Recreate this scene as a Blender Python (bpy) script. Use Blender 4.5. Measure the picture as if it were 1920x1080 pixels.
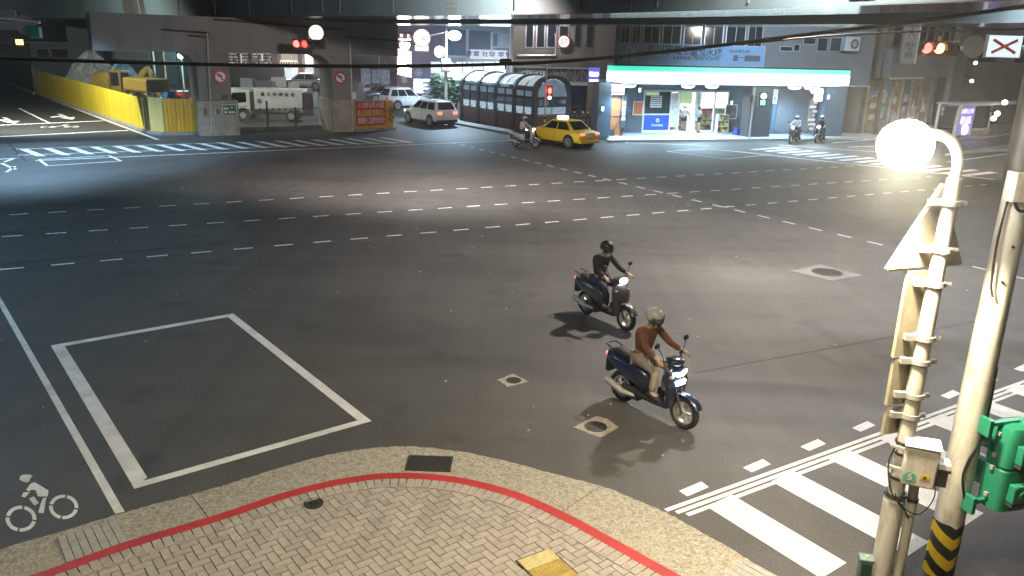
import bpy, math, random
from mathutils import Vector, Matrix, Euler, noise as mnoise
random.seed(7)
R = math.radians
PI = math.pi
SC = bpy.context.scene
COL = SC.collection
for _o in list(bpy.data.objects):
    bpy.data.objects.remove(_o)

# ---------------------------------------------------------------- camera
FPX, PITCH, ROLL, CAMH = 1503.6, 0.29424, 0.027717, 5.4
_cp, _sp, _cr, _sr = math.cos(PITCH), math.sin(PITCH), math.cos(ROLL), math.sin(ROLL)
_fwd = Vector((0, _cp, -_sp)); _rt = Vector((1, 0, 0)); _dn = Vector((0, -_sp, -_cp))
_cx = _rt * _cr - _dn * _sr
_cd = _rt * _sr + _dn * _cr
cam = bpy.data.cameras.new('camera')
cam.sensor_width = 36.0
cam.lens = 36.0 * FPX / 1920.0
cam.clip_start = 0.1
cam.clip_end = 600
CAM = bpy.data.objects.new('camera', cam)
COL.objects.link(CAM)
_m = Matrix.Identity(4)
for _i, _v in enumerate((_cx, -_cd, -_fwd)):
    for _j in range(3):
        _m[_j][_i] = _v[_j]
_m[2][3] = CAMH
CAM.matrix_world = _m
SC.camera = CAM

# ---------------------------------------------------------------- world, moon-dim sun, exposure
W = bpy.data.worlds.new('World'); SC.world = W; W.use_nodes = True
_nt = W.node_tree
_sky = _nt.nodes.new('ShaderNodeTexSky'); _sky.sky_type = 'NISHITA'; _sky.sun_disc = False
_sky.sun_elevation = R(2.0); _sky.sun_rotation = R(200)
_nt.links.new(_sky.outputs[0], _nt.nodes['Background'].inputs[0])
_nt.nodes['Background'].inputs[1].default_value = 0.006
_sun = bpy.data.lights.new('moon_sun', 'SUN'); _sun.energy = 0.012; _sun.angle = R(0.5); _sun.color = (1, .95, .88)
_so = bpy.data.objects.new('moon_sun', _sun); COL.objects.link(_so)
_so.rotation_euler = (R(50), 0, R(200))
SC.view_settings.view_transform = 'Standard'
SC.view_settings.look = 'None'
SC.view_settings.exposure = 0.0
SC.view_settings.gamma = 1.0
SC.view_settings.use_curve_mapping = False
try:
    SC.cycles.max_bounces = 6
    SC.cycles.diffuse_bounces = 2
    SC.cycles.glossy_bounces = 3
    SC.cycles.transmission_bounces = 4
    SC.cycles.transparent_max_bounces = 6
    SC.cycles.sample_clamp_indirect = 4.0
    SC.cycles.caustics_reflective = False
    SC.cycles.caustics_refractive = False
except Exception:
    pass

# ---------------------------------------------------------------- survey helpers: sight lines to world points
def ray(px, py):
    x = (px - 960) / FPX; y = (py - 540) / FPX
    x2 = _cr * x + _sr * y; y2 = -_sr * x + _cr * y
    return Vector((x2, _cp - _sp * y2, -_sp - _cp * y2))
def G(px, py, z=0.0):
    d = ray(px, py); t = (z - CAMH) / d.z
    return Vector((d.x * t, d.y * t, z))
def D(px, py, Y):
    d = ray(px, py); t = Y / d.y
    return Vector((d.x * t, Y, CAMH + d.z * t))

# ---------------------------------------------------------------- tagging
def tag(o, label=None, cat=None, group=None, kind=None):
    if label: o['label'] = label
    if cat: o['category'] = cat
    if group: o['group'] = group
    if kind: o['kind'] = kind
    return o
def thing(name, label, cat, loc=(0, 0, 0), rz=0.0, group=None):
    o = bpy.data.objects.new(name, None); COL.objects.link(o)
    o.location = loc; o.rotation_euler = (0, 0, rz); o.empty_display_size = .1
    return tag(o, label, cat, group)
def link_mesh(name, me, parent=None):
    o = bpy.data.objects.new(name, me); COL.objects.link(o)
    if parent is not None: o.parent = parent
    return o
def kids(o, table):
    return table.get(o.name, [])
def copy_tree(o, loc=None, rz=None, label=None, group=None, skip=()):
    table = {}
    for x in bpy.data.objects:
        if x.parent: table.setdefault(x.parent.name, []).append(x)
    def rec(s, par):
        c = s.copy(); COL.objects.link(c)
        if par is not None: c.parent = par
        for ch in table.get(s.name, []):
            if ch.name.split('.')[0] in skip: continue
            rec(ch, c)
        return c
    c = rec(o, None)
    if loc is not None: c.location = loc
    if rz is not None: c.rotation_euler = (0, 0, rz)
    if label: c['label'] = label
    if group: c['group'] = group
    return c

# ---------------------------------------------------------------- materials
MATS = {}
def mk(name, col, rough=.6, metal=0.0, var=.18, scale=6.0, bump=0.0, bscale=40.0, emit=None, es=0.0, spec=.5, coat=0.0, dirt=None, dscale=1.3, damt=.5, rnd=0.0, stretch=None, trans=0.0, alpha=1.0):
    m = bpy.data.materials.new(name); m.use_nodes = True
    nt = m.node_tree; b = nt.nodes['Principled BSDF']
    L = nt.links.new
    b.inputs['Roughness'].default_value = rough
    b.inputs['Metallic'].default_value = metal
    b.inputs['Specular IOR Level'].default_value = spec
    b.inputs['Coat Weight'].default_value = coat
    b.inputs['Transmission Weight'].default_value = trans
    b.inputs['Alpha'].default_value = alpha
    tc = nt.nodes.new('ShaderNodeTexCoord')
    vec = tc.outputs['Object']
    if stretch:
        mp = nt.nodes.new('ShaderNodeMapping'); mp.inputs['Scale'].default_value = stretch
        L(vec, mp.inputs['Vector']); vec = mp.outputs[0]
    c = list(col) + [1]
    b.inputs['Base Color'].default_value = c
    last = None
    if var > 0:
        n = nt.nodes.new('ShaderNodeTexNoise'); n.inputs['Scale'].default_value = scale; n.inputs['Detail'].default_value = 5
        L(vec, n.inputs['Vector'])
        r = nt.nodes.new('ShaderNodeMapRange'); r.inputs[1].default_value = .25; r.inputs[2].default_value = .75
        r.inputs[3].default_value = 1 - var; r.inputs[4].default_value = 1 + var
        L(n.outputs[0], r.inputs[0])
        fac = r.outputs[0]
        if rnd > 0:
            oi = nt.nodes.new('ShaderNodeObjectInfo'); ge = nt.nodes.new('ShaderNodeNewGeometry')
            ad = nt.nodes.new('ShaderNodeMath'); ad.operation = 'ADD'
            L(oi.outputs['Random'], ad.inputs[0]); L(ge.outputs['Random Per Island'], ad.inputs[1])
            fr = nt.nodes.new('ShaderNodeMath'); fr.operation = 'FRACT'; L(ad.outputs[0], fr.inputs[0])
            mr = nt.nodes.new('ShaderNodeMapRange'); mr.inputs[3].default_value = 1 - rnd; mr.inputs[4].default_value = 1 + rnd
            L(fr.outputs[0], mr.inputs[0])
            mu = nt.nodes.new('ShaderNodeMath'); mu.operation = 'MULTIPLY'; L(mr.outputs[0], mu.inputs[0]); L(fac, mu.inputs[1]); fac = mu.outputs[0]
        mx = nt.nodes.new('ShaderNodeVectorMath'); mx.operation = 'SCALE'
        mx.inputs[0].default_value = col
        L(fac, mx.inputs['Scale'])
        last = mx.outputs[0]
    if dirt:
        n2 = nt.nodes.new('ShaderNodeTexNoise'); n2.inputs['Scale'].default_value = dscale; n2.inputs['Detail'].default_value = 7; n2.inputs['Roughness'].default_value = .65
        L(vec, n2.inputs['Vector'])
        r2 = nt.nodes.new('ShaderNodeMapRange'); r2.inputs[1].default_value = .48; r2.inputs[2].default_value = .68; r2.inputs[4].default_value = damt
        L(n2.outputs[0], r2.inputs[0])
        mm = nt.nodes.new('ShaderNodeMix'); mm.data_type = 'RGBA'
        L(r2.outputs[0], mm.inputs[0])
        if last is not None: L(last, mm.inputs[6])
        else: mm.inputs[6].default_value = c
        mm.inputs[7].default_value = list(dirt) + [1]
        last = mm.outputs[2]
    if last is not None: L(last, b.inputs['Base Color'])
    if bump > 0:
        nb = nt.nodes.new('ShaderNodeTexNoise'); nb.inputs['Scale'].default_value = bscale; nb.inputs['Detail'].default_value = 4
        L(vec, nb.inputs['Vector'])
        bp = nt.nodes.new('ShaderNodeBump'); bp.inputs['Strength'].default_value = bump; bp.inputs['Distance'].default_value = .01
        L(nb.outputs[0], bp.inputs['Height']); L(bp.outputs[0], b.inputs['Normal'])
    if emit:
        b.inputs['Emission Color'].default_value = list(emit) + [1]
        b.inputs['Emission Strength'].default_value = es
    MATS[name] = m
    return m
def glow(name, col, s):
    return mk(name, (.5, .5, .5), .4, var=0, emit=col, es=s)

# ---------------------------------------------------------------- mesh collector
class MB:
    def __init__(s): s.v = []; s.f = []; s.mi = []; s.cm = 0
    def add(s, vs, fs):
        o = len(s.v); s.v += [tuple(p) for p in vs]
        for f in fs: s.f.append([i + o for i in f]); s.mi.append(s.cm)
    def box(s, x0, x1, y0, y1, z0, z1):
        if x0 > x1: x0, x1 = x1, x0
        if y0 > y1: y0, y1 = y1, y0
        if z0 > z1: z0, z1 = z1, z0
        s.add([(x0, y0, z0), (x1, y0, z0), (x1, y1, z0), (x0, y1, z0), (x0, y0, z1), (x1, y0, z1), (x1, y1, z1), (x0, y1, z1)],
              [(0, 3, 2, 1), (4, 5, 6, 7), (0, 1, 5, 4), (1, 2, 6, 5), (2, 3, 7, 6), (3, 0, 4, 7)])
    def obox(s, c, size, rz=0, rx=0, ry=0):
        M = Matrix.Translation(c) @ Euler((rx, ry, rz)).to_matrix().to_4x4()
        a, b, d = size[0] / 2, size[1] / 2, size[2] / 2
        vs = [M @ Vector(p) for p in ((-a, -b, -d), (a, -b, -d), (a, b, -d), (-a, b, -d), (-a, -b, d), (a, -b, d), (a, b, d), (-a, b, d))]
        s.add(vs, [(0, 3, 2, 1), (4, 5, 6, 7), (0, 1, 5, 4), (1, 2, 6, 5), (2, 3, 7, 6), (3, 0, 4, 7)])
    def bar(s, p0, p1, w, h=None):
        h = h or w
        p0 = Vector(p0); p1 = Vector(p1); d = (p1 - p0)
        if d.length < 1e-6: return
        d.normalize(); up = Vector((0, 0, 1)) if abs(d.z) < .95 else Vector((1, 0, 0))
        a = d.cross(up).normalized() * (w / 2); b = a.cross(d).normalized() * (h / 2)
        vs = [p0 - a - b, p0 + a - b, p0 + a + b, p0 - a + b, p1 - a - b, p1 + a - b, p1 + a + b, p1 - a + b]
        s.add(vs, [(0, 3, 2, 1), (4, 5, 6, 7), (0, 1, 5, 4), (1, 2, 6, 5), (2, 3, 7, 6), (3, 0, 4, 7)])
    def tube(s, pts, r, n=8, cap=True):
        pts = [Vector(p) for p in pts]; rs = r if isinstance(r, (list, tuple)) else [r] * len(pts)
        rings = []; prev = None
        for i, p in enumerate(pts):
            t = (pts[min(i + 1, len(pts) - 1)] - pts[max(i - 1, 0)]).normalized()
            if prev is None:
                up = Vector((0, 0, 1)) if abs(t.z) < .9 else Vector((1, 0, 0))
                a = t.cross(up).normalized()
            else:
                a = (prev - t * prev.dot(t)).normalized()
            prev = a; b = t.cross(a)
            rings.append([p + (a * math.cos(2 * PI * k / n) + b * math.sin(2 * PI * k / n)) * rs[i] for k in range(n)])
        s.loft(rings, cap)
    def cyl(s, p0, p1, r0, r1=None, n=16, cap=True):
        s.tube([p0, p1], [r0, r0 if r1 is None else r1], n, cap)
    def loft(s, rings, cap=True, closed=True):
        o = len(s.v); n = len(rings[0]); vs = [p for rg in rings for p in rg]; fs = []
        for i in range(len(rings) - 1):
            for k in range(n if closed else n - 1):
                k2 = (k + 1) % n
                fs.append((i * n + k, i * n + k2, (i + 1) * n + k2, (i + 1) * n + k))
        if cap and closed:
            fs.append(tuple(reversed(range(n)))); fs.append(tuple((len(rings) - 1) * n + k for k in range(n)))
        s.add(vs, fs)
    def disc(s, c, r, axis, th=.01, n=20):
        c = Vector(c); a = Vector(axis).normalized()
        s.cyl(c - a * th / 2, c + a * th / 2, r, n=n)
    def ringdisc(s, c, r0, r1, axis, th=.01, n=28):
        c = Vector(c); a = Vector(axis).normalized()
        up = Vector((0, 0, 1)) if abs(a.z) < .9 else Vector((1, 0, 0))
        u = a.cross(up).normalized(); v = a.cross(u)
        rings = []
        for (r, h) in ((r0, -th / 2), (r1, -th / 2), (r1, th / 2), (r0, th / 2), (r0, -th / 2)):
            rings.append([c + a * h + (u * math.cos(2 * PI * k / n) + v * math.sin(2 * PI * k / n)) * r for k in range(n)])
        s.loft(rings, cap=False)
    def prism(s, poly, z0, z1):
        n = len(poly)
        vs = [(p[0], p[1], z0) for p in poly] + [(p[0], p[1], z1) for p in poly]
        fs = [tuple(reversed(range(n))), tuple(range(n, 2 * n))]
        for i in range(n):
            j = (i + 1) % n; fs.append((i, j, n + j, n + i))
        s.add(vs, fs)
    def extr(s, poly, d):
        """prism of 3D polygon along vector d"""
        n = len(poly); d = Vector(d); P = [Vector(p) for p in poly]
        fs = [tuple(reversed(range(n))), tuple(range(n, 2 * n))]
        for i in range(n):
            j = (i + 1) % n; fs.append((i, j, n + j, n + i))
        s.add(P + [p + d for p in P], fs)
    def sphere(s, c, r, nu=14, nv=9, sx=1, sy=1, sz=1, z0=-1.0, z1=1.0):
        rings = []
        for j in range(nv + 1):
            zz = z0 + (z1 - z0) * j / nv
            ph = math.asin(max(-1, min(1, zz))); q = math.cos(ph)
            q = max(q, .02)
            rings.append([(c[0] + r * sx * q * math.cos(2 * PI * k / nu), c[1] + r * sy * q * math.sin(2 * PI * k / nu), c[2] + r * sz * zz) for k in range(nu)])
        s.loft(rings)
    def mesh(s, name, mats, smooth=True, ang=.7):
        me = bpy.data.meshes.new(name)
        me.from_pydata(s.v, [], s.f)
        for m in (mats if isinstance(mats, (list, tuple)) else [mats]): me.materials.append(m)
        if max(s.mi, default=0): me.polygons.foreach_set('material_index', s.mi)
        if smooth:
            me.polygons.foreach_set('use_smooth', [True] * len(me.polygons))
            try: me.set_sharp_from_angle(angle=ang)
            except Exception: pass
        me.update()
        return me
    def build(s, name, mats, parent=None, smooth=True, bev=0, ang=.7):
        o = link_mesh(name, s.mesh(name, mats, smooth, ang), parent)
        if bev:
            b = o.modifiers.new('bevel', 'BEVEL'); b.width = bev; b.segments = 2; b.limit_method = 'ANGLE'; b.angle_limit = .8
        return o
def bx(name, mat, parent, x0, x1, y0, y1, z0, z1, bev=0):
    m = MB(); m.box(x0, x1, y0, y1, z0, z1); return m.build(name, mat, parent, smooth=bool(bev), bev=bev)
def ell(x, hy, zc, hz, n=14, p=2.6, yc=0):
    """super-ellipse ring in the yz plane"""
    out = []
    for k in range(n):
        a = 2 * PI * (k + .5) / n; c, s_ = math.cos(a), math.sin(a)
        out.append((x, yc + hy * math.copysign(abs(c) ** (2 / p), c), zc + hz * math.copysign(abs(s_) ** (2 / p), s_)))
    return out
def ellz(z, xc, hx, hy, n=14, p=2.6, yc=0):
    out = []
    for k in range(n):
        a = 2 * PI * (k + .5) / n; c, s_ = math.cos(a), math.sin(a)
        out.append((xc + hx * math.copysign(abs(c) ** (2 / p), c), yc + hy * math.copysign(abs(s_) ** (2 / p), s_), z))
    return out
def spline(P, n=8):
    P = [Vector(p) for p in P]; out = []
    Q = [P[0] * 2 - P[1]] + P + [P[-1] * 2 - P[-2]]
    for i in range(1, len(Q) - 2):
        a, b, c, d = Q[i - 1:i + 3]
        for k in range(n):
            t = k / n
            out.append(.5 * ((2 * b) + (c - a) * t + (2 * a - 5 * b + 4 * c - d) * t * t + (3 * b - 3 * c + d - a) * t ** 3))
    out.append(P[-1]); return out
_txt = {}
def text_mesh(body, size, mat, ext=.004, align='CENTER', spacing=1.0):
    cu = bpy.data.curves.new('lettering', 'FONT'); cu.body = body; cu.size = size; cu.extrude = ext
    cu.align_x = align; cu.align_y = 'CENTER'; cu.space_character = spacing; cu.resolution_u = 3; cu.offset = size * .012
    o = bpy.data.objects.new('lettering', cu)
    me = bpy.data.meshes.new_from_object(o)
    bpy.data.objects.remove(o); bpy.data.curves.remove(cu)
    me.name = 'lettering'; me.materials.clear(); me.materials.append(mat)
    return me
def text(parent, body, size, mat, loc, rot=(PI / 2, 0, 0), ext=.004, name='lettering', align='CENTER', sx=1.0):
    o = link_mesh(name, text_mesh(body, size, mat, ext, align), parent)
    o.location = loc; o.rotation_euler = rot; o.scale = (sx, 1, 1)
    return o
class Fac:
    """a vertical plane through A at heading ang: local x along it, local y away from the street, z up"""
    def __init__(s, A, ang):
        s.A = Vector((A[0], A[1], 0)); s.a = ang; s.u = Vector((math.cos(ang), math.sin(ang), 0)); s.n = Vector((-math.sin(ang), math.cos(ang), 0))
    def W(s, px, py, dep=0.0):
        d = ray(px, py); A = s.A + s.n * dep - Vector((0, 0, CAMH))
        t = A.dot(s.n) / d.dot(s.n)
        P = d * t
        return (P - s.A).dot(s.u), P.z + CAMH
    def rect(s, x0, y0, x1, y1, dep=0.0):
        ym, xm = (y0 + y1) / 2, (x0 + x1) / 2
        return s.W(x0, ym, dep)[0], s.W(x1, ym, dep)[0], s.W(xm, y1, dep)[1], s.W(xm, y0, dep)[1]
    def thing(s, name, label, cat, group=None):
        return thing(name, label, cat, s.A, s.a, group)
    def at(s, sx, dep=0.0, z=0.0):
        return s.A + s.u * sx + s.n * dep + Vector((0, 0, z))
    def bx(s, name, mat, parent, x0, y0, x1, y1, d0, d1, bev=0):
        a, b, z0, z1 = s.rect(x0, y0, x1, y1, d0)
        return bx(name, mat, parent, a, b, d0, d1, z0, z1, bev)
    def add(s, mb, x0, y0, x1, y1, d0, d1):
        a, b, z0, z1 = s.rect(x0, y0, x1, y1, d0)
        mb.box(a, b, d0, d1, z0, z1)
def lamp(kind, name, loc, energy, col, parent=None, size=.3, spot=None, blend=.5, direction=(0, 0, -1)):
    l = bpy.data.lights.new(name, kind); l.energy = energy; l.color = col
    if kind == 'AREA': l.shape = 'DISK'; l.size = size
    else: l.shadow_soft_size = size
    if kind == 'SPOT': l.spot_size = spot; l.spot_blend = blend
    o = bpy.data.objects.new(name, l); COL.objects.link(o); o.location = loc
    o.rotation_euler = Vector(direction).to_track_quat('-Z', 'Y').to_euler()
    if parent is not None:
        o.parent = parent
    return o
# ---------------------------------------------------------------- shared materials
def asphalt(name, col, seam=True, spec=.4, rough=.62):
    m = bpy.data.materials.new(name); m.use_nodes = True; nt = m.node_tree; b = nt.nodes['Principled BSDF']; L = nt.links.new
    tc = nt.nodes.new('ShaderNodeTexCoord')
    def nz(scale, det, mp=None, rot=0):
        n = nt.nodes.new('ShaderNodeTexNoise'); n.inputs['Scale'].default_value = scale; n.inputs['Detail'].default_value = det
        if mp:
            k = nt.nodes.new('ShaderNodeMapping'); k.inputs['Scale'].default_value = mp; k.inputs['Rotation'].default_value = (0, 0, rot)
            k.vector_type = 'TEXTURE' if False else 'POINT'
            L(tc.outputs['Object'], k.inputs[0]); L(k.outputs[0], n.inputs['Vector'])
        else: L(tc.outputs['Object'], n.inputs['Vector'])
        return n.outputs[0]
    def rng(x, a, c, lo, hi):
        r = nt.nodes.new('ShaderNodeMapRange'); r.inputs[1].default_value = a; r.inputs[2].default_value = c; r.inputs[3].default_value = lo; r.inputs[4].default_value = hi
        L(x, r.inputs[0]); return r.outputs[0]
    def mul(x, y):
        k = nt.nodes.new('ShaderNodeMath'); k.operation = 'MULTIPLY'; L(x, k.inputs[0]); L(y, k.inputs[1]); return k.outputs[0]
    f = rng(nz(.22, 5), .3, .7, .8, 1.2)
    f = mul(f, rng(nz(1.0, 4, (.09, 1.6, 1), R(-28)), .3, .7, .93, 1.07))     # wheel-polished streaks along the traffic
    f = mul(f, rng(nz(1.0, 3, (2.6, .11, 1), R(-28)), .34, .7, .92, 1.08))
    f = mul(f, rng(nz(48, 4), .3, .7, .6, 1.45))                                # aggregate
    f = mul(f, rng(nz(220, 2), .3, .7, .75, 1.28))
    f = mul(f, rng(nz(.9, 6), .60, .70, 1.0, .72))                            # oil stains
    f = mul(f, rng(nz(.35, 7), .57, .60, 1.0, .90))                           # patched areas
    spk = rng(nz(95, 0), .78, .84, 1.0, 3.4)                                    # pale stones
    f = mul(f, spk)
    sc = nt.nodes.new('ShaderNodeVectorMath'); sc.operation = 'SCALE'; sc.inputs[0].default_value = col; L(f, sc.inputs['Scale'])
    L(sc.outputs[0], b.inputs['Base Color'])
    rr = rng(nz(1.0, 4, (.12, 1.4, 1), R(-28)), .3, .7, rough - .02, rough + .05); L(rr, b.inputs['Roughness'])
    b.inputs['Specular IOR Level'].default_value = spec
    bp = nt.nodes.new('ShaderNodeBump'); bp.inputs['Strength'].default_value = .5; bp.inputs['Distance'].default_value = .006
    L(nz(130, 3), bp.inputs['Height']); L(bp.outputs[0], b.inputs['Normal'])
    MATS[name] = m; return m
M_ASPH = asphalt('asphalt', (.076, .071, .065))
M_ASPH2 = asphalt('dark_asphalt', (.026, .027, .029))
def paintmat(name, col, wear=.5):
    m = mk(name, col, .55, var=.14, scale=3.0, bump=.25, bscale=120, dirt=tuple(c * .5 for c in col), dscale=1.7, damt=.55)
    nt = m.node_tree; b = nt.nodes['Principled BSDF']; L = nt.links.new
    src = b.inputs['Base Color'].links[0].from_socket
    tc = nt.nodes.new('ShaderNodeTexCoord')
    n = nt.nodes.new('ShaderNodeTexNoise'); n.inputs['Scale'].default_value = 34; n.inputs['Detail'].default_value = 6; n.inputs['Roughness'].default_value = .7
    L(tc.outputs['Object'], n.inputs['Vector'])
    r = nt.nodes.new('ShaderNodeMapRange'); r.inputs[1].default_value = .56; r.inputs[2].default_value = .68; r.inputs[4].default_value = wear
    L(n.outputs[0], r.inputs[0])
    mm = nt.nodes.new('ShaderNodeMix'); mm.data_type = 'RGBA'; L(r.outputs[0], mm.inputs[0]); L(src, mm.inputs[6]); mm.inputs[7].default_value = (.12, .115, .11, 1)
    L(mm.outputs[2], b.inputs['Base Color']); return m
M_PAINT = paintmat('white_road_paint', (.70, .68, .65), .7)
M_RED = paintmat('red_kerb_paint', (.40, .03, .028), .35)
M_CONC = mk('concrete', (.27, .262, .25), .85, var=.2, scale=1.6, bump=.2, bscale=30, dirt=(.10, .098, .09), dscale=.9, damt=.6)
M_CONCD = mk('dark_concrete', (.16, .16, .155), .85, var=.22, scale=1.2, bump=.2, bscale=20, dirt=(.06, .06, .06), dscale=.8, damt=.6)
M_GUT = mk('gutter_concrete', (.34, .31, .245), .9, var=.5, scale=34, bump=1.0, bscale=60, dirt=(.14, .125, .10), dscale=16, damt=.7)
M_PAVER = mk('paver_brick', (.345, .305, .265), .85, var=.16, scale=22, bump=.35, bscale=90, dirt=(.17, .15, .125), dscale=5, damt=.5, rnd=.10)
M_JOINT = mk('joint_sand', (.022, .02, .016), .95, var=.3, scale=60)
M_STEEL = mk('painted_bridge_steel', (.06, .088, .10), .5, var=.12, scale=.5, dirt=(.035, .05, .055), dscale=.4, damt=.5, stretch=(1, 1, .25))
M_SOFF = mk('gloss_soffit_paint', (.08, .085, .09), .13, var=.1, scale=.3, spec=1.0)
M_ZINC = mk('galvanised_steel', (.50, .49, .46), .45, .35, var=.14, scale=9, dirt=(.26, .23, .18), dscale=5, damt=.6, bump=.05)
M_CREAM = mk('cream_pole_paint', (.66, .635, .55), .5, var=.12, scale=7, dirt=(.27, .20, .12), dscale=7, damt=.62, stretch=(1, 1, .35), bump=.08, bscale=25)
M_DARKP = mk('dark_paint_and_pole_shade', (.05, .045, .04), .5, var=.2)  # also stands in for shade on the upper signal pole
M_BLACK = mk('black_plastic', (.018, .018, .02), .45, var=.15)
M_RUB = mk('rubber', (.02, .02, .02), .8, var=.2)
M_CABLE = mk('cable_black', (.012, .012, .012), .6, var=.1)
M_WHITE = mk('white_paint', (.75, .75, .73), .4, var=.06, dirt=(.5, .49, .46), dscale=2, damt=.35)
M_YEL = mk('yellow_sheet', (.62, .49, .03), .5, var=.12, scale=1.4, dirt=(.33, .25, .03), dscale=2.2, damt=.6, stretch=(1, 1, .12))
M_ORA = mk('orange_yellow_sheet', (.66, .37, .03), .5, var=.12, scale=2, dirt=(.36, .19, .03), dscale=3, damt=.5, stretch=(1, 1, .15))
M_YELP = mk('pole_yellow', (.72, .50, .02), .5, var=.1, dirt=(.4, .28, .04), dscale=6, damt=.4)
M_GREENS = mk('signal_green', (.02, .215, .125), .38, var=.08, scale=5, dirt=(.02, .14, .08), dscale=6, damt=.5)
M_GLASS = mk('dark_window_glass', (.02, .025, .03), .08, var=.2, scale=.7, spec=.7)
M_CHROME = mk('chrome', (.7, .7, .7), .15, 1.0, var=.05)
M_REDW = glow('signal_red', (1, .06, .03), 9.0)
M_WLED = glow('white_led', (1, .98, .95), 14.0)
M_BWLED = glow('cold_white_panel', (.86, .95, 1.0), 5.0)
M_AMB = glow('signal_amber', (1, .62, .2), 4.0)
M_TAIL = glow('tail_red', (1, .12, .07), 3.2)

# ---------------------------------------------------------------- ground and roads
ROAD = MB()
for i in range(24):
    for j in range(24):
        x0, y0 = -180 + i * 15, -40 + j * 12.5
        ROAD.add([(x0, y0, 0), (x0 + 15, y0, 0), (x0 + 15, y0 + 12.5, 0), (x0, y0 + 12.5, 0)], [(0, 1, 2, 3)])
road = tag(ROAD.build('road', M_ASPH, smooth=False), 'grey asphalt of the wide intersection with faint tyre streaks', kind='structure')
far = MB(); far.add([(-420, -200, -.03), (420, -200, -.03), (420, 560, -.03), (-420, 560, -.03)], [(0, 1, 2, 3)])
tag(far.build('ground', M_ASPH2, smooth=False), kind='structure')
_zz = [0]
def poly(mb, pts, z=.004):
    P = [p if isinstance(p, Vector) else G(*p) for p in pts]
    a = sum(P[i].x * P[(i + 1) % len(P)].y - P[(i + 1) % len(P)].x * P[i].y for i in range(len(P)))
    if a < 0: P.reverse()
    mb.add([(p.x, p.y, z + _zz[0]) for p in P], [tuple(range(len(P)))])
def line(mb, a, b, w, z=.004):
    a = a if isinstance(a, Vector) else G(*a); b = b if isinstance(b, Vector) else G(*b)
    d = (b - a).normalized(); n = Vector((-d.y, d.x, 0)) * w / 2
    poly(mb, [a - n, b - n, b + n, a + n], z)
def mark(name, fn, z=None):
    _zz[0] = .0016 if 'line' in name and 'crosswalk' in name else 0
    m = MB(); fn(m); _zz[0] = 0; return m.build(name, M_PAINT, road, smooth=False)
# darker resurfaced carriageway of the side road beside the yellow hoarding
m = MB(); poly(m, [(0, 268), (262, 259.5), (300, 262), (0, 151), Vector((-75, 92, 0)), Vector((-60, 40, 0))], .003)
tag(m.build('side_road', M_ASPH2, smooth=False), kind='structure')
def dashes(p0, p1, off=0.0, w=.105):
    a, b = G(*p0), G(*p1); d = (b - a); L = d.length; d.normalize(); t = off
    n = Vector((-d.y, d.x, 0)) * w / 2
    while t < L:
        e = min(t + .5, L); A, B = a + d * t, a + d * e
        m = MB(); poly(m, [A - n, B - n, B + n, A + n]); m.build('lane_dash', M_PAINT, road, smooth=False)
        t += 1.06
dashes((17, 403), (1640, 309), 0)
dashes((-13, 445), (1745, 331), .2)
dashes((-10, 506.5), (1850, 346), .1)
dashes((845, 267), (1930, 525), .1)
# cross-walk at the far left
a = G(60, 286); b = G(742, 262.5); vec = G(84, 292) - G(53, 280); wv = G(70, 280) - G(53, 280)
for i in range(19):
    c = a.lerp(b, i / 18)
    m = MB(); poly(m, [c - vec * .55 - wv * .5, c - vec * .55 + wv * .5, c + vec * .55 + wv * .5, c + vec * .55 - wv * .5]); m.build('crosswalk_bar', M_PAINT, road, smooth=False)
for (p, q, w) in (((66, 301.5), (1060, 259), .16), ((35, 291), (770, 266.5), .12), ((30, 279.5), (420, 268), .10)):
    mark('crosswalk_line', lambda m: line(m, p, q, w))
for (p, q) in (((0, 256.3), (240, 244.4)), ((-20, 235.6), (193, 226.7))): mark('stop_line', lambda m: line(m, p, q, .35))
mark('edge_line', lambda m: line(m, (-40, 136), (296, 262), .18))
mark('lane_line', lambda m: line(m, (35.5, 203), (92, 230.5), .15))
for (cx, cy) in ((123, 219), (18, 226)):
    def arrow(m, cx=cx, cy=cy):
        c = G(cx, cy); d = Vector((.62, -.78, 0)); n = Vector((.78, .62, 0))
        P = lambda a, b: c + d * a + n * b
        poly(m, [P(-2.4, -.12), P(-2.4, .12), P(.4, .12), P(.4, -.12)])
        poly(m, [P(.41, -.5), P(.41, .5), P(2.3, 0)])
        poly(m, [P(-1.0, -.125), P(-.1, -.125), P(.3, -.9), P(-.3, -.9)])
    mark('turn_arrow', arrow)
def ringpaint(m, c, r0, r1, d, n, a0, a1, seg=8):
    pts = []
    for k in range(seg + 1):
        t = a0 + (a1 - a0) * k / seg; pts.append(c + d * (math.cos(t) * r1) + n * (math.sin(t) * r1))
    for k in range(seg, -1, -1):
        t = a0 + (a1 - a0) * k / seg; pts.append(c + d * (math.cos(t) * r0) + n * (math.sin(t) * r0))
    for k in range(seg):
        poly(m, [pts[k], pts[k + 1], pts[2 * seg - k], pts[2 * seg + 1 - k]])
def bigbike(m):
    for (cx, cy) in ((112, 238),):
        c = G(cx, cy); d = Vector((.9, .42, 0)); n = Vector((-.42, .9, 0))
        for sx in (-.62, .62):
            for q in range(4): ringpaint(m, c + d * sx, .3, .42, d, n, q * PI / 2 + .1, q * PI / 2 + 1.45, 5)
        poly(m, [c - d * .5, c - d * .4, c + d * .3 + n * .8, c + d * .15 + n * .8]); poly(m, [c + d * .1 + n * .9, c + d * .4 + n * .9, c + d * .4 + n * 1.2, c + d * .1 + n * 1.2])
mark('bicycle_symbol', bigbike)
for q in (((73, 299), (204, 292)), ((204, 292), (227, 302)), ((227, 302), (89, 311)), ((89, 311), (73, 299))):
    mark('waiting_box_line', lambda m: line(m, q[0], q[1], .13))
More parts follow.
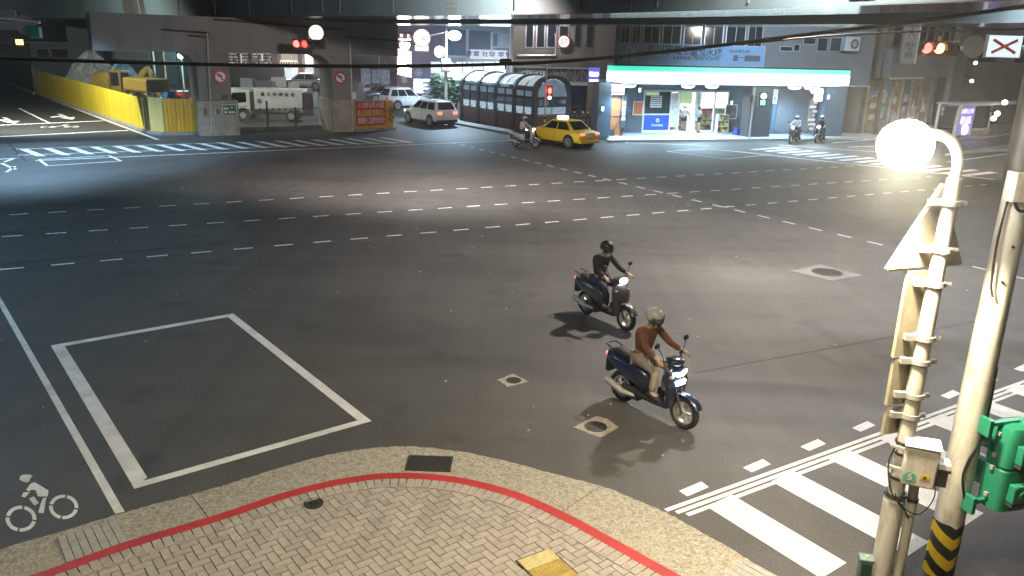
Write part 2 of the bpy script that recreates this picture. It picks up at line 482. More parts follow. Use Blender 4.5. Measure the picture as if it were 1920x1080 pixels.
for q in (((0, 299), (28, 296.5)), ((28, 296.5), (8, 304)), ((2, 306), (30, 318)), ((12, 323), (28, 312))):
    mark('arrow_remnant', lambda m: line(m, q[0], q[1], .14))
# large waiting box near the corner
BOX = [(95, 648), (437, 588), (697, 790), (252, 917)]
cen = sum((G(*p) for p in BOX), Vector((0, 0, 0))) / 4
for i in range(4):
    p, q = G(*BOX[i]), G(*BOX[(i + 1) % 4])
    d = (q - p).normalized(); n = Vector((-d.y, d.x, 0)); n = n if n.dot(cen - p) > 0 else -n
    w = (.17, .16, .14, .20)[i]; e = d * (w * .93)
    mark('waiting_box_line', lambda m: poly(m, [p, q, q + n * w - (d * w if i in (0, 1, 2, 3) else e), p + n * w + d * w]))
mark('cycle_lane_line', lambda m: poly(m, [(0, 556), (0, 575), (216, 964), (234, 960)]))
# bicycle symbol beside the cycle-lane line, traced on the ground in metres
def cyc(m):
    z0 = G(80, 945)
    def el(cx, cy, rx, ry, q0, q1):
        seg = 7
        for k in range(seg):
            t0, t1 = q0 + (q1 - q0) * k / seg, q0 + (q1 - q0) * (k + 1) / seg
            f = lambda t, s: (cx + rx * s * math.cos(t), cy + ry * s * math.sin(t))
            poly(m, [f(t0, 1), f(t1, 1), f(t1, .74), f(t0, .74)])
    for (cx, cy, rx, ry) in ((39.5, 973, 29, 24.5), (119.5, 951, 27.5, 23)):
        for q in range(4): el(cx, cy, rx, ry, q * PI / 2 + .25, q * PI / 2 + 1.68)
    S = 480 / 1728.
    f = lambda L: [(x * S, 780 + y * S) for x, y in L]
    poly(m, f([(130, 428), (140, 405), (160, 397), (200, 397), (222, 408), (208, 415), (200, 440), (180, 452), (150, 442)]))
    poly(m, f([(232, 447), (328, 505), (322, 545), (255, 545), (245, 520), (245, 505), (215, 498), (195, 510), (176, 500), (205, 460)]))
    poly(m, f([(145, 545), (158, 518), (203, 515), (170, 552)]))
    poly(m, f([(196, 558), (230, 545), (262, 590), (232, 607)]))
    poly(m, f([(290, 557), (315, 550), (312, 560), (295, 658), (258, 655), (278, 585)]))
mark('bicycle_symbol', cyc)
# right-hand cross-walk with its three thin lines
o = G(1245, 955); e = G(1920, 713); d = (e - o).normalized(); n = Vector((-d.y, d.x, 0)); n = -n if n.y > 0 else n
o = o - d * .0
sp_ = abs((G(1262, 971) - G(1262, 948)).dot(n)) / 2
for k in range(3):
    s = n * (sp_ * k); mark('crosswalk_line', lambda m: poly(m, [o + s + d * (.08 * k), o + s + d * 13, o + s + n * .066 + d * 13, o + s + n * .066 + d * (.08 * k)]))
b0 = [G(1273, 921), G(1315, 903), G(1329, 914), G(1289, 931)]
stepv = (G(1617, 797) - G(1300, 913)) / 3.0
wq = G(1315, 903) - G(1273, 921)
barA = G(1372, 928); barB = G(1325, 950); lv = G(1540, 1085) - G(1325, 950)
for k in range(11):
    s = stepv * k
    m = MB(); poly(m, [p + s for p in b0]); m.build('crosswalk_bar', M_PAINT, road, smooth=False)
    ln = lv * (1.0 if k == 0 else 1.15 if k < 3 else 1.3)
    m = MB(); poly(m, [barB + s, barA + s, barA + s + ln, barB + s + ln]); m.build('crosswalk_bar', M_PAINT, road, smooth=False)
# far right cross-walk in front of the shop
st = G(1404, 280); en = G(1768, 325); v1 = G(1463, 276) - G(1404, 280); dd = (en - st).normalized()
for k in range(14):
    c = st + (en - st) * (k / 12.2); w = dd * .42
    m = MB(); poly(m, [c, c + w, c + w + v1 * 1.05, c + v1 * 1.05]); m.build('crosswalk_bar', M_PAINT, road, smooth=False)
mark('stop_line', lambda m: line(m, (1330, 279), (1866, 336.5), .2))
mark('crosswalk_line', lambda m: line(m, (1460, 272), (1700, 289), .15)); mark('crosswalk_line', lambda m: line(m, (1590, 276), (1640, 274), .2))
mark('crosswalk_line', lambda m: line(m, (1775, 304), (1900, 287), .15)); mark('crosswalk_line', lambda m: line(m, (1560, 268), (1700, 257), .15))
for q in (((1250, 284), (1362, 298)), ((1362, 298), (1445, 290)), ((1445, 290), (1330, 279)), ((1330, 279), (1250, 284))):
    mark('waiting_box_line', lambda m: line(m, q[0], q[1], .12))
mark('edge_line', lambda m: line(m, (1140, 266), (1330, 273), .12))
# asphalt seams and one wide band: thin strips darker than the road
m = MB()
for (p, q, w) in (((0, 497), (440, 452), .05), ((0, 269), (270, 261), .35), ((15, 268), (50, 304), .08), ((1230, 345), (1520, 300), .05), ((1300, 700), (1900, 590), .05), ((760, 395), (300, 420), .04)):
    line(m, p, q, w, .002)
tag(m.build('road_seam', M_ASPH2, smooth=False), kind='structure')
# manholes
def manhole(px, py, collar, rlid, label, rim=False, pxs=None):
    c = G(px, py)
    t = thing('manhole', label, 'manhole', c)
    m = MB(); P = []
    for q in collar:
        g = G(*q) - c; P.append(g)
    out = []
    rr = random.Random(px)
    for i in range(len(P)):
        a_, b_ = P[i], P[(i + 1) % len(P)]
        for k in range(6):
            v = a_.lerp(b_, k / 6) * (1 + rr.uniform(-.03, .03)); out.append(v)
    ar = sum(out[i].x * out[(i + 1) % len(out)].y - out[(i + 1) % len(out)].x * out[i].y for i in range(len(out)))
    if ar < 0: out.reverse()
    m.prism([(v.x, v.y) for v in out], -.02, .008)
    m.build('collar', M_CONCD if rlid > .3 else M_GUT, t, smooth=False)
    m = MB(); m.disc((0, 0, .008), rlid, (0, 0, 1), .012, 32); lid = m.build('lid', mk('manhole_iron', (.06, .057, .052), .55, .5, var=.3, scale=30, bump=.5, bscale=50) if 'manhole_iron' not in MATS else MATS['manhole_iron'], t)
    m = MB()
    for rx in range(-4, 5):
        for ry in range(-4, 5):
            x, y = rx * rlid / 5, ry * rlid / 5
            if math.hypot(x, y) < rlid * .85: m.box(x - rlid * .05, x + rlid * .05, y - rlid * .05, y + rlid * .05, .014, .018)
    tag(m.build('tread', MATS['manhole_iron'], lid, smooth=False), kind='stuff')
    m = MB(); m.ringdisc((0, 0, .008), rlid * 1.02, rlid * 1.16, (0, 0, 1), .016, 32); m.build('rim', MATS['manhole_iron'], t)
manhole(963, 714, [(933, 713), (962, 701), (991, 716), (952, 726)], .11, 'small round iron manhole lid in the farther pale lozenge patch left of the scooters')
manhole(1117, 801, [(1074, 802), (1098, 790), (1118, 781), (1140, 787), (1159, 802), (1126, 821)], .145, 'round iron manhole lid in the nearest pale concrete lozenge by the kerb')
manhole(1551, 511, [(1482, 508), (1538, 496), (1617, 516.5), (1560, 528)], .33, 'big round manhole in a grey square frame near the tall sign plates')
# ---------------------------------------------------------------- near corner: pavement, red kerb, gutter
KZ = .10
redpx = [(-60, 1122), (70, 1083), (240, 1022), (400, 974), (520, 934), (600, 912), (660, 900), (720, 893), (800, 894), (880, 905), (970, 930), (1060, 970), (1130, 1008), (1200, 1047), (1280, 1092), (1400, 1160), (1600, 1275)]
RED = spline([G(x, y, KZ) for x, y in redpx], 8)
def offs(P, w):
    out = []
    for i, p in enumerate(P):
        t = (P[min(i + 1, len(P) - 1)] - P[max(i - 1, 0)]); t.z = 0; t.normalize()
        out.append(p + Vector((t.y, -t.x, 0)) * w)       # positive: to the right of travel, the pavement side
    return out
kerb_in, kerb_out = offs(RED, .075), offs(RED, -.09)
m = MB()
rings = []
for i in range(len(RED)):
    a, b = kerb_out[i], kerb_in[i]
    rings.append([(a.x, a.y, -.02), (a.x, a.y, KZ - .012), (a.x * .9 + b.x * .1, a.y * .9 + b.y * .1, KZ + .004), (b.x, b.y, KZ + .004), (b.x, b.y, -.02)])
m.loft(rings, cap=True)
tag(m.build('kerb', M_RED, smooth=False), 'red painted kerb stone curving round the near corner', kind='structure')
# pavement base
m = MB(); P = [(p.x, p.y) for p in kerb_in] + [(6, 3.0), (6, -8), (-9, -8), (-9, 6.4)]
P.reverse(); m.prism(P, -.05, KZ - .016)
pave = tag(m.build('pavement', M_JOINT, smooth=False), 'paved corner of the near pavement in herringbone brick', kind='structure')
# border course
seg = []; acc = 0
rim_a, rim_b = offs(RED, .078), offs(RED, .27)
nb = 0; i = 0
tot = [0]
for k in range(1, len(rim_a)): tot.append(tot[-1] + (rim_a[k] - rim_a[k - 1]).length)
def along(P, d):
    for k in range(1, len(tot)):
        if d <= tot[k]:
            f = (d - tot[k - 1]) / max(1e-6, tot[k] - tot[k - 1]); return P[k - 1].lerp(P[k], f)
    return P[-1]
d = 0; rb = random.Random(3); border = []
while d < tot[-1] - .12:
    a0, a1, c0, c1 = along(rim_a, d + .006), along(rim_a, d + .099), along(rim_b, d + .006), along(rim_b, d + .099)
    border.append((a0, a1, c1, c0)); d += .105
def visible(p):
    v = p - Vector((0, 0, CAMH)); z = v.dot(_fwd)
    if z <= 0: return False
    x, y = v.dot(_rt) / z, v.dot(_dn) / z
    u = 960 + FPX * (_cr * x - _sr * y); w = 540 + FPX * (_sr * x + _cr * y)
    return -40 < u < 1960 and w < 1110
ycut = []
stuffb = MB()
for q in border:
    c = sum(q, Vector((0, 0, 0))) / 4
    if c.y < -1: continue
    h = KZ + rb.uniform(.004, .0075)
    pts = [(v.x, v.y) for v in q]; pts.reverse()
    tgt = MB() if visible(c) else stuffb
    tgt.prism(pts, KZ - .06, h)
    if tgt is not stuffb:
        tgt.build('paver', M_PAVER, pave, smooth=False)
        nb += 1
# herringbone field
rimpoly = [(p.x, p.y) for p in offs(RED, .165)] + [(6, 3.0), (6, -8), (-9, -8), (-9, 6.2)]
def inside(x, y, P):
    r = False; j = len(P) - 1
    for i in range(len(P)):
        xi, yi = P[i]; xj, yj = P[j]
        if (yi > y) != (yj > y) and x < (xj - xi) * (y - yi) / (yj - yi) + xi: r = not r
        j = i
    return r
A_ = R(38); ua = Vector((math.cos(A_), math.sin(A_), 0)); va = Vector((-math.sin(A_), math.cos(A_), 0)); o0 = Vector((0, 8, 0))
hb = []
U = .1
tact = [G(970, 1052, KZ), G(1045, 1024, KZ), G(1078, 1045, KZ), G(1003, 1075, KZ)]
tactA = tact[0].lerp(tact[3], 0); tu = (tact[1] - tact[0]).normalized(); tv = Vector((tu.y, -tu.x, 0))
def in_tact(p):
    q = p - tact[0]; a, b = q.dot(tu), q.dot(tv); return .05 < a < .37 and .04 < b < 1.25
mh = G(588, 944, KZ)
for a in range(-75, 60):
    for b in range(-75, 60):
        c = (a - b) % 4
        if c == 0: x0, y0, x1, y1 = a, b, a + 2, b + 1
        elif c == 3: x0, y0, x1, y1 = a, b, a + 1, b + 2
        else: continue
        cx, cy = (x0 + x1) / 2 * U, (y0 + y1) / 2 * U
        p = o0 + ua * cx + va * cy
        if p.y < 4.5 or p.y > 9.6: continue
        if not inside(p.x, p.y, rimpoly) or in_tact(p) or (p - Vector((mh.x, mh.y, 0))).length < .07: continue
        hb.append((p.y, p, x1 - x0 > 1))
vis = [h for h in hb if visible(h[1] + Vector((0, 0, KZ)))]
hid = [h for h in hb if not visible(h[1] + Vector((0, 0, KZ)))]
vis.sort(key=lambda h: h[0])
keep = max(0, 300 - nb)
g = .005
m0 = MB(); m0.box(-U + g, U - g, -U / 2 + g, U / 2 - g, -.06, .0)
pm = [m0.mesh('paver', M_PAVER, smooth=False)]
for k, h in enumerate(vis[:keep]):
    ob = link_mesh('paver', pm[0], pave)
    ob.location = h[1] + Vector((0, 0, KZ - .002 + rb.uniform(-.0035, .002)))
    ob.rotation_euler = (rb.uniform(-.012, .012), rb.uniform(-.01, .01), (A_ if h[2] else A_ + PI / 2) + rb.uniform(-.015, .015))
for h in vis[keep:] + hid:
    stuffb.obox(h[1] + Vector((0, 0, KZ - .032 + rb.uniform(-.003, .002))), (2 * U - 2 * g, U - 2 * g, .06), (A_ if h[2] else A_ + PI / 2) + rb.uniform(-.012, .012), rb.uniform(-.01, .01), rb.uniform(-.008, .008))
tag(stuffb.build('paver_field', M_PAVER, pave, smooth=False), kind='stuff')
# tactile tile: smooth pale plate then domed dark-yellow plates
M_TACT = mk('tactile_yellow', (.48, .41, .19), .7, var=.15, scale=12, bump=.2, dirt=(.33, .24, .07), dscale=7, damt=.5)
M_TACT2 = mk('tactile_ochre', (.36, .25, .06), .75, var=.2, scale=12, bump=.2, dirt=(.2, .14, .05), dscale=7, damt=.5)
t = thing('tactile_paving', 'yellow tactile tiles let into the near brick pavement', 'tactile paving', tact[0], math.atan2(tu.y, tu.x))
bx('bed', M_JOINT, t, -.02, .44, -1.3, .02, -.06, -.001)
bx('smooth_tile', M_TACT, t, 0, .42, -.20, 0, -.05, .009, .004)
for k in range(3):
    bx('domed_tile', M_TACT2, t, 0, .42, -.206 - .21 * (k + 1) + .006, -.206 - .21 * k, -.05, .008, .004)
m = MB()
for i in range(10):
    for j in range(15): m.sphere((.021 + i * .042, -.228 - j * .042, .008), .012, 8, 2, 1, 1, .45, 0.0, 1.0)
tag(m.build('dome', M_TACT2, t), kind='stuff')
# little round access lid among the bricks
t = thing('access_cover', 'small dark round iron lid among the herringbone bricks', 'access cover', mh)
m = MB(); m.disc((0, 0, -.004), .105, (0, 0, 1), .016, 28); m.build('lid', MATS['manhole_iron'], t)
m = MB(); m.ringdisc((0, 0, -.002), .107, .117, (0, 0, 1), .02, 28); m.build('rim', MATS['manhole_iron'], t)
m = MB(); m.box(-.06, .06, -.008, .008, .004, .009); m.box(-.008, .008, -.06, .06, .0042, .0088); m.build('handle', M_BLACK, t, smooth=False)
# gutter apron with a ragged outer edge, cast in lengths
outpx = [(-80, 1062), (0, 1031), (105, 1000), (170, 980), (240, 960), (300, 943), (358, 929), (430, 907), (520, 880), (600, 857), (660, 846), (720, 839), (780, 838), (870, 848), (960, 868), (1040, 890), (1128, 912), (1190, 937), (1240, 958), (1290, 984), (1350, 1018), (1400, 1048), (1450, 1085), (1560, 1150), (1800, 1280)]
OUT = spline([G(x, y, 0) for x, y in outpx], 10)
rg = random.Random(11)
OUT = [p + Vector((rg.uniform(-.012, .012), rg.uniform(-.014, .014), 0)) for p in OUT]
tL = [0]
for k in range(1, len(RED)): tL.append(tL[-1] + (kerb_out[k] - kerb_out[k - 1]).length)
def near_on(P, q):
    return min(range(len(P)), key=lambda i: (P[i].x - q.x) ** 2 + (P[i].y - q.y) ** 2)
gut = MB()
inner = []
cutp = [G(400, 976, .012), G(1062, 962, .012)]
for k, p in enumerate(OUT):
    j = near_on(kerb_out, p)
    inner.append(kerb_out[j])
ci = [near_on(OUT, G(360, 930)), near_on(OUT, G(1128, 912))]
parts = [(0, ci[0]), (ci[0], ci[1]), (ci[1], len(OUT) - 1)]
gutter = None
for pi_, (s0, s1) in enumerate(parts):
    gm = MB()
    for k in range(s0, s1):
        a, b, c, e = OUT[k].copy(), OUT[k + 1].copy(), inner[k + 1].copy(), inner[k].copy()
        if k == s0 and pi_: a = a.lerp(b, .12); e = e.lerp(c, .12)
        if k == s1 - 1 and pi_ < 2: b = b.lerp(a, .12); c = c.lerp(e, .12)
        rows = 5
        for r_ in range(rows):
            f0, f1 = r_ / rows, (r_ + 1) / rows
            q = [a.lerp(e, f0), b.lerp(c, f0), b.lerp(c, f1), a.lerp(e, f1)]
            gm.add([(v.x, v.y, .006 + .03 * ff) for v, ff in zip(q, (f0, f0, f1, f1))], [(3, 2, 1, 0)])
        gm.add([(a.x, a.y, .006), (b.x, b.y, .006), (b.x, b.y, -.02), (a.x, a.y, -.02)], [(0, 1, 2, 3)])
    ob = gm.build('gutter', M_GUT, smooth=False)
    tag(ob, kind='structure')
# joints as recessed dark gaps showing the sub-base
# drain grate
def gz(px, py): return G(px, py, .034)
t0 = thing('drain_grate', 'black slotted steel drain grate set in the gutter above the red kerb', 'drain grate', gz(805, 869), math.atan2((gz(850, 871) - gz(762, 868)).y, (gz(850, 871) - gz(762, 868)).x))
hw, hd = .30, .20
m = MB()
for (x0, x1, y0, y1) in ((-hw, hw, -hd, -hd + .025), (-hw, hw, hd - .025, hd), (-hw, -hw + .02, -hd + .025, hd - .025), (hw - .02, hw, -hd + .025, hd - .025)): m.box(x0, x1, y0, y1, -.05, .008)
m.build('frame', MATS['manhole_iron'], t0, smooth=False)
bx('pit', M_JOINT, t0, -hw, hw, -hd, hd, -.05, .0015)
for k in range(17):
    x = -hw + .035 + k * (2 * hw - .07) / 16
    m = MB(); m.box(x - .008, x + .008, -hd + .025, hd - .025, -.02, .007); m.build('bar', MATS['manhole_iron'], t0, smooth=False)
# grooved slab covers
def slabcover(pts, n, label):
    P = [gz(*p) for p in pts]; c = P[0]
    t = thing('drain_slab', label, 'drain cover', c)
    P = [p - c for p in P]
    m = MB(); m.prism([(p.x, p.y) for p in (lambda L: L if sum(L[i].x * L[(i + 1) % 4].y - L[(i + 1) % 4].x * L[i].y for i in range(4)) > 0 else L[::-1])(P)], -.03, .004); m.build('bed', M_JOINT, t, smooth=False)
    for k in range(n):
        f0, f1 = (k + .045) / n, (k + .955) / n
        q = [P[0].lerp(P[1], f0), P[0].lerp(P[1], f1), P[3].lerp(P[2], f1), P[3].lerp(P[2], f0)]
        ar = sum(q[i].x * q[(i + 1) % 4].y - q[(i + 1) % 4].x * q[i].y for i in range(4))
        if ar < 0: q.reverse()
        m = MB(); m.prism([(v.x, v.y) for v in q], -.02, .011); m.build('slab', M_SLAB, t, smooth=False)
M_SLAB = mk('slab_concrete', (.34, .33, .30), .9, var=.14, scale=20, bump=.3, bscale=80, dirt=(.2, .19, .16), dscale=6, damt=.5)
slabcover([(107, 1009), (217, 974), (242, 1017), (124, 1056)], 7, 'pale grooved concrete drain cover under the bicycle symbol')
slabcover([(1352, 1082), (1400, 1050), (1478, 1092), (1428, 1130)], 5, 'grey grooved drain cover cut by the bottom edge beside the crosswalk')
# ---------------------------------------------------------------- elevated road: two steel box girders on a deck
ov = thing('overpass', 'elevated steel road bridge crossing over the whole junction', 'overpass', (0, 0, 0))
PATH = spline([(-52, 83, 0), (-30, 60.5, 0), (-13.4, 44.3, 0), (.6, 30.6, 0), (9.9, 15.5, 0), (15.5, 2, 0), (19, -12, 0)], 10)
def sweep(w0, w1, z0, z1, name, mat, faces='all', a=0, b=None):
    P0, P1 = offs(PATH, -w0), offs(PATH, -w1)
    b = len(PATH) if b is None else b
    mb = MB()
    if faces == 'all':
        rings = [[(P0[i].x, P0[i].y, z0), (P1[i].x, P1[i].y, z0), (P1[i].x, P1[i].y, z1), (P0[i].x, P0[i].y, z1)] for i in range(a, b)]
        mb.loft(rings)
    return mb.build(name, mat, ov, ang=.3)
# path runs from far left to the camera's right, so its left side (-w) is the side away from the camera
ZS = 6.47
sweep(.02, 3.18, ZS + .03, 8.8, 'box_girder', M_STEEL)
sweep(0, 3.2, ZS, ZS + .028, 'soffit_plate', M_SOFF)
sweep(9.92, 13.08, ZS + .03, 8.8, 'box_girder', M_STEEL)
sweep(9.9, 13.1, ZS, ZS + .028, 'soffit_plate', M_SOFF)
sweep(-2.2, 15.3, 8.82, 9.15, 'deck_slab', M_CONCD)
sweep(-2.2, -1.95, 9.16, 10.3, 'parapet', M_CONC)
sweep(15.05, 15.3, 9.16, 10.3, 'parapet', M_CONC)
# web stiffeners, splice plates with bolt rows
P0 = offs(PATH, .0)
def webpt(k, f): return P0[k].lerp(P0[k + 1], f), (P0[k + 1] - P0[k]).normalized()
idx = 0
for k in range(14, len(P0) - 12):
    p, t_ = webpt(k, .3)
    if k % 5 == 2:
        mb = MB(); a_ = math.atan2(t_.y, t_.x)
        mb.obox((p.x, p.y, 7.62), (1.3 if k % 10 == 2 else .7, .05, 2.0), a_)
        pl = mb.build('splice_plate', M_STEEL, ov, smooth=False)
        mb = MB(); nrm = Vector((t_.y, -t_.x, 0))
        for r_ in range(11):
            for c_ in range(6):
                q = p + t_ * (-.45 + .18 * c_) * (1 if k % 10 == 2 else .6) + nrm * .03 + Vector((0, 0, 6.75 + .17 * r_))
                mb.obox(q, (.06, .05, .06), a_)
        tag(mb.build('bolt', M_DARKP, pl, smooth=False), kind='stuff')
    elif k % 2:
        mb = MB(); mb.obox((p.x, p.y, 7.62), (.035, .06, 2.0), math.atan2(t_.y, t_.x)); mb.build('web_stiffener', M_STEEL, ov, smooth=False)
# pale drain pipe down the far-left girder end
t = thing('drain_pipe', 'pale rainwater pipe hanging from the bridge at upper left', 'pipe', D(254, 40, 47))
m = MB(); p0, p1 = D(236, -12, 47) - t.location, D(262, 76, 47) - t.location
m.obox((p0 + p1) / 2, (.62, .5, (p1 - p0).length), 0, 0, -.12); m.build('pipe', M_WHITE, t)
m = MB(); m.obox((p0 + p1) / 2 + Vector((.5, .2, .5)), (.18, .2, 1.8), 0, 0, -.12); m.build('side_pipe', M_WHITE, t)

# ---------------------------------------------------------------- concrete portal pier under the bridge
FP = Fac(G(380, 255), R(30.5))
M_PIER = mk('pier_concrete', (.23, .225, .215), .85, var=.12, scale=.9, bump=.15, bscale=14, dirt=(.12, .118, .11), dscale=.7, damt=.55, stretch=(1, 1, .35))
M_PLIN = mk('plinth_concrete', (.36, .33, .27), .85, var=.2, scale=2, bump=.15, dirt=(.2, .18, .14), dscale=1.6, damt=.6)
pier = FP.thing('bridge_pier', 'grey concrete portal pier with two columns and a long crossbeam', 'bridge pier')
sL0, sL1 = FP.W(376, 220)[0], FP.W(437, 220)[0]
sR0, sR1 = FP.W(625, 200)[0], FP.W(662, 200)[0]
HB = 4.55
def column(s0, s1):
    mb = MB(); mb.box(s0, s1, 0, 2.6, 1.95, HB); c = mb.build('column', M_PIER, pier, smooth=False, bev=.04)
    mb = MB(); mb.box(s0 - .08, s1 + (.32 if s0 < 2 else .08), -.12, 2.75, -.1, 1.95); mb.build('plinth', M_PLIN, c, smooth=False, bev=.03)
    n = 12 if s1 - s0 > 1.6 else 8
    for k in range(n):
        x = s0 + (s1 - s0) * (k + .5) / n
        if abs(k - n / 2 + .5) < 1.2: continue
        mb = MB(); mb.box(x - .035, x + .035, -.05, -.001, 3.55, 4.5); mb.build('fluting_rib', M_PIER, c, smooth=False)
column(sL0, sL1); column(sR0, sR1)
mb = MB()
mb.box(FP.W(172, 70)[0], FP.W(746, 80)[0], 0, 2.6, HB + .002, 6.44)
beam = mb.build('crossbeam', M_PIER, pier, smooth=False)
def haunch(s0, s1, r=1.0):          # quarter fillet where column and beam meet, opening between s0 -> s1
    sg = 1 if s1 > s0 else -1
    pts = [(s0, HB), (s0, HB - r)]
    for k in range(1, 9):
        a = k / 8 * PI / 2; pts.append((s0 + sg * r * (1 - math.cos(a)), HB - r + r * math.sin(a)))
    mb = MB(); mb.extr([(p[0], .003, p[1]) for p in pts], (0, 2.594, 0)); mb.build('haunch', M_PIER, pier, smooth=False)
haunch(sR0, sR0 - 1); haunch(sL0, sL0 - 1)
def pipe(px_top, px_bot, y0, y1, name='conduit', dep=-.1, r=.05, mat=None):
    a, b = FP.W(px_top, y0, dep), FP.W(px_bot, y1, dep)
    mb = MB(); mb.cyl((a[0], dep, a[1]), (b[0], dep, max(b[1], .02)), r, n=8); return mb.build(name, mat or M_ZINC, pier)
pipe(388, 398, 62, 250, r=.06); pipe(656, 662, 78, 246, r=.045); pipe(394, 404, 190, 250, r=.05)
for (x0, y0, x1, y1) in ((302, 55, 392, 62), (648, 70, 770, 78), (352, 66, 390, 70), (400, 36, 640, 56)):
    a, b = FP.W(x0, y0, -.08), FP.W(x1, y1, -.08); mb = MB(); mb.cyl((a[0], -.08, a[1]), (b[0], -.08, b[1]), .05, n=8); mb.build('cable_tray', M_DARKP, pier)
# vents and notices on the left column
FP.bx('vent_grille', M_DARKP, pier, 415, 178, 427, 186, -.03, -.001)
def plate(x0, y0, x1, y1, name, label, mat, cat, dep=-.18, edge=None):
    a, b, z0, z1 = FP.rect(x0, y0, x1, y1, dep)
    t = thing(name, label, cat, FP.at((a + b) / 2, dep, z0), FP.a)
    w = (b - a) / 2
    bx('backing', edge or M_ZINC, t, -w, w, 0, .03, 0, z1 - z0)
    bx('face', mat, t, -w + .03, w - .03, -.006, -.001, .03, z1 - z0 - .03)
    return t, w, z1 - z0
M_SIGNG = mk('notice_green', (.02, .16, .10), .5, var=.1)
M_SIGNK = mk('notice_brown', (.12, .09, .06), .5, var=.3, scale=20)
plate(380, 201, 390, 217, 'notice_plate', 'small dark framed notice on the pier plinth beside the orange boards', M_SIGNK, 'notice')
plate(404, 203, 413, 215, 'notice_plate', 'small dark notice left of the green board on the pier', M_SIGNK, 'notice')
tt, w, h = plate(417, 196, 444, 217, 'notice_board', 'green and white notice board on the left pier plinth', M_SIGNG, 'notice board', edge=M_WHITE)
for (x, z, ww, hh) in ((-.2, .35, .25, .1), (.12, .42, .12, .06), (-.22, .12, .12, .14), (.1, .14, .35, .1)):
    bx('printed_panel', M_WHITE, tt, x - ww / 2, x + ww / 2, -.012, -.007, z, z + hh)
plate(660, 173, 668, 186, 'switch_box', 'small white electrical box on the right pier conduit', M_WHITE, 'electrical box', edge=M_WHITE)
# no-left-turn discs
M_SGNR = mk('sign_red', (.42, .02, .02), .4, var=.06)
def noleft(px, py, label):
    s, z = FP.W(px, py, -.1)
    t = thing('no_left_turn_sign', label, 'road sign', FP.at(s, -.1, z), FP.a, 'no left turn signs')
    m = MB(); m.disc((0, 0, 0), .36, (0, 1, 0), .02, 32); m.build('face', M_WHITE, t)
    m = MB(); m.ringdisc((0, -.013, 0), .27, .38, (0, 1, 0), .02, 36); m.build('ring', M_SGNR, t)
    m = MB(); m.extr([(-.035 + .09, -.016, -.17), (.055 + .05, -.016, -.17), (.105, -.016, .05), (0, -.016, .13), (-.06, -.016, .13), (-.06, -.016, .2), (-.2, -.016, .09), (-.06, -.016, -.02), (-.06, -.016, .05), (-.02, -.016, .05), (.055, -.016, .0)], (0, -.006, 0)); m.build('arrow', M_BLACK, t, smooth=False)
    m = MB(); m.obox((0, -.027, 0), (.6, .008, .06), 0, 0, R(45)); m.build('slash', M_SGNR, t, smooth=False)
noleft(413, 144, 'red ringed no left turn disc on the left pier column')
noleft(638, 146, 'red ringed no left turn disc on the right pier column')

# ---------------------------------------------------------------- hoardings
def fence_run(name, label, P0, P1, h, mat, n, ribs=0, base=.16, gap=.01, group=None, hs=None, th=.05, part='panel'):
    P0, P1 = Vector(P0), Vector(P1); d = P1 - P0; L = d.length
    t = thing(name, label, 'fence', P0, math.atan2(d.y, d.x), group)
    for k in range(n):
        x0, x1 = L * k / n + gap, L * (k + 1) / n - gap
        hh = h if hs is None else hs[0] + (hs[1] - hs[0]) * (k + .5) / n
        mb = MB(); mb.box(x0, x1, 0, th, base, hh)
        o = mb.build(part, mat, t, smooth=False)
        for r_ in range(ribs):
            x = x0 + (x1 - x0) * (r_ + .5) / ribs
            mb = MB(); mb.box(x - .03, x + .03, -.03, -.001, base + .02, hh - .03); mb.build('rib', mat, o, smooth=False)
    if base > 0: bx('kerb_block', M_CONC, t, -.1, L + .05, -.18, .3, -.05, base - .01)
    for k in range(0, n + 1, max(1, n // 8)):
        bx('post', M_DARKP, t, L * k / n - .04, L * k / n + .04, th + .005, th + .09, 0, h * .9)
    return t
fence_run('yellow_hoarding', 'long yellow sheet hoarding along the side road under the bridge', G(70, 177), G(272, 247), 2.0, M_YEL, 18, hs=(2.15, 1.92), gap=.003)
fence_run('dark_hoarding', 'dark hoarding beyond the yellow one at far left', G(-60, 128), G(66, 176.5), 2.6, M_DARKP, 10)
t = thing('rusty_post', 'leaning brown boards at the end of the yellow hoarding', 'fence post', G(276, 247))
m = MB(); m.extr([(-.15, 0, 0), (.32, 0, 0), (-.0, 0, 2.0), (-.42, 0, 2.25)], (.1, .25, 0)); m.build('board', mk('rusty_board', (.17, .11, .05), .8, var=.3, scale=4), t, smooth=False)
M_MESHY = mk('pale_yellow_mesh', (.62, .50, .18), .6, var=.2, scale=60)
fence_run('pale_hoarding', 'pale yellow perforated panel at the hoarding corner', G(283, 250), G(309, 253.5), 2.05, M_MESHY, 2)
fence_run('orange_hoarding', 'orange yellow corrugated boards beside the left pier', G(311, 253.5), G(379, 252), 2.0, M_ORA, 9, ribs=1, part='plank', hs=(2.02, 1.98))
fr = fence_run('banner_hoarding', 'yellow boards beside the right pier behind the red banner', G(667, 247), G(738, 243), 1.85, M_ORA, 9, ribs=1, part='plank')
Fb = Fac(G(667, 247), math.atan2((G(738, 243) - G(667, 247)).y, (G(738, 243) - G(667, 247)).x))
a, b, z0, z1 = Fb.rect(668, 189.5, 724, 235, -.12)
M_BAN = mk('banner_red', (.42, .04, .025), .6, var=.1, scale=3)
t = Fb.thing('banner', 'red banner with white and yellow Chinese lettering on yellow boards', 'banner'); t.location = Fb.at(0, -.1)
m = MB(); NX, NZ = 16, 8
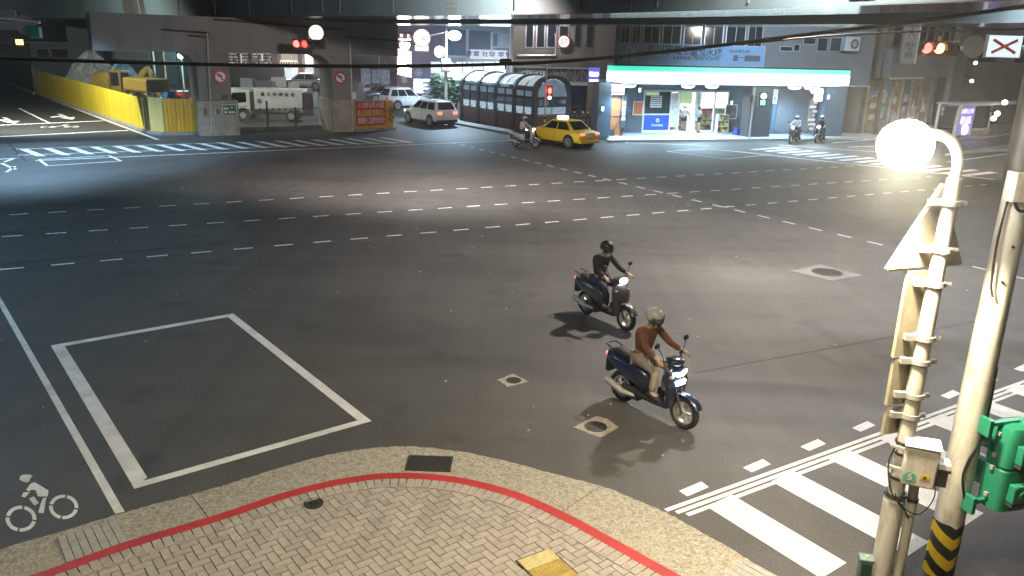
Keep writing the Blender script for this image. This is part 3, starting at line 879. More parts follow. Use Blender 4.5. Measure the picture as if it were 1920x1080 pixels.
for i in range(NX):
    for j in range(NZ):
        f = lambda i, j: (a + (b - a) * i / NX, .018 * math.sin(i * 1.1) * math.sin(j * .8 + i * .3), z0 + (z1 - z0) * j / NZ)
        m.add([f(i, j), f(i + 1, j), f(i + 1, j + 1), f(i, j + 1)], [(0, 1, 2, 3)])
m.build('cloth', M_BAN, t)
M_TYEL = mk('lettering_yellow', (.75, .5, .12), .6, var=.05); M_TPINK = mk('lettering_white', (.75, .6, .58), .6, var=.05)
hh = (z1 - z0)
text(t, '113年5月15起', .40, M_TPINK, ((a + b) / 2, -.03, z0 + hh * .82), sx=(b - a) / 2.75, name='lettering')
text(t, '禁止左轉請改道車輛出入', .42, M_TYEL, ((a + b) / 2, -.03, z0 + hh * .5), sx=(b - a) / 5.0, name='lettering')
text(t, '請駕駛人注意行車安全', .44, M_TPINK, ((a + b) / 2, -.03, z0 + hh * .18), sx=(b - a) / 4.8, name='lettering')
for (px, py, lab, k) in ((733, 207, 'upper black and yellow diamond marker right of the red banner', 0), (733, 221.5, 'lower black and yellow diamond marker right of the red banner', 1)):
    s, z = Fb.W(px, py, -.15)
    t = thing('diamond_marker', lab, 'road marker', Fb.at(s, -.15, z), Fb.a)
    m = MB(); m.obox((0, 0, 0), (.38, .02, .38), 0, 0, R(45)); m.build('plate', M_BLACK, t, smooth=False)
    for i in range(3):
        for j in range(3):
            if k == 0 and (i + j) % 2 == 0 or k == 1 and (i in (0, 2) or j == 1):
                m = MB(); c = Vector(((i - 1) * .105, -.014, (j - 1) * .105)); c.rotate(Euler((0, R(45), 0))); m.obox(c, (.08, .008, .08), 0, 0, R(45)); m.build('reflector', M_YELP, t, smooth=False)
# ---------------------------------------------------------------- work yard behind the hoarding
def heap(name, label, cat, c, rx, ry, h, mat, seed, n=26):
    mb = MB(); rr = random.Random(seed)
    rings = []
    for j in range(7):
        f = j / 6; rings.append([(rx * (1 - f ** 1.6 * .9) * math.cos(2 * PI * k / n) * (1 + .16 * math.sin(k * 2.3 + seed + j)), ry * (1 - f ** 1.6 * .9) * math.sin(2 * PI * k / n) * (1 + .12 * math.cos(k * 3.1 + j)), h * f * (1 + .1 * math.sin(k * 1.7 + seed))) for k in range(n)])
    mb.loft(rings)
    o = thing(name, label, cat, c); mb.build('sheet', mat, o, ang=.5); return o
M_TARP = mk('blue_tarpaulin', (.10, .22, .34), .45, var=.5, scale=2.5, bump=.6, bscale=5)
M_TARPW = mk('white_sacks', (.45, .5, .55), .6, var=.5, scale=4, bump=.7, bscale=6)
heap('tarpaulin_heap', 'crumpled blue tarpaulin heap behind the yellow hoarding', 'tarpaulin', Vector((-31.6, 66.0, 0)), 2.6, 1.6, 3.1, M_TARP, 2)
heap('sack_heap', 'heap of white sacks behind the yellow hoarding', 'sacks', Vector((-38.6, 75.0, 0)), 3.0, 1.6, 3.6, M_TARPW, 5)
M_MACH = mk('machine_yellow', (.17, .12, .022), .5, var=.2, dirt=(.2, .14, .04), dscale=1.5, damt=.6)
t = thing('excavator', 'old yellow excavator standing behind the yellow hoarding', 'excavator', Vector((-29.2, 59.5, 0)), R(-20)); t.scale = (.85, .85, .9)
m = MB(); m.loft([ell(x, .95, zc, hz, 12, 5) for x, zc, hz in ((-1.4, 2.1, .55), (-1.2, 2.15, .95), (.2, 2.2, 1.0), (.5, 2.05, .8))]); m.build('engine_house', M_MACH, t)
m = MB(); m.box(.55, 1.7, -.9, .2, 1.4, 3.3); cabm = m.build('cab', M_MACH, t, smooth=False, bev=.08)
m = MB(); m.box(.7, 1.55, -.93, -.905, 2.1, 3.1); m.box(1.703, 1.72, -.75, .05, 2.0, 3.1); m.build('window', M_GLASS, cabm, smooth=False)
m = MB(); m.extr([(1.2, .3, 1.5), (1.6, .3, 1.6), (3.6, .3, 3.3), (3.4, .3, 3.6), (2.8, .3, 3.3)], (0, .4, 0)); m.build('boom', M_MACH, t, smooth=False)
m = MB(); m.extr([(3.3, .35, 3.6), (3.7, .35, 3.4), (4.6, .35, 1.4), (4.3, .35, 1.4)], (0, .3, 0)); m.build('stick', M_MACH, t, smooth=False)
m = MB(); m.extr([(4.2, .1, 1.5), (4.7, .1, 1.4), (4.9, .1, .7), (4.3, .1, .5), (3.9, .1, .9)], (0, .8, 0)); m.build('bucket', M_DARKP, t, smooth=False)
for y in (-.95, .65):
    m = MB(); m.loft([ell(x, .3, .5, hz, 10, 4, y + .15) for x, hz in ((-1.7, .2), (-1.4, .45), (1.4, .45), (1.7, .2))]); m.build('track', M_RUB, t)
m = MB(); m.box(-1.3, 1.3, -.6, .6, .5, 1.3); m.build('undercarriage', M_DARKP, t, smooth=False)
t = thing('water_tank_trailer', 'low yellow machine with open frame next to the excavator', 'machine', Vector((-23.8, 52.8, 0)), R(-40))
m = MB(); m.box(-1.6, 1.6, -.8, .8, 1.95, 2.75); m.build('hood', M_MACH, t, smooth=False, bev=.1)
m = MB()
for x in (-1.5, -.5, .5, 1.5): m.box(x - .06, x + .06, -.75, -.65, .3, 1.95)
m.box(-1.6, 1.6, -.7, .7, .3, .5); m.build('frame', M_MACH, t, smooth=False)
m = MB(); rr = random.Random(4)
for k in range(30): m.sphere((rr.uniform(-1.4, 1.4), rr.uniform(-.55, .3), rr.uniform(.7, 1.7)), rr.uniform(.12, .22), 6, 4)
tag(m.build('machinery', M_ZINC, t), kind='stuff')
for x in (-1.1, 1.1):
    m = MB(); m.cyl((x, -.9, .35), (x, -.65, .35), .35); m.build('wheel', M_RUB, t)
M_DBL = mk('drum_blue', (.03, .10, .36), .45, var=.15); M_DRD = mk('drum_red', (.28, .04, .03), .5, var=.15)
for (px, py, mt, lab) in ((318, 186, M_DBL, 'blue plastic drum behind the orange boards'), (343, 186, M_DRD, 'dark red drum behind the orange boards')):
    c = D(px, 182, 56); t = thing('drum', lab, 'drum', (c.x, c.y, 0))
    m = MB(); m.tube([(0, 0, 0), (0, 0, .05), (0, 0, .9), (0, 0, .95), (0, 0, 1.4), (0, 0, 1.8), (0, 0, c.z + .35)], [.36, .4, .4, .42, .4, .4, .36], 16); m.build('barrel', mt, t)
    m = MB(); m.ringdisc((0, 0, c.z + .33), .3, .38, (0, 0, 1), .06); m.build('rim', mt, t)
# scaffold screens and site huts behind
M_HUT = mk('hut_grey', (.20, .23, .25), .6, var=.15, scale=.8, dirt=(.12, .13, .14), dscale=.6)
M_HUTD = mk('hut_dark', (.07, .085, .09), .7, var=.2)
def hut(name, label, x0, y0, x1, y1, Y, dep, mat, wins=(), cat='building', rail=True):
    F = Fac((0, Y), 0)
    a, b, z0, z1 = F.rect(x0, y0, x1, y1)
    t = thing(name, label, cat, (a, Y, 0)); W_ = b - a
    wall = bx('wall', mat, t, 0, W_, 0, dep, 0, z1)
    bx('roof', M_ZINC, t, -.2, W_ + .2, -.3, dep + .2, z1 + .002, z1 + .15)
    for (wx0, wy0, wx1, wy1, mt) in wins:
        p, q, r_, s_ = F.rect(wx0, wy0, wx1, wy1)
        f = bx('window', M_ZINC, t, p - a - .06, q - a + .06, -.06, -.001, r_ - .06, s_ + .06)
        bx('pane', mt, f, p - a, q - a, -.075, -.061, r_, s_)
    return t
hut('site_hut', 'two storey grey site hut under the bridge behind the tarpaulins', 60, 82, 140, 150, 92, 6, M_HUT, [(70, 92, 92, 108, M_GLASS), (98, 92, 128, 108, M_GLASS)])
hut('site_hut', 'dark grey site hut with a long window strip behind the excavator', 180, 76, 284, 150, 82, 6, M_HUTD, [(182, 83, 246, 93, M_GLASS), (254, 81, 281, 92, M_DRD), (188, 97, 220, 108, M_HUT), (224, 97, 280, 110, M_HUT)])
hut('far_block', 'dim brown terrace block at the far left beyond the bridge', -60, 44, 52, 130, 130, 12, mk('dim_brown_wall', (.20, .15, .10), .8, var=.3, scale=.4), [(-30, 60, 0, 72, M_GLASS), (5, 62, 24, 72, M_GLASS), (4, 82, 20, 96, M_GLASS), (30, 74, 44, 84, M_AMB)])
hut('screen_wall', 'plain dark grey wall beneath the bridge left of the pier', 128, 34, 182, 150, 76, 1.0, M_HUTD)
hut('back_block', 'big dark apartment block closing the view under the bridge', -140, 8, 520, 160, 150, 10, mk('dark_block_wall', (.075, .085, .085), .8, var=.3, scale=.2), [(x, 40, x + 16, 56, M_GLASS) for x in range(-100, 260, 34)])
# site poles
for (px, lab) in ((292, 'thin grey scaffold post left of the cyan lamp'), (312, 'second thin scaffold post nearer the cyan lamp')):
    c = D(px, 150, 60); t = thing('scaffold_post', lab, 'post', (c.x, 60, 0)); m = MB(); m.cyl((0, 0, 0), (0, 0, 4.6), .06, n=8); m.build('tube', M_ZINC, t)
    m = MB(); m.box(-.2, .2, -.2, .2, 0, .08); m.build('base', M_ZINC, t, smooth=False)
c = D(340, 105, 62)
t = thing('yard_lamp', 'small cyan flood lamp shining beside the left pier column', 'lamp', (c.x, c.y, 0))
m = MB(); m.cyl((0, 0, 0), (0, 0, c.z - .2), .06, n=8); m.build('post', M_ZINC, t)
m = MB(); m.box(-.25, .25, -.1, .2, c.z - .2, c.z + .2); m.build('housing', M_DARKP, t, smooth=False)
m = MB(); m.sphere((0, -.16, c.z), .2, 10, 6, 1, .4, 1); m.build('lens', glow('cyan_lamp', (.45, 1, 1), 12), t)
lamp('SPOT', 'yard_lamp_light', (0, -.35, c.z), 900, (.5, .95, 1), t, .15, R(150), .6, (0, -.7, -.7))
# ---------------------------------------------------------------- mast arm with sign backs, top left
t = thing('sign_gantry', 'white mast arm with the backs of two sign boards at top left', 'sign gantry', Vector((-32, 44, 0)))
def rel(p): return p - t.location
m = MB(); m.cyl((-1.5, 0, 0), (-1.5, 0, 8), .12, n=10); m.build('post', M_ZINC, t)
m = MB(); m.tube([rel(D(-40, 30, 44)), rel(D(30, 36, 44)), rel(D(75, 42, 44))], .07, 8); m.build('arm', M_WHITE, t)
F0 = Fac((0, 44), 0)
for (x0, y0, x1, y1) in ((-10, 18, 27, 33), (-10, 40, 31, 56)):
    a, b, z0, z1 = F0.rect(x0, y0, x1, y1); m = MB(); m.box(a + 32, b + 32, .1, .16, z0, z1); m.build('sign_back', M_ZINC, t, smooth=False, bev=.02)
p = rel(D(45, 47, 44)); m = MB(); m.disc(p + Vector((0, .12, 0)), .52, (0, 1, 0), .03); m.build('disc_back', M_ZINC, t)
p = rel(D(64, 62, 44)); m = MB(); m.box(p.x - .3, p.x + .3, -.1, .25, p.z - .25, p.z + .35); m.build('signal_back', M_GREENS, t, smooth=False, bev=.05)
# ---------------------------------------------------------------- convenience store block
FS = Fac((6.25, 49.5), R(18))
M_WALLB = mk('blue_grey_tile', (.11, .17, .23), .45, var=.12, scale=2, dirt=(.10, .12, .14), dscale=1.2, damt=.5)
M_WALLG = mk('grey_render', (.20, .20, .20), .8, var=.14, scale=.7, dirt=(.12, .12, .12), dscale=.7, damt=.6)
M_WALLK = mk('brown_tile_wall', (.15, .125, .10), .7, var=.2, scale=1.4, dirt=(.08, .07, .06), dscale=.6, damt=.6, stretch=(1, 1, .2))
M_PILD = mk('dark_pillar_tile', (.07, .08, .09), .4, var=.15, scale=3, dirt=(.05, .05, .05), dscale=3, damt=.5)
M_TILEF = mk('pale_floor_tile', (.42, .43, .44), .35, var=.12, scale=3)
M_SHUT = mk('shutter_blue', (.05, .075, .13), .5, .3, var=.15, scale=2)
M_FRAME = mk('aluminium_frame', (.42, .43, .44), .4, .5, var=.08)
M_PALE = mk('pale_panel', (.55, .57, .58), .5, var=.08)
M_SIGNB = mk('billboard_blue_grey', (.22, .36, .52), .5, var=.12, scale=.8)
M_INK = mk('sign_ink', (.03, .035, .05), .6, var=.05)
M_AWN = glow('awning_white', (.80, .98, 1.0), 9.0)
M_AWNG = glow('awning_green', (.02, .80, .55), 1.15)
M_AWNC = glow('awning_cyan', (.42, .95, .92), 1.0)
M_LITE = glow('shop_light', (.90, .96, 1.0), 5.5)
sE = FS.W(1637, 110)[0]
sB = FS.W(1178, 110)[0]
st = FS.thing('store_building', 'grey city block with the brightly lit convenience store at street level', 'building')
H0 = 3.42
mb = MB(); mb.prism([(-.6, .02), (sE, .02), (sE, 9), (4.2, 9)], H0, 13); mb.build('upper_wall', M_WALLG, st, smooth=False)
# pillars
def pil(x0, x1, mat, d0=0.0, d1=.9, ytop=150, ybot=258, name='pillar'):
    a = FS.W(x0, 215, d0)[0]; b = FS.W(x1, 215, d0)[0]
    return bx(name, mat, st, a, b, d0, d1, -.05, H0 - .003, .02)
pil(1405, 1447, M_PILD); pil(1545, 1583, M_WALLB, 0, 1.2)
pil(1120, 1144, M_WALLB, .1, 1.0)
# upstairs windows
wid = [(1162, 1181), (1184, 1201), (1205, 1237), (1241, 1277), (1281, 1316), (1320, 1356), (1360, 1398), (1401, 1430)]
for (x0, x1) in wid:
    a, b, z0, z1 = FS.rect(x0, 60, x1, 82, -.03)
    f = bx('window', M_FRAME, st, a, b, -.05, .015, z0 - .3, z1 + .6)
    n = 2
    for k in range(n):
        w = (b - a - .12) / n; p = a + .06 + k * w
        bx('pane', M_GLASS, f, p + .02, p + w - .02, -.062, -.051, z0 - .24, z1 + .54)
for (x0, y0, x1, y1) in ((1462, 86, 1486, 97), (1488, 82, 1500, 97), (1506, 70, 1530, 84), (1532, 70, 1552, 97), (1556, 70, 1580, 97)):
    a, b, z0, z1 = FS.rect(x0, y0, x1, y1, -.03)
    f = bx('window', M_FRAME, st, a, b, -.04, .015, z0, z1)
    bx('pane', M_GLASS, f, a + .06, b - .06, -.055, -.041, z0 + .06, z1 - .06)
# floor slab of the arcade, tiled
m = MB(); e0, e1 = FS.W(1125, 240)[0], sE
mb = MB(); mb.prism([(e0, -1.1), (e1 + 2, -1.1), (e1 + 2, 8.5), (e0 + 4.4, 8.5)], -.06, .14); tag(mb.build('shop_pavement', M_TILEF, None, smooth=False), 'pale tiled arcade pavement in front of the convenience store', kind='structure')
bpy.data.objects['shop_pavement'].location = FS.A; bpy.data.objects['shop_pavement'].rotation_euler = (0, 0, FS.a)
# arcade ceiling light strips
mb = MB(); mb.box(0, sE, -.2, 2.9, H0 - .06, H0 - .004); mb.build('arcade_ceiling', M_PALE, st, smooth=False)
# AC unit, wall lamp, steel rack
a, b, z0, z1 = FS.rect(1585, 69, 1613, 96, -.5)
t = thing('air_conditioner', 'pale air conditioner on the wall above the end of the lit awning', 'air conditioner', FS.at(a, -.5, z0), FS.a)
bx('casing', M_PALE, t, 0, b - a, -.0, .5, 0, z1 - z0, .03)
m = MB(); m.ringdisc((.62 * (b - a), -.012, .5 * (z1 - z0)), .2, .3, (0, 1, 0), .02); m.build('fan_guard', M_DARKP, t)
m = MB(); m.disc((.62 * (b - a), -.006, .5 * (z1 - z0)), .19, (0, 1, 0), .01); m.build('fan', M_ZINC, t)
bx('bracket', M_DARKP, t, .1, b - a - .1, .02, .5, -.08, -.003)
# billboard
a, b, z0, z1 = FS.rect(1160, 84, 1433, 122, -.15)
t = thing('billboard', 'long pale blue water heater billboard above the lit awning', 'billboard', FS.at(a, -.15, z0), FS.a)
L_ = b - a; H_ = z1 - z0
bx('board', M_SIGNB, t, 0, L_, 0, .12, 0, H_)
m = MB()
for q in ((-.03, 0, -.02, .14, -.03, H_ + .03), (L_, L_ + .03, -.02, .14, -.03, H_ + .03), (0, L_, -.02, .14, H_, H_ + .03), (0, L_, -.02, .14, -.03, 0)): m.box(*q)
m.build('frame', M_PALE, t, smooth=False)
text(t, '安川家電氣', .6, M_INK, (L_ * .33, -.006, H_ * .68), name='lettering')
text(t, '電熱水機', .56, M_INK, (L_ * .585, -.006, H_ * .6), name='lettering')
text(t, '日本原裝進口 MADE IN JAPAN', .24, M_INK, (L_ * .52, -.006, H_ * .33), name='lettering')
m = MB(); m.box(L_ * .03, L_ * .065, -.02, -.002, H_ * .12, H_ * .58); m.box(L_ * .075, L_ * .105, -.02, -.002, H_ * .12, H_ * .75); m.build('boiler_picture', M_PALE, t, smooth=False)
m = MB(); m.tube([(L_ * .04, -.03, H_ * .58), (L_ * .05, -.03, H_ * .78), (L_ * .08, -.03, H_ * .8)], .05, 6); m.build('pipe_picture', M_PALE, t)
m = MB(); m.box(L_ * .78, L_ * .81, -.02, -.002, H_ * .25, H_ * .55); m.box(L_ * .86, L_ * .97, -.02, -.002, H_ * .25, H_ * .55); m.box(L_ * .81, L_ * .86, -.02, -.002, H_ * .42, H_ * .46); m.build('machine_picture', M_PILD, t, smooth=False)
text(t, '瞬熱式電熱水器', .2, M_INK, (L_ * .82, -.006, H_ * .73), name='lettering')
# the lit awning sign
a, b = FS.W(1151, 138, -1.0)[0], FS.W(1594, 140, -1.0)[0]
t = thing('awning_sign', 'long glowing white awning sign with a green top edge', 'shop sign', FS.at(a, -1.0, 3.5), FS.a)
L_ = b - a
n = 4
for k in range(n):
    bx('light_panel', M_AWN, t, L_ * k / n + .01, L_ * (k + 1) / n - .01, 0, .98, 0, .56)
    bx('cyan_panel', M_AWNC, t, L_ * k / n + .01, L_ * (k + 1) / n - .01, -.006, .98, .561, .669)
    bx('green_panel', M_AWNG, t, L_ * k / n + .01, L_ * (k + 1) / n - .01, -.012, .98, .67, .90)
bx('cap', M_DARKP, t, -.05, L_ + .05, -.05, 1.0, .905, .98)
for px in (1180, 1290, 1335, 1490, 1520):
    s = FS.W(px, 160, -.3)[0]
    t = thing('canopy_light', 'round downlight hanging below the lit awning, ' + {1180: 'left of the shop window', 1290: 'above the two people', 1335: 'above the shop door', 1490: 'over the first waiting scooter', 1520: 'by the neon post'}[px], 'ceiling light', FS.at(s, -.3, 3.28), FS.a, 'downlights under the awning')
    m = MB(); m.cyl((0, 0, .0), (0, 0, .2), .42, .5, n=20); m.build('housing', M_PALE, t)
    m = MB(); m.sphere((0, 0, .02), .40, 16, 6, 1, 1, .4, -1, 0); m.build('diffuser', M_LITE, t)
    if px != 1520: lamp('SPOT', 'canopy_light_beam', (0, 0, -.2), 1400, (.42, .72, 1), t, .3, R(160), .6)
# shop front, set back
DG = 2.9
M_SHOPF = mk('shop_white_frame', (.6, .62, .63), .4, var=.05)
M_CLEAR = mk('clear_glass', (1, 1, 1), .02, var=0, trans=1.0, alpha=.10)
M_BLUEP = mk('blue_promo_panel', (.015, .06, .30), .45, var=.1)
def sx(px, py=210): return FS.W(px, py, DG)[0]
x0, x1 = sx(1206), sx(1365)
zt = 2.85
mb = MB(); mb.box(FS.W(1173, 200, DG)[0], x0, DG, DG + .3, .14, H0 - .07); mb.build('front_wall', M_WALLB, st, smooth=False)
mb = MB(); mb.box(x1, sx(1395), DG, DG + .3, .14, H0 - .07); mb.build('front_wall', M_WALLB, st, smooth=False)
mb = MB(); mb.box(x0, x1, DG, DG + .3, zt, H0 - .07); mb.build('front_wall', M_WALLB, st, smooth=False)
for (p, q) in ((1175, 1206), (1367, 1392)):
    mb = MB(); mb.box(sx(p), sx(q), DG - .05, DG - .002, .14, 1.45 if p < 1200 else 1.2); mb.build('dado_panel', M_PILD, st, smooth=False)
# frame and mullions
mb = MB()
for px in (1206, 1256, 1272, 1303, 1338, 1363):
    mb.box(sx(px) - .045, sx(px) + .045, DG - .06, DG + .04, .14, zt)
fr = bx('shop_window', M_SHOPF, st, x0 - .01, x1 + .01, DG - .045, DG + .03, .141, .19)
mb.build('mullion', M_SHOPF, fr, smooth=False)['kind'] = 'stuff'
mb = MB(); mb.box(x0, x1, DG - .055, DG + .035, zt - .1, zt + .02); mb.box(x0, sx(1256), DG - .055, DG + .035, 1.27, 1.36); mb.box(x0, sx(1256), DG - .055, DG + .035, .14, .3)
mb.build('transom', M_SHOPF, fr, smooth=False)
bx('dark_pane', mk('tinted_shop_glass', (.03, .045, .04), .1, var=.3, scale=1.2), fr, x0 + .05, sx(1256) - .05, DG - .02, DG - .005, 1.36, zt - .1)
bp = bx('promo_panel', M_BLUEP, fr, x0 + .05, sx(1256) - .05, DG - .02, DG - .005, .3, 1.27)
xm = (x0 + sx(1256)) / 2 + .1
text(bp, 'CarmeLab', .2, M_WHITE, (xm, DG - .025, .62), name='lettering')
m = MB(); m.ringdisc((xm, DG - .03, .93), .07, .12, (0, 1, 0), .02, 16); m.build('emblem', M_WHITE, bp)
nt_ = bx('notice', M_PALE, fr, sx(1218), sx(1239), DG - .03, DG - .021, 1.75, 2.5)
m = MB()
for k in range(5): m.box(sx(1219.5), sx(1237), DG - .036, DG - .031, 1.85 + .13 * k, 1.89 + .13 * k)
tag(m.build('printed_line', M_INK, nt_, smooth=False), kind='stuff')
M_GRP = glow('lit_green_poster', (.30, .62, .10), .55)
bx('green_poster', M_GRP, fr, sx(1274), sx(1296), DG + .05, DG + .06, 2.0, zt - .12)
bx('green_poster', M_GRP, fr, sx(1209), sx(1233), DG - .03, DG - .021, 2.52, zt - .12)
M_PSTR = mk('poster_print', (.5, .52, .5), .5, var=.6, scale=9)
bx('window_poster', M_PSTR, fr, sx(1258), sx(1270), DG - .03, DG - .01, .5, 2.7)
bx('window_poster', M_PSTR, fr, sx(1305), sx(1311), DG - .03, DG - .01, .9, 2.7)
for (p, q) in ((1272, 1303), (1303, 1338), (1338, 1363)):
    bx('glass_pane', M_CLEAR, fr, sx(p) + .05, sx(q) - .05, DG - .008, DG + .008, .16, zt - .1)
# interior
xi0, xi1 = x0 - 1.0, x1 + 1.5
mb = MB(); mb.box(xi0, xi1, DG + 6, DG + 6.2, .1, 3.3); mb.box(xi0 - .2, xi0, DG + .3, DG + 6, .1, 3.3); mb.box(xi1, xi1 + .2, DG + .3, DG + 6, .1, 3.3)
mb.build('interior_wall', M_PALE, st, smooth=False)
mb = MB(); mb.box(xi0, xi1, DG + .05, DG + 6, .141, .15); mb.build('interior_floor', M_TILEF, st, smooth=False)
mb = MB(); mb.box(xi0, xi1, DG + .31, DG + 6, 3.0, 3.1); ic = mb.build('interior_ceiling', M_PALE, st, smooth=False)
M_TUBE = glow('shop_tube_light', (.92, .97, 1), 40)
for k in range(5):
    for j in range(3):
        xx = xi0 + .8 + k * (xi1 - xi0 - 1.6) / 4
        mb = MB(); mb.box(xx - .5, xx + .5, DG + 1 + j * 1.7, DG + 1.25 + j * 1.7, 2.94, 2.998); mb.build('tube_light', M_TUBE, ic, smooth=False)
GOODS = [mk('goods_%s' % n_, c, .5, var=.25, scale=8) for n_, c in (('red', (.42, .05, .04)), ('orange', (.5, .22, .03)), ('green', (.06, .28, .09)), ('blue', (.05, .14, .38)), ('white', (.6, .6, .58)), ('pink', (.5, .2, .28)), ('yellow', (.55, .45, .08)))]
def shelf(loc, rz, w, h, d, label, seed, rows=4):
    t = thing('goods_shelf', label, 'shelf', loc, rz)
    m = MB(); m.box(-w / 2, w / 2, d - .03, d, 0, h)
    for k in range(rows + 1): m.box(-w / 2, w / 2, 0, d - .03, h * k / rows * .98, h * k / rows * .98 + .03)
    m.box(-w / 2 - .03, -w / 2, 0, d, 0, h); m.box(w / 2, w / 2 + .03, 0, d, 0, h); m.build('rack', M_SHOPF, t, smooth=False)
    rr = random.Random(seed); m = MB()
    for k in range(rows):
        x = -w / 2 + .02
        while x < w / 2 - .12:
            ww = rr.uniform(.08, .2); hh = rr.uniform(.4, .85) * h / rows
            m.cm = rr.randrange(7); m.box(x, x + ww - .01, .03, d - .05, h * k / rows * .98 + .03, h * k / rows * .98 + .03 + hh); x += ww
    tag(m.build('goods', GOODS, t, smooth=False), kind='stuff')
shelf(FS.at(sx(1350) + .0, DG + 1.2, .15), FS.a, 2.2, 1.5, .45, 'low shelf of bright goods just inside the shop door', 1)
shelf(FS.at(sx(1287), DG + 1.4, .15), FS.a, 1.6, 1.45, .45, 'shelf of goods behind the green poster in the shop', 2)
shelf(FS.at(sx(1330), DG + 5.3, .15), FS.a, 2.2, 1.5, .6, 'wall shelf of drinks at the back of the shop', 3, 5)
shelf(FS.at(sx(1351), DG - .5, .14), FS.a, .8, 1.2, .4, 'small display rack standing outside the shop glass', 4, 3)
lamp('AREA', 'shop_glow', FS.at((x0 + x1) / 2 + .6, DG + 2.5, 2.9), 1500, (.9, .96, 1), None, 3.0)
# posters either side, wall lights, crate, door
def poster(px0, py0, px1, py1, label, col, dep):
    a, b, z0, z1 = FS.rect(px0, py0, px1, py1, dep)
    t = thing('framed_poster', label, 'poster', FS.at(a, dep, z0), FS.a)
    w, h = b - a, z1 - z0
    bx('frame', M_WHITE, t, 0, w, 0, .05, 0, h)
    m = MB(); N = 6; rr = random.Random(px0); cm = [mk('poster_ink_%d_%d' % (px0, k), tuple(c * rr.uniform(.5, 1.5) for c in col), .5, var=.5, scale=14) for k in range(3)]
    for i in range(4):
        for j in range(6):
            m.cm = rr.randrange(3); m.box(.05 + (w - .1) * i / 4, .05 + (w - .1) * (i + 1) / 4, -.006, -.001, .05 + (h - .1) * j / 6, .05 + (h - .1) * (j + 1) / 6)
    tag(m.build('print', cm, t, smooth=False), kind='stuff')
poster(1187, 190, 1206, 216, 'red and gold framed poster left of the shop window', (.38, .10, .04), DG - .12)
poster(1360, 196, 1382, 223, 'dark brown framed poster right of the shop window', (.16, .12, .09), DG - .12)
for (px, py, lab, dd) in ((1199.5, 169, 'small square wall light left of the shop window', DG - .1), (1553, 182, 'small lit plate on the blue pillar', -.1), (1130, 204, 'small lit intercom plate on the pillar by the orange door', -.02), (1372, 193, 'white alarm box above the dark brown poster', DG - .1)):
    s, z = FS.W(px, py, dd)
    t = thing('wall_light', lab, 'wall light', FS.at(s, dd, z), FS.a)
    bx('backplate', M_DARKP, t, -.13, .13, 0, .06, -.19, .19); bx('lens', glow('wall_light_glow', (.9, .96, 1), 1.6) if 'wall_light_glow' not in MATS else MATS['wall_light_glow'], t, -.09, .09, -.012, -.001, -.14, .14)
s, z = FS.W(1388, 248, 1.2)
t = thing('crate', 'blue plastic crate on the tiles beside the dark pillar', 'crate', FS.at(s, 1.2, .14), FS.a)
bx('shell', M_BLUEP, t, -.38, .38, -.25, .25, 0, .36, .02); bx('rim', M_BLUEP, t, -.41, .41, -.28, .28, .362, .42)
a, b = FS.W(1393, 210, 2.0)[0], FS.W(1411, 210, 2.0)[0]
t = thing('side_door', 'bright glazed side door behind the dark store pillar', 'door', FS.at(a, 2.0, .14), FS.a)
w = b - a
bx('light_box', glow('door_glow', (.75, .95, 1.0), 1.4), t, 0, w, .06, .2, 0, 2.65)
m = MB(); m.box(-.06, 0, 0, .2, 0, 2.7); m.box(w, w + .06, 0, .2, 0, 2.7); m.box(-.06, w + .06, -.002, .2, 2.66, 2.75); m.box(0, w, .0, .05, 1.0, 1.08); m.build('frame', M_PILD, t, smooth=False)
for k in range(3): bx('sticker', M_PSTR, t, .08, w - .1, .03, .055, .3 + .75 * k, .75 + .7 * k)
# closed shop bays to the right under the awning
mb = MB(); sA, sB2 = FS.W(1449, 200, 1.6)[0], FS.W(1540, 200, 1.6)[0]
mb.box(sA, sB2, 1.6, 1.8, .14, H0 - .07); wl = mb.build('bay_wall', M_WALLB, st, smooth=False)
for (p, q, y0) in ((1457, 1489, 167), (1492, 1516, 160)):
    a, b, z0, z1 = FS.rect(p, y0, q, 240, 1.55); bx('shutter_panel', mk('shutter_grey', (.17, .20, .23), .5, .2, var=.1) if 'shutter_grey' not in MATS else MATS['shutter_grey'], st, a, b, 1.55, 1.598, .3, z1)
a, b, z0, z1 = FS.rect(1450, 168, 1458, 195, -.05)
t = thing('plate_sign', 'narrow white address plates on the right edge of the dark pillar', 'sign', FS.at(a, -.05, z0), FS.a)
bx('plate', M_PALE, t, 0, b - a, 0, .04, 0, (z1 - z0) * .62); bx('plate', M_PALE, t, 0, b - a, 0, .04, (z1 - z0) * .66, z1 - z0)
text(t, '出\n口', .2, M_INK, ((b - a) / 2, -.006, (z1 - z0) * .3)); text(t, '5', .25, M_INK, ((b - a) / 2, -.006, (z1 - z0) * .83))
# hanging neon box by the bay
a, b, z0, z1 = FS.rect(1524, 156, 1544, 190, -.3)
t = thing('neon_sign', 'pinkish white hanging neon box at the right end of the awning', 'neon sign', FS.at(a, -.3, z0), FS.a)
m = MB(); m.box(0, (b - a) * .6, 0, .25, .5, z1 - z0); m.box((b - a) * .35, b - a, -.02, .24, 0, .8); m.build('light_box', glow('neon_pink_white', (1, .8, .9), 4.5), t, smooth=False, bev=.08)
bx('hanger', M_DARKP, t, .2, .3, .02, .2, z1 - z0 + .002, z1 - z0 + .3)
bx('red_stripe', mk('neon_red', (.4, .02, .05), .5, emit=(1, .05, .15), es=.8), t, (b - a) * .3, (b - a) * .42, -.03, -.021, .85, 1.1)
a, b, z0, z1 = FS.rect(1519, 184, 1538, 232, .3)
t = thing('meter_rack', 'tangle of meters and brown boards on the wall beneath the neon box', 'meter rack', FS.at(a, .3, .14), FS.a)
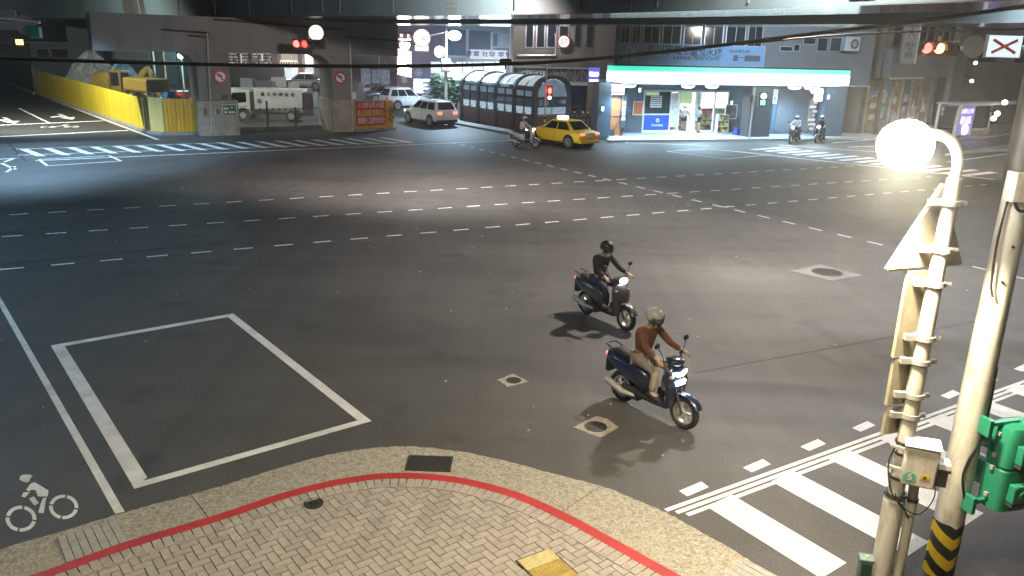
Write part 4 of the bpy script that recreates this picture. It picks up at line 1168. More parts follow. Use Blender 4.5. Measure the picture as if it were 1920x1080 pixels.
bx('board', mk('brown_board', (.2, .15, .11), .7, var=.3), t, 0, .45, .1, .2, .4, 2.4)
m = MB(); rr = random.Random(9)
for k in range(7): m.box(.0 + rr.uniform(0, .4), .2 + rr.uniform(.1, .5), 0, .095, .4 + k * .28, .55 + k * .28)
tag(m.build('meter', M_PALE, t, smooth=False), kind='stuff')
m = MB(); m.cyl((.6, .1, 0), (.6, .1, 3), .05, n=8); m.build('standpipe', M_DARKP, t)
# orange door and small lit shop left of the store
def leftshop():
    F = Fac((FS.at(0, 1.4)).to_2d(), R(10))
    a, b, z0, z1 = F.rect(1146, 178, 1167, 238)
    t = thing('tea_shop_door', 'orange wooden door glowing under a small lit fascia', 'door', F.at(a, 0, .12), F.a)
    w = b - a
    bx('leaf', mk('orange_door', (.42, .17, .07), .5, var=.2, scale=3), t, 0, w, .02, .08, 0, 2.3)
    m = MB(); m.box(-.08, 0, 0, .12, 0, 2.4); m.box(w, w + .08, 0, .12, 0, 2.4); m.box(0, w, 0, .12, 2.302, 2.4); m.box(0, w, .0, .018, 1.15, 1.22); m.bar((.1, .0, .1), (w - .1, .0, 1.1), .08, .03); m.build('frame', M_PILD, t, smooth=False)
    a, b, z0, z1 = F.rect(1139, 157, 1171, 178, -.3)
    t = thing('fascia_sign', 'small glowing white and pink fascia above the orange door', 'shop sign', F.at(a, -.3, z0), F.a)
    w, h = b - a, z1 - z0
    bx('light_box', glow('fascia_glow', (1, .93, .88), 2.2), t, 0, w, 0, .3, 0, h)
    bx('pink_strip', glow('fascia_pink', (.95, .5, .75), 1.3), t, .02, w - .02, -.012, -.001, .0, h * .35)
    bx('hood', M_SHUT, t, -.1, w + .15, -.35, .3, h + .003, h + .18)
    text(t, '茶之品茗', .22, M_INK, (w / 2, -.016, h * .62))
    text(t, '珍珠奶茶', .2, M_WHITE, (w / 2, -.018, h * .17))
    lamp('AREA', 'fascia_light', (w / 2, -.3, -.1), 40, (1, .85, .75), t, .8)
    a, b, z0, z1 = F.rect(1165, 176, 1174, 240, -.25)
    t = thing('vertical_sign', 'tall narrow dark sign with white characters beside the orange door', 'sign', F.at(a, -.25, max(.12, z0)), F.a)
    w, h = b - a, z1 - z0
    bx('board', M_PILD, t, 0, w, 0, .12, 0, h)
    text(t, '茶\n飲\n冰\n品', .3, M_WHITE, (w / 2, -.006, h * .5))
    a, b, z0, z1 = F.rect(1133, 188, 1138, 232, -.1)
    t = thing('vertical_sign', 'slim white lit strip sign left of the orange door', 'sign', F.at(a, -.1, .12), F.a)
    bx('strip', glow('strip_glow', (.9, .95, 1), 1.0), t, 0, b - a, 0, .08, .4, 2.1); bx('foot', M_DARKP, t, 0, b - a, 0, .08, 0, .398)
    t = thing('planter_box', 'dark step and planter boxes at the foot of the pillar by the orange door', 'planter', F.at(F.W(1122, 240)[0], -.2, .14), F.a)
    bx('trough', M_PILD, t, 0, 1.0, 0, .5, 0, .3); bx('soil', M_JOINT, t, .05, .95, .05, .45, .301, .33)
leftshop()
# ---------------------------------------------------------------- brown block left of the store
FB = Fac((-.6, 58.0), R(2))
bw = FB.thing('brown_building', 'dim brown tiled building with a roller shutter left of the store', 'building')
s0, s1 = FB.W(962, 80)[0], FB.W(1135, 80)[0]
mb = MB(); mb.box(s0, s1 + 1.5, 0, 9, 3.3, 14); mb.build('upper_wall', M_WALLK, bw, smooth=False)
mb = MB(); mb.box(s0, s1 + 1.5, .6, 9, -.1, 3.298); mb.build('ground_wall', M_WALLK, bw, smooth=False)
for (x0_, x1_) in ((985, 1001), (1005, 1022), (1025, 1044), (1047, 1066), (1076, 1089), (1098, 1112)):
    a, b, z0, z1 = FB.rect(x0_, 62, x1_, 90, -.05)
    f = bx('window', M_FRAME if x0_ < 1070 else M_WALLK, bw, a, b, -.06, -.001, z0, z1 + .5); bx('pane', M_GLASS, f, a + .07, b - .07, -.075, -.061, z0 + .07, z1 + .45)
for q in (((970, 104), (1042, 104)), ((1042, 62), (1042, 104))):
    a, b = FB.W(q[0][0], q[0][1], -.1), FB.W(q[1][0], q[1][1], -.1); mb = MB(); mb.cyl((a[0], -.1, a[1]), (b[0], -.1, b[1]), .07, n=8); mb.build('wall_pipe', M_FRAME, bw)
a, b, z0, z1 = FB.rect(1052, 158, 1100, 240, .5)
sh = MB(); zz = 0
shp = bx('roller_shutter', M_SHUT, bw, a, b, .56, .598, 0, 3.1)
for k in range(22): bx('slat', M_SHUT, shp, a, b, .535, .558, .02 + k * .14, .135 + k * .14)
a, b, z0, z1 = FB.rect(1052, 152, 1103, 160, -.2); bx('lintel', M_PALE, bw, a, b, -.2, .55, z0, z1)
a, b, z0, z1 = FB.rect(1101, 158, 1113, 250, -.2); bx('pillar', mk('yellowed_pillar', (.30, .27, .16), .7, var=.2), bw, a, b, -.2, .5, -.05, 3.29); bx('pillar', M_PILD, bw, b + .02, b + .55, -.15, .5, -.05, 3.29)
# round lit clock-like sign upstairs
s, z = FB.W(1057, 78, -.35)
t = thing('round_sign', 'round white sign with a red rim and the numeral 27 upstairs on the brown wall', 'sign', FB.at(s, -.35, z), FB.a)
m = MB(); m.disc((0, 0, 0), .38, (0, 1, 0), .1, 28); m.build('face', glow('round_sign_glow', (1, 1, 1), 1.2), t)
m = MB(); m.ringdisc((0, -.02, 0), .36, .44, (0, 1, 0), .12, 32); m.build('rim', M_SGNR, t)
text(t, '27', .5, M_INK, (0, -.056, 0))
bx('bracket', M_DARKP, t, -.03, .03, .05, .34, -.03, .03)
# truss billboard with worn latin letters
FT = Fac(FB.at(0, -1.0).to_2d(), R(-1))
a, b = FT.W(962, 130)[0], FT.W(1104, 140)[0]; z0, z1 = FT.W(1035, 153)[1], FT.W(1035, 127)[1]
t = thing('letter_billboard', 'old framed billboard with bare struts and worn letters above the shutter', 'billboard', FT.at(a, 0, z0), FT.a)
w, h = b - a, z1 - z0
m = MB()
m.bar((0, 0, h), (w, 0, h), .09); m.bar((0, 0, 0), (w, 0, 0), .09); m.bar((0, 0, 0), (0, 0, h), .12); m.bar((w, 0, 0), (w, 0, h), .12); m.build('frame', M_FRAME, t, smooth=False)
bx('backing', M_WALLK, t, .02, w - .02, .08, .12, -.02, h)
for k in range(1, 11): m = MB(); m.bar((w * k / 11, .02, .05), (w * k / 11, .02, h - .05), .04); m.build('strut', M_FRAME, t, smooth=False)
for k in range(5, 11): m = MB(); m.bar((w * k / 11 + .06, .05, .1 if k % 2 else h - .1), (w * (k + 1) / 11 - .06, .05, h - .1 if k % 2 else .1), .03); m.build('brace', M_FRAME, t, smooth=False)
bx('letter_panel', M_PALE, t, .3, w * .42, .045, .075, .12, h - .2)
text(t, 'TAI TAI', h * .62, M_INK, (w * .23, .035, h * .45), sx=.95); text(t, 'NZI', h * .6, M_FRAME, (w * .62, -.03, h * .47))
t2 = FT
a, b, z0, z1 = FT.rect(1104, 127, 1124, 154, -.6)
t = thing('hanging_sign', 'blue hanging light box with two white Chinese characters left of the store', 'shop sign', FT.at(a, -.6, z0), FT.a)
w, h = b - a, z1 - z0
bx('light_box', glow('blue_sign_glow', (.05, .05, .75), .9), t, 0, w, 0, .2, 0, h)
text(t, '現炒', w * .46, glow('sign_char_glow', (.95, .93, 1), 4.5), (w / 2, -.012, h * .52))
bx('white_strip', MATS['sign_char_glow'], t, .08, w - .08, -.012, -.001, .05, .16)
bx('bracket', M_DARKP, t, .2, .3, .2, 1.4, h * .5, h * .5 + .08)
# ---------------------------------------------------------------- block along the street at right
FR = Fac((24.6, 56.2), R(44))
M_BLKB = mk('brownish_render', (.21, .185, .155), .8, var=.14, scale=.6, dirt=(.12, .105, .09), dscale=.6, damt=.5)
rb_ = FR.thing('corner_block', 'brownish block with a plain grey band over shuttered shops at right', 'building')
sM = FR.W(1793, 100)[0]
mb = MB(); mb.box(-.4, sM, 0, 9, 3.9, 14); mb.build('upper_wall', M_BLKB, rb_, smooth=False)
mb = MB(); mb.box(-.4, sM, 1.0, 9, -.05, 3.898); mb.build('ground_wall', M_BLKB, rb_, smooth=False)
for k in range(8):
    x = .8 + (sM - 1.2) * k / 8
    f = bx('window', M_WALLK, rb_, x, x + (sM - 1.2) / 8 - .3, -.03, -.001, 5.9, 8.2); bx('pane', M_GLASS, f, x + .08, x + (sM - 1.2) / 8 - .38, -.045, -.031, 6.0, 8.1)
bx('band', M_WALLG, rb_, 0, sM - .4, -.5, -.002, 4.0, 5.8); bx('sill', M_PALE, rb_, 0, 6, -.55, -.503, 3.85, 3.97)
cols = [(.3, .24, .15), (.22, .24, .26), (.28, .24, .12), (.15, .2, .24), (.3, .23, .16), (.25, .2, .14)]
n = 6
for k in range(n):
    x = .3 + (sM - 2.2) * k / n; w = (sM - 2.2) / n - .15
    p = bx('shop_bay', mk('bay_front_%d' % k, cols[k], .7, var=.45, scale=2.5), rb_, x, x + w, .8, .998, .1, 3.7)
    rr = random.Random(40 + k)
    for j in range(5):
        xx = x + rr.uniform(.05, max(.1, w - .9)); zz = rr.uniform(.8, 3.0)
        bx('notice', mk('bay_notice_%d_%d' % (k, j), tuple(rr.uniform(.12, .55) for _ in range(3)), .6, var=.4, scale=6) if j < 2 else M_PSTR, p, xx, xx + rr.uniform(.35, .8), .76, .799, zz, zz + rr.uniform(.3, .7))
    m = MB(); m.box(x + w, x + w + .14, .6, .998, 0, 3.9); m.build('mullion', M_WALLK, rb_, smooth=False)
s0, s1 = FR.W(1762, 130)[0], FR.W(1794, 130)[0]
bx('corner_pier', M_WALLG, rb_, sM - 2.6, sM - .1, -.9, -.52, 0, 14)
# vertical 大 sign
a, b, z0, z1 = FR.rect(1629, 58, 1655, 117, -.7)
b = a + 1.5
t = thing('vertical_sign', 'tall grey shop sign headed by the character 大', 'shop sign', FR.at(.15, -1.0, 4.9), R(12))
bx('board', mk('grey_sign_board', (.30, .29, .27), .6, var=.15), t, 0, 1.05, 0, .22, 0, 2.6); bx('edge', M_WHITE, t, 1.052, 1.14, -.01, .23, 0, 2.6)
text(t, '大', .62, M_INK, (.5, -.006, 1.95)); text(t, '和中\n餐\n西飲', .34, M_INK, (.52, -.006, .85))
bx('bracket', M_DARKP, t, .4, .5, .22, 1.2, 1.2, 1.3)
# dark block beyond
FD = Fac(FR.at(sM, 0).to_2d(), R(30))
db = FD.thing('dark_block', 'dark brown wall beyond the corner block at far right', 'building')
mb = MB(); mb.box(.02, 40, .1, 8, -.05, 15); mb.build('wall', mk('dark_brown_wall', (.12, .10, .085), .8, var=.2, scale=.5), db, smooth=False)
for k in range(6): f = bx('window', M_WALLK, db, 3 + 5 * k, 5.5 + 5 * k, .04, .099, 5, 7); bx('pane', M_GLASS, f, 3.1 + 5 * k, 5.4 + 5 * k, .02, .039, 5.1, 6.9)
# two tiny lit windows / lamps on it
for (px, py, lab, c_) in ((1829, 118, 'tiny white lamp high on the dark wall at right', (.9, .95, 1)), (1822, 152, 'tiny white lamp lower on the dark wall at right', (.9, .95, 1)), (1884, 192, 'white lamp at the shelter roof end', (.95, .97, 1)), (1870, 213, 'upper white lamp inside the far shelter', (1, .95, .93)), (1863, 222, 'lower white lamp inside the far shelter', (1, .95, .93))):
    c = D(px, py, 57); t = thing('small_lamp', lab, 'lamp', c)
    m = MB(); m.sphere((0, 0, 0), .13 if py < 160 else .19, 10, 6); m.build('bulb', glow('lamp_%d' % px, c_, 4), t); m = MB(); m.cyl((0, .1, -.05), (0, .9, .1), .05, n=8); m.build('bracket', M_DARKP, t)
# ---------------------------------------------------------------- glazed kiosk with barrel roof (entrance pavilion)
kc, kl = G(1000, 250), G(866, 228)
kd = (kl - kc); KL = kd.length; FK = Fac(kc.to_2d(), math.atan2(kd.y, kd.x))     # local x runs back along the long side; local -y is the far side
ks = thing('glass_kiosk', 'glazed kiosk with arched ribs, barrel roof lights and sunburst panes', 'kiosk', kc, math.atan2(kd.y, kd.x))
M_KF = mk('kiosk_frame', (.075, .078, .085), .5, .2, var=.12)
M_KB = mk('kiosk_base', (.15, .085, .075), .6, var=.2, scale=3, dirt=(.08, .05, .05), dscale=2, damt=.6)
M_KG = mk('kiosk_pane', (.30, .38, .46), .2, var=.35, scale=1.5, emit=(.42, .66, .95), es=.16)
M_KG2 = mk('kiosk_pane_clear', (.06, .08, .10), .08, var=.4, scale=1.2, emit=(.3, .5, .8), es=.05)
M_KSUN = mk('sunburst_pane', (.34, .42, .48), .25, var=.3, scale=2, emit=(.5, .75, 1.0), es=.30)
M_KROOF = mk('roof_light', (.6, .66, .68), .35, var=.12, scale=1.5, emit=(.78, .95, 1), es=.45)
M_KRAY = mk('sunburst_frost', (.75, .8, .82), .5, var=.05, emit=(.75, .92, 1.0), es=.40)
KW = 2.85; ZB, ZE, ZR = 1.05, 2.75, 3.62
# long side is local y = 0 facing local +? -> outward is +y when x runs backwards, so outward = +n
OUTN = 1 if FK.n.dot(Vector((0, -1, 0))) > 0 else -1
y_o, y_i = 0.0, -OUTN * KW
def kb(x0, x1, y0, y1, z0, z1, name, mat, par=ks): return bx(name, mat, par, x0, x1, OUTN * y0, OUTN * y1, z0, z1)
base = kb(0, KL, 0, -KW, -.05, ZB, 'base', M_KB)
kb(-.15, KL + .1, .06, -.25, ZB + .001, ZB + .09, 'sill', M_KF)
nb_ = 4
def arch(x, w=.28):
    pts = []
    R0 = KW / 2 + .12
    for k in range(17):
        a = PI * k / 16; pts.append((OUTN * (-KW / 2 + (KW / 2 + .12) * math.cos(a)), ZE - .1 + (ZR - ZE + .1) * math.sin(a)))
    inn = []
    for k in range(17):
        a = PI * k / 16; inn.append((OUTN * (-KW / 2 + (KW / 2 - .18) * math.cos(a)), ZE - .1 + (ZR - ZE - .12) * math.sin(a)))
    m = MB()
    for k in range(16):
        q = [pts[k], pts[k + 1], inn[k + 1], inn[k]]
        m.extr([(x - w / 2, a, b) for a, b in q], (w, 0, 0))
    for yy in (.12, -KW - .12): m.box(x - w / 2, x + w / 2, OUTN * yy, OUTN * (yy - .30 if yy > 0 else yy + .3), 0, ZE - .09)
    m.build('arched_rib', M_KF, ks, smooth=False)
bay = KL / nb_
for k in range(nb_ + 1): arch(k * bay)
for k in range(nb_):
    x0, x1 = k * bay + .16, (k + 1) * bay - .16
    xm_ = (x0 + x1) / 2
    kb(x0, x1, .05, -.15, 2.1, 2.28, 'transom', M_KF); kb(x0, x1, .03, -.12, ZE - .12, ZE - .0, 'eave_beam', M_KF)
    for (p, q) in ((x0, xm_ - .04), (xm_ + .04, x1)):
        lo = kb(p + .03, q - .03, .005, -.02, ZB + .12, 1.62, 'sunburst_pane', M_KSUN)
        c = ((p + q) / 2, ZB + .18)
        m = MB()
        for r_ in range(9):
            a = PI * (r_ + .5) / 9; a2 = a + .12
            f = lambda a, r: (min(max(c[0] + r * math.cos(a), p + .04), q - .04), OUTN * .012, min(c[1] + r * math.sin(a), 1.6))
            m.extr([f(a, .16), f(a, .62), f(a2, .62), f(a2, .16)], (0, OUTN * .01, 0))
        m.extr([(c[0] + .14 * math.cos(PI * j / 8), OUTN * .012, c[1] - .05 + .14 * math.sin(PI * j / 8)) for j in range(9)], (0, OUTN * .01, 0))
        m.build('sunburst_ray', M_KRAY, lo, smooth=False)['kind'] = 'stuff'
        kb(p + .03, q - .03, .005, -.02, 1.68, 2.09, 'clear_pane', M_KG2); kb(p + .03, q - .03, .005, -.02, 2.29, ZE - .13, 'clerestory_pane', M_KG)
        kb(p, q, .03, -.05, 1.62, 1.68, 'rail', M_KF)
        # curved roof light above this half bay
        m = MB(); N = 10; rings = []
        for j in range(1, N):
            a = PI * j / N; rings.append([(p + .03, OUTN * (-KW / 2 + (KW / 2) * math.cos(a)), ZE - .1 + (ZR - ZE) * math.sin(a)), (q - .03, OUTN * (-KW / 2 + (KW / 2) * math.cos(a)), ZE - .1 + (ZR - ZE) * math.sin(a))])
        m.loft(rings, cap=False, closed=False); m.build('roof_light', M_KROOF, ks)
    kb(xm_ - .04, xm_ + .04, .06, -.1, ZB + .1, ZE - .12, 'mullion', M_KF)
# gable toward the shop
def gb(y0, y1, z0, z1, name, mat, x=-.02, t=.04): return bx(name, mat, ks, x - t, x, OUTN * y0, OUTN * y1, z0, z1)
for (p, q) in ((-.28, -KW / 2 + .05), (-KW / 2 - .05, -KW + .28)):
    gb(p, q, ZB + .12, 1.62, 'gable_pane', M_KSUN); gb(p, q, 1.7, 2.12, 'gable_pane', M_KG2); 
gb(-.28, -KW + .28, 1.62, 1.7, 'rail', M_KF, -.03, .06); gb(-.28, -KW + .28, 2.12, 2.25, 'transom', M_KF, -.03, .06)
m = MB(); m.extr([(-.04, OUTN * (-KW / 2 + (KW / 2 - .2) * math.cos(PI * j / 12)), 2.27 + (ZR - 2.27 - .28) * math.sin(PI * j / 12)) for j in range(13)], (.02, 0, 0)); m.build('fanlight', M_KG, ks, smooth=False)
o = text(ks, '05', .42, M_INK, (-.065, OUTN * -.75, 1.9), (PI / 2, 0, -PI / 2 if OUTN < 0 else -PI / 2)); 
gb(-.35, -1.1, 1.72, 2.1, 'number_board', M_PALE, -.045, .015)
lamp('AREA', 'kiosk_light', ks.matrix_basis @ Vector((KL * .42, y_i / 2, 2.6)), 60, (.75, .9, 1), None, 1.5)
bx('light_tube', glow('kiosk_tube', (.85, .95, 1), 6), ks, KL * .28, KL * .44, OUTN * -.5, OUTN * -.4, 1.78, 1.98)
# red stop-line kerb under it
m = MB(); P = [G(858, 229), G(1000, 254), G(1052, 249), G(1100, 246), G(1125, 262), G(1005, 262), G(850, 233)]
m.prism([(p.x, p.y) for p in P][::-1] if sum(P[i].x * P[(i + 1) % 7].y - P[(i + 1) % 7].x * P[i].y for i in range(7)) < 0 else [(p.x, p.y) for p in P], -.02, .13)
tag(m.build('kiosk_pavement', M_CONC, smooth=False), kind='structure')
# ---------------------------------------------------------------- shrubs and street pole left of it
M_LEAF = mk('shrub_leaf', (.045, .075, .04), .6, var=.5, scale=3, rnd=.5)
M_BARK = mk('bark', (.10, .08, .06), .9, var=.3, scale=8)
def shrub(name, label, loc, w, d, h, n, seed, cat='shrub', trunk=.5, leaf=.16, mat=None):
    t = thing(name, label, cat, loc)
    rr = random.Random(seed); m = MB()
    cl = [(rr.uniform(-.6, .6) * w, rr.uniform(-.6, .6) * d, trunk + (h - trunk) * rr.uniform(.15, .85), rr.uniform(.35, .6)) for _ in range(9)]
    for k in range(n):
        c = rr.choice(cl); v = Vector((rr.gauss(0, 1), rr.gauss(0, 1), rr.gauss(0, 1))).normalized() * rr.random() ** .4
        p = Vector((c[0] + v.x * w * c[3], c[1] + v.y * d * c[3], c[2] + v.z * (h - trunk) * .4 * c[3] * 1.6))
        p.z = max(.1, min(h, p.z)); a = Vector((rr.uniform(-1, 1), rr.uniform(-1, 1), rr.uniform(-.6, .6))).normalized() * leaf * rr.uniform(.6, 1.3); b = a.cross(Vector((rr.uniform(-1, 1), rr.uniform(-1, 1), rr.uniform(-1, 1)))).normalized() * leaf * .5
        m.add([p - a, p + b, p + a, p - b], [(0, 1, 2, 3)])
    tag(m.build('foliage', mat or M_LEAF, t, smooth=False), kind='stuff')
    m = MB()
    m.tube([(0, 0, 0), (.05, 0, trunk * .6), (.02, .03, h * .55)], [.09, .07, .03], 7)
    for k in range(5):
        c = cl[k]; m.tube([(.03, 0, trunk * .7), (c[0] * .5, c[1] * .5, (trunk + c[2]) / 2), (c[0], c[1], c[2])], [.045, .03, .012], 5)
    m.build('stem', M_BARK, t)
    return t
p = D(826, 190, 64); shrub('street_shrub', 'dark leafy shrub left of the glass kiosk behind the street pole', (p.x - .1, 64, 0), 1.0, .9, 3.1, 900, 3)
p = D(845, 190, 62); shrub('street_shrub', 'second dark shrub close against the end of the glass kiosk', (p.x + .35, 62, 0), 1.0, .8, 2.9, 900, 4)
p = D(1612, 190, 61); shrub('street_tree', 'small green tree in front of the corner block shop bays', (p.x, 61.5, .1), 1.5, .9, 4.0, 900, 6, 'tree', 1.6, .2, mk('tree_leaf', (.09, .14, .05), .6, var=.4, scale=3, rnd=.5))
# street pole with bracket lamp (star-bright)
c = D(836, 150, 60.5)
t = thing('street_lamp', 'street pole with a dazzling blue white lamp over the kiosk', 'street lamp', (c.x, 60.5, 0))
top = D(833, 58, 60.5).z
m = MB(); m.cyl((0, 0, 0), (0, 0, top), .13, .10, n=10); m.build('post', M_ZINC, t)
hd_ = D(852, 66, 60.0) - Vector((c.x, 60.5, 0))
m = MB(); m.tube([(0, 0, top - .5), (.25, -.1, top - .1), (hd_.x * .7, hd_.y * .7, hd_.z + .12)], .05, 7); m.build('arm', M_ZINC, t)
m = MB(); m.loft([ell(x, hy, hd_.z + .12, hz, 10) for x, hy, hz in ((hd_.x - .45, .1, .06), (hd_.x - .2, .24, .1), (hd_.x + .3, .24, .1), (hd_.x + .45, .1, .05))]); hh_ = m.build('lamp_head', M_ZINC, t)
m = MB(); m.sphere((hd_.x, hd_.y, hd_.z - .02), .42, 16, 10, 1.1, .9, .8); m.build('lens', glow('street_lamp_lens', (.72, .93, 1.0), 34), hh_)
lamp('SPOT', 'street_lamp_beam', (hd_.x, hd_.y, hd_.z - .5), 5200, (.55, .80, 1.0), t, .3, R(170), .5)
m = MB(); m.box(-.34, .34, -.25, .25, D(836, 135, 60.5).z, D(836, 110, 60.5).z); m.build('junction_box', mk('box_rust', (.30, .2, .15), .7, var=.35, scale=6), t, smooth=False, bev=.05)
m = MB(); m.tube([(-.1, 0, top - .1), (-1.2, 0, top - .35), (-3.4, 0, top - .55)], .045, 7); m.build('signal_arm', M_WHITE, t)
def glare_disc(px, py, Y, r, label, mat, name='round_sign', plate=None):  # sign faces emit to imitate reflected glare
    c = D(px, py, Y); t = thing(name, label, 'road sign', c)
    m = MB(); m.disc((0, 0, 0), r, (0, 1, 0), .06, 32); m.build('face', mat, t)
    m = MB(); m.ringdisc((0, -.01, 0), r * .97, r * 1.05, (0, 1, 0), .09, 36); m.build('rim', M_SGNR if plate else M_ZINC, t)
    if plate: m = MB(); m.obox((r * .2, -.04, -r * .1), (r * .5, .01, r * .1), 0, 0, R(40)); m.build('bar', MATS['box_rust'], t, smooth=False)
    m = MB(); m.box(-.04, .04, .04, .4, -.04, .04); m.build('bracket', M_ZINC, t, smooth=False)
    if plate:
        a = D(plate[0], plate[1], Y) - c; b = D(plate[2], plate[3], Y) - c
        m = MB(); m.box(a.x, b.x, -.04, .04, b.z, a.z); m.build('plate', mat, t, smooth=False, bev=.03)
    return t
glare_disc(791, 71, 60.2, .62, 'pinkish round sign with added glow over a white plate beside the neon tower', glow('retro_glow_pink', (1, .88, .86), 1.5), plate=(778, 84, 803, 96))
t = glare_disc(593, 61.5, 46.5, .42, 'cream round sign with added glow on the bridge crossbeam above the red signal', glow('retro_glow_cream', (1, .93, .8), 1.6))
c = D(824, 97, 61); t = thing('flood_light', 'bright oval floodlight below the star bright street lamp', 'lamp', c)
m = MB(); m.sphere((0, 0, 0), .42, 12, 8, .9, .5, 1); m.build('lens', glow('flood_lens', (.85, .93, 1), 5), t); m = MB(); m.cyl((.3, .1, 0), (.55, .1, .1), .06, n=8); m.build('bracket', M_ZINC, t)
lamp('SPOT', 'flood_beam', (.3, .6, 0), 5200, (.50, .70, 1), t, .3, R(120), .6, (.22, 1, -.02))
# ---------------------------------------------------------------- neon tower block and blue-lit shop block
Y1 = 84
FN = Fac((0, Y1), 0)
M_BRICKR = mk('red_brown_tile', (.22, .13, .11), .6, var=.15, scale=.8)
M_PURP = mk('mauve_tile', (.26, .21, .26), .55, var=.12, scale=1, stretch=(4, 1, .2))
def block(name, label, x0, x1, dep, mat, ztop=16, Y=Y1):
    F = Fac((0, Y), 0)
    a, b = F.W(x0, 100)[0], F.W(x1, 100)[0]
    t = thing(name, label, 'building', (a, Y, 0)); bx('wall', mat, t, 0, b - a, 0, dep, -.05, ztop)
    return t, F, a
nb, F, a0 = block('neon_building', 'mauve tiled block carrying the tall white neon sign', 744, 834, 8, M_PURP)
def on(t, F, a0, x0, y0, x1, y1, name, mat, d0=-.06, d1=-.001, par=None):
    p, q, z0, z1 = F.rect(x0, y0, x1, y1); return bx(name, mat, par or t, p - a0, q - a0, d0, d1, z0, z1)
on(nb, F, a0, 748, 60, 772, 200, 'red_wall', M_BRICKR)
on(nb, F, a0, 752, 168, 764, 196, 'doorway', M_GLASS, -.09, -.061); on(nb, F, a0, 767, 165, 776, 190, 'notice', M_PALE, -.1, -.061)
for (px, py, r, lab) in ((785.5, 136, .36, 'small round pale sign on the mauve wall'), (758, 151, .28, 'small round pinkish sign low on the red wall')):
    p_ = D(px, py, Y1 - .2); t = thing('round_sign', lab, 'sign', p_); m = MB(); m.disc((0, 0, 0), r, (0, 1, 0), .1, 20); m.build('face', M_PALE, t); m = MB(); m.ringdisc((0, -.03, 0), r * .55, r * .7, (0, 1, 0), .06, 20); m.build('ring', M_INK, t)
# tall neon
p0, p1, z0, z1 = F.rect(745, 62, 771, 146, -1.2)
t = thing('neon_sign', 'tall pinkish white neon tower sign of slanting tubes', 'neon sign', (p0, Y1 - 1.2, z0))
w, h = p1 - p0, z1 - z0
bx('backing', M_BRICKR, t, .1, w, .12, .4, 0, h)
M_NEON = glow('neon_white_pink', (1, .86, .88), 5.0)
for k in range(8):
    z = h * (.04 + .075 * k); m = MB(); m.bar((0, .05, z + .26), (w, .05, z), .12, .2); m.build('neon_bar', M_NEON, t, smooth=False)
m = MB(); m.sphere((w * .55, .05, h * .74), .52, 12, 8, 1, .3, .9); m.build('neon_emblem', M_NEON, t)
for k in range(2):
    m = MB(); m.bar((w * (.3 + .5 * k), .05, h * .84), (w * (.3 + .5 * k), .05, h * .97), .14, .14); m.bar((w * (.12 + .5 * k), .05, h * (.86)), (w * (.48 + .5 * k), .05, h * .86), .14, .14); m.build('neon_character', M_NEON, t, smooth=False)
lamp('AREA', 'neon_spill', (w / 2, -.6, h * .4), 260, (1, .7, .75), t, 1.5, direction=(0, -1, -.35))
# white glyph sign, lower
p0, p1, z0, z1 = F.rect(777, 150, 808, 173, -1.5)
t = thing('neon_sign', 'low glowing white Chinese sign with a blue halo behind the parked cars', 'neon sign', (p0, Y1 - 1.5, z0)); w, h = p1 - p0, z1 - z0
bx('light_box', glow('low_neon_blue', (.30, .34, 1), 1.6), t, -.1, w + .1, .05, .3, -.1, h + .1)
text(t, '永和', h * .78, glow('low_neon_white', (.9, .95, 1), 8), (w / 2, -.0, h * .62), ext=.03); bx('white_strip', MATS['low_neon_white'], t, .05, w - .05, -.03, .04, .0, h * .28)
lamp('AREA', 'low_neon_spill', (w / 2, -.4, h / 2), 220, (.75, .82, 1), t, 1.2, direction=(0, -1, -.4))
# blue-lit block
M_BLUEW = mk('pale_blue_wall', (.40, .44, .48), .6, var=.15, scale=.6)
bb, F, a0 = block('blue_lit_block', 'pale shop block bathed in blue white lamp light behind the kiosk', 835, 964, 10, M_BLUEW)
for (x0, y0, x1, y1) in ((836, 56, 874, 106), (880, 58, 921, 92)): 
    f = on(bb, F, a0, x0, y0, x1, y1, 'window', M_SHUT)
for (x0, y0, x1, y1) in ((836, 104, 877, 108), (874, 55, 878, 120), (835, 52, 838, 150), (920, 60, 923, 96)):
    on(bb, F, a0, x0, y0, x1, y1, 'frame_bar', M_WHITE, -.25, -.062)
for (x0, y0, x1, y1) in ((924, 62, 934, 88), (937, 62, 956, 86), (925, 89, 956, 97), (960, 60, 964, 90)):
    f = on(bb, F, a0, x0, y0, x1, y1, 'window', M_FRAME, -.08, -.001); on(bb, F, a0, x0 + 1, y0 + 1, x1 - 1, y1 - 1, 'pane', M_SHUT if x0 != 937 else M_PALE, -.1, -.081)
p0, p1, z0, z1 = F.rect(881, 94, 951, 111, -1.0)
t = thing('shop_canopy', 'white printed fabric canopy sign with a glow added to its sheet', 'canopy', (p0, Y1 - 1.0, z0)); w, h = p1 - p0, z1 - z0
m = MB(); m.extr([(0, .8, h), (0, .95, h), (0, .15, 0), (0, 0, 0)], (w, 0, 0)); m.build('sheet', glow('canopy_added_glow', (.82, .90, 1), .75), t, smooth=False)  # sheet given its own glow in place of light falling on it
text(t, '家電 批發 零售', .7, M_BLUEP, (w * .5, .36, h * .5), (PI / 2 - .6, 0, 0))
p0, p1, z0, z1 = F.rect(953, 100, 968, 114, -1.2); t = thing('hanging_sign', 'small dark hanging sign right of the white canopy', 'sign', (p0, Y1 - 1.2, z0)); bx('board', M_PILD, t, 0, p1 - p0, 0, .2, 0, z1 - z0); bx('lettering_strip', M_PALE, t, .1, p1 - p0 - .1, -.01, -.001, .2, .45); bx('lettering_strip', M_PALE, t, .1, p1 - p0 - .1, -.01, -.001, .55, .7)
M_SHOPLIT = glow('lit_shopfront', (.80, .92, 1.0), 1.5)
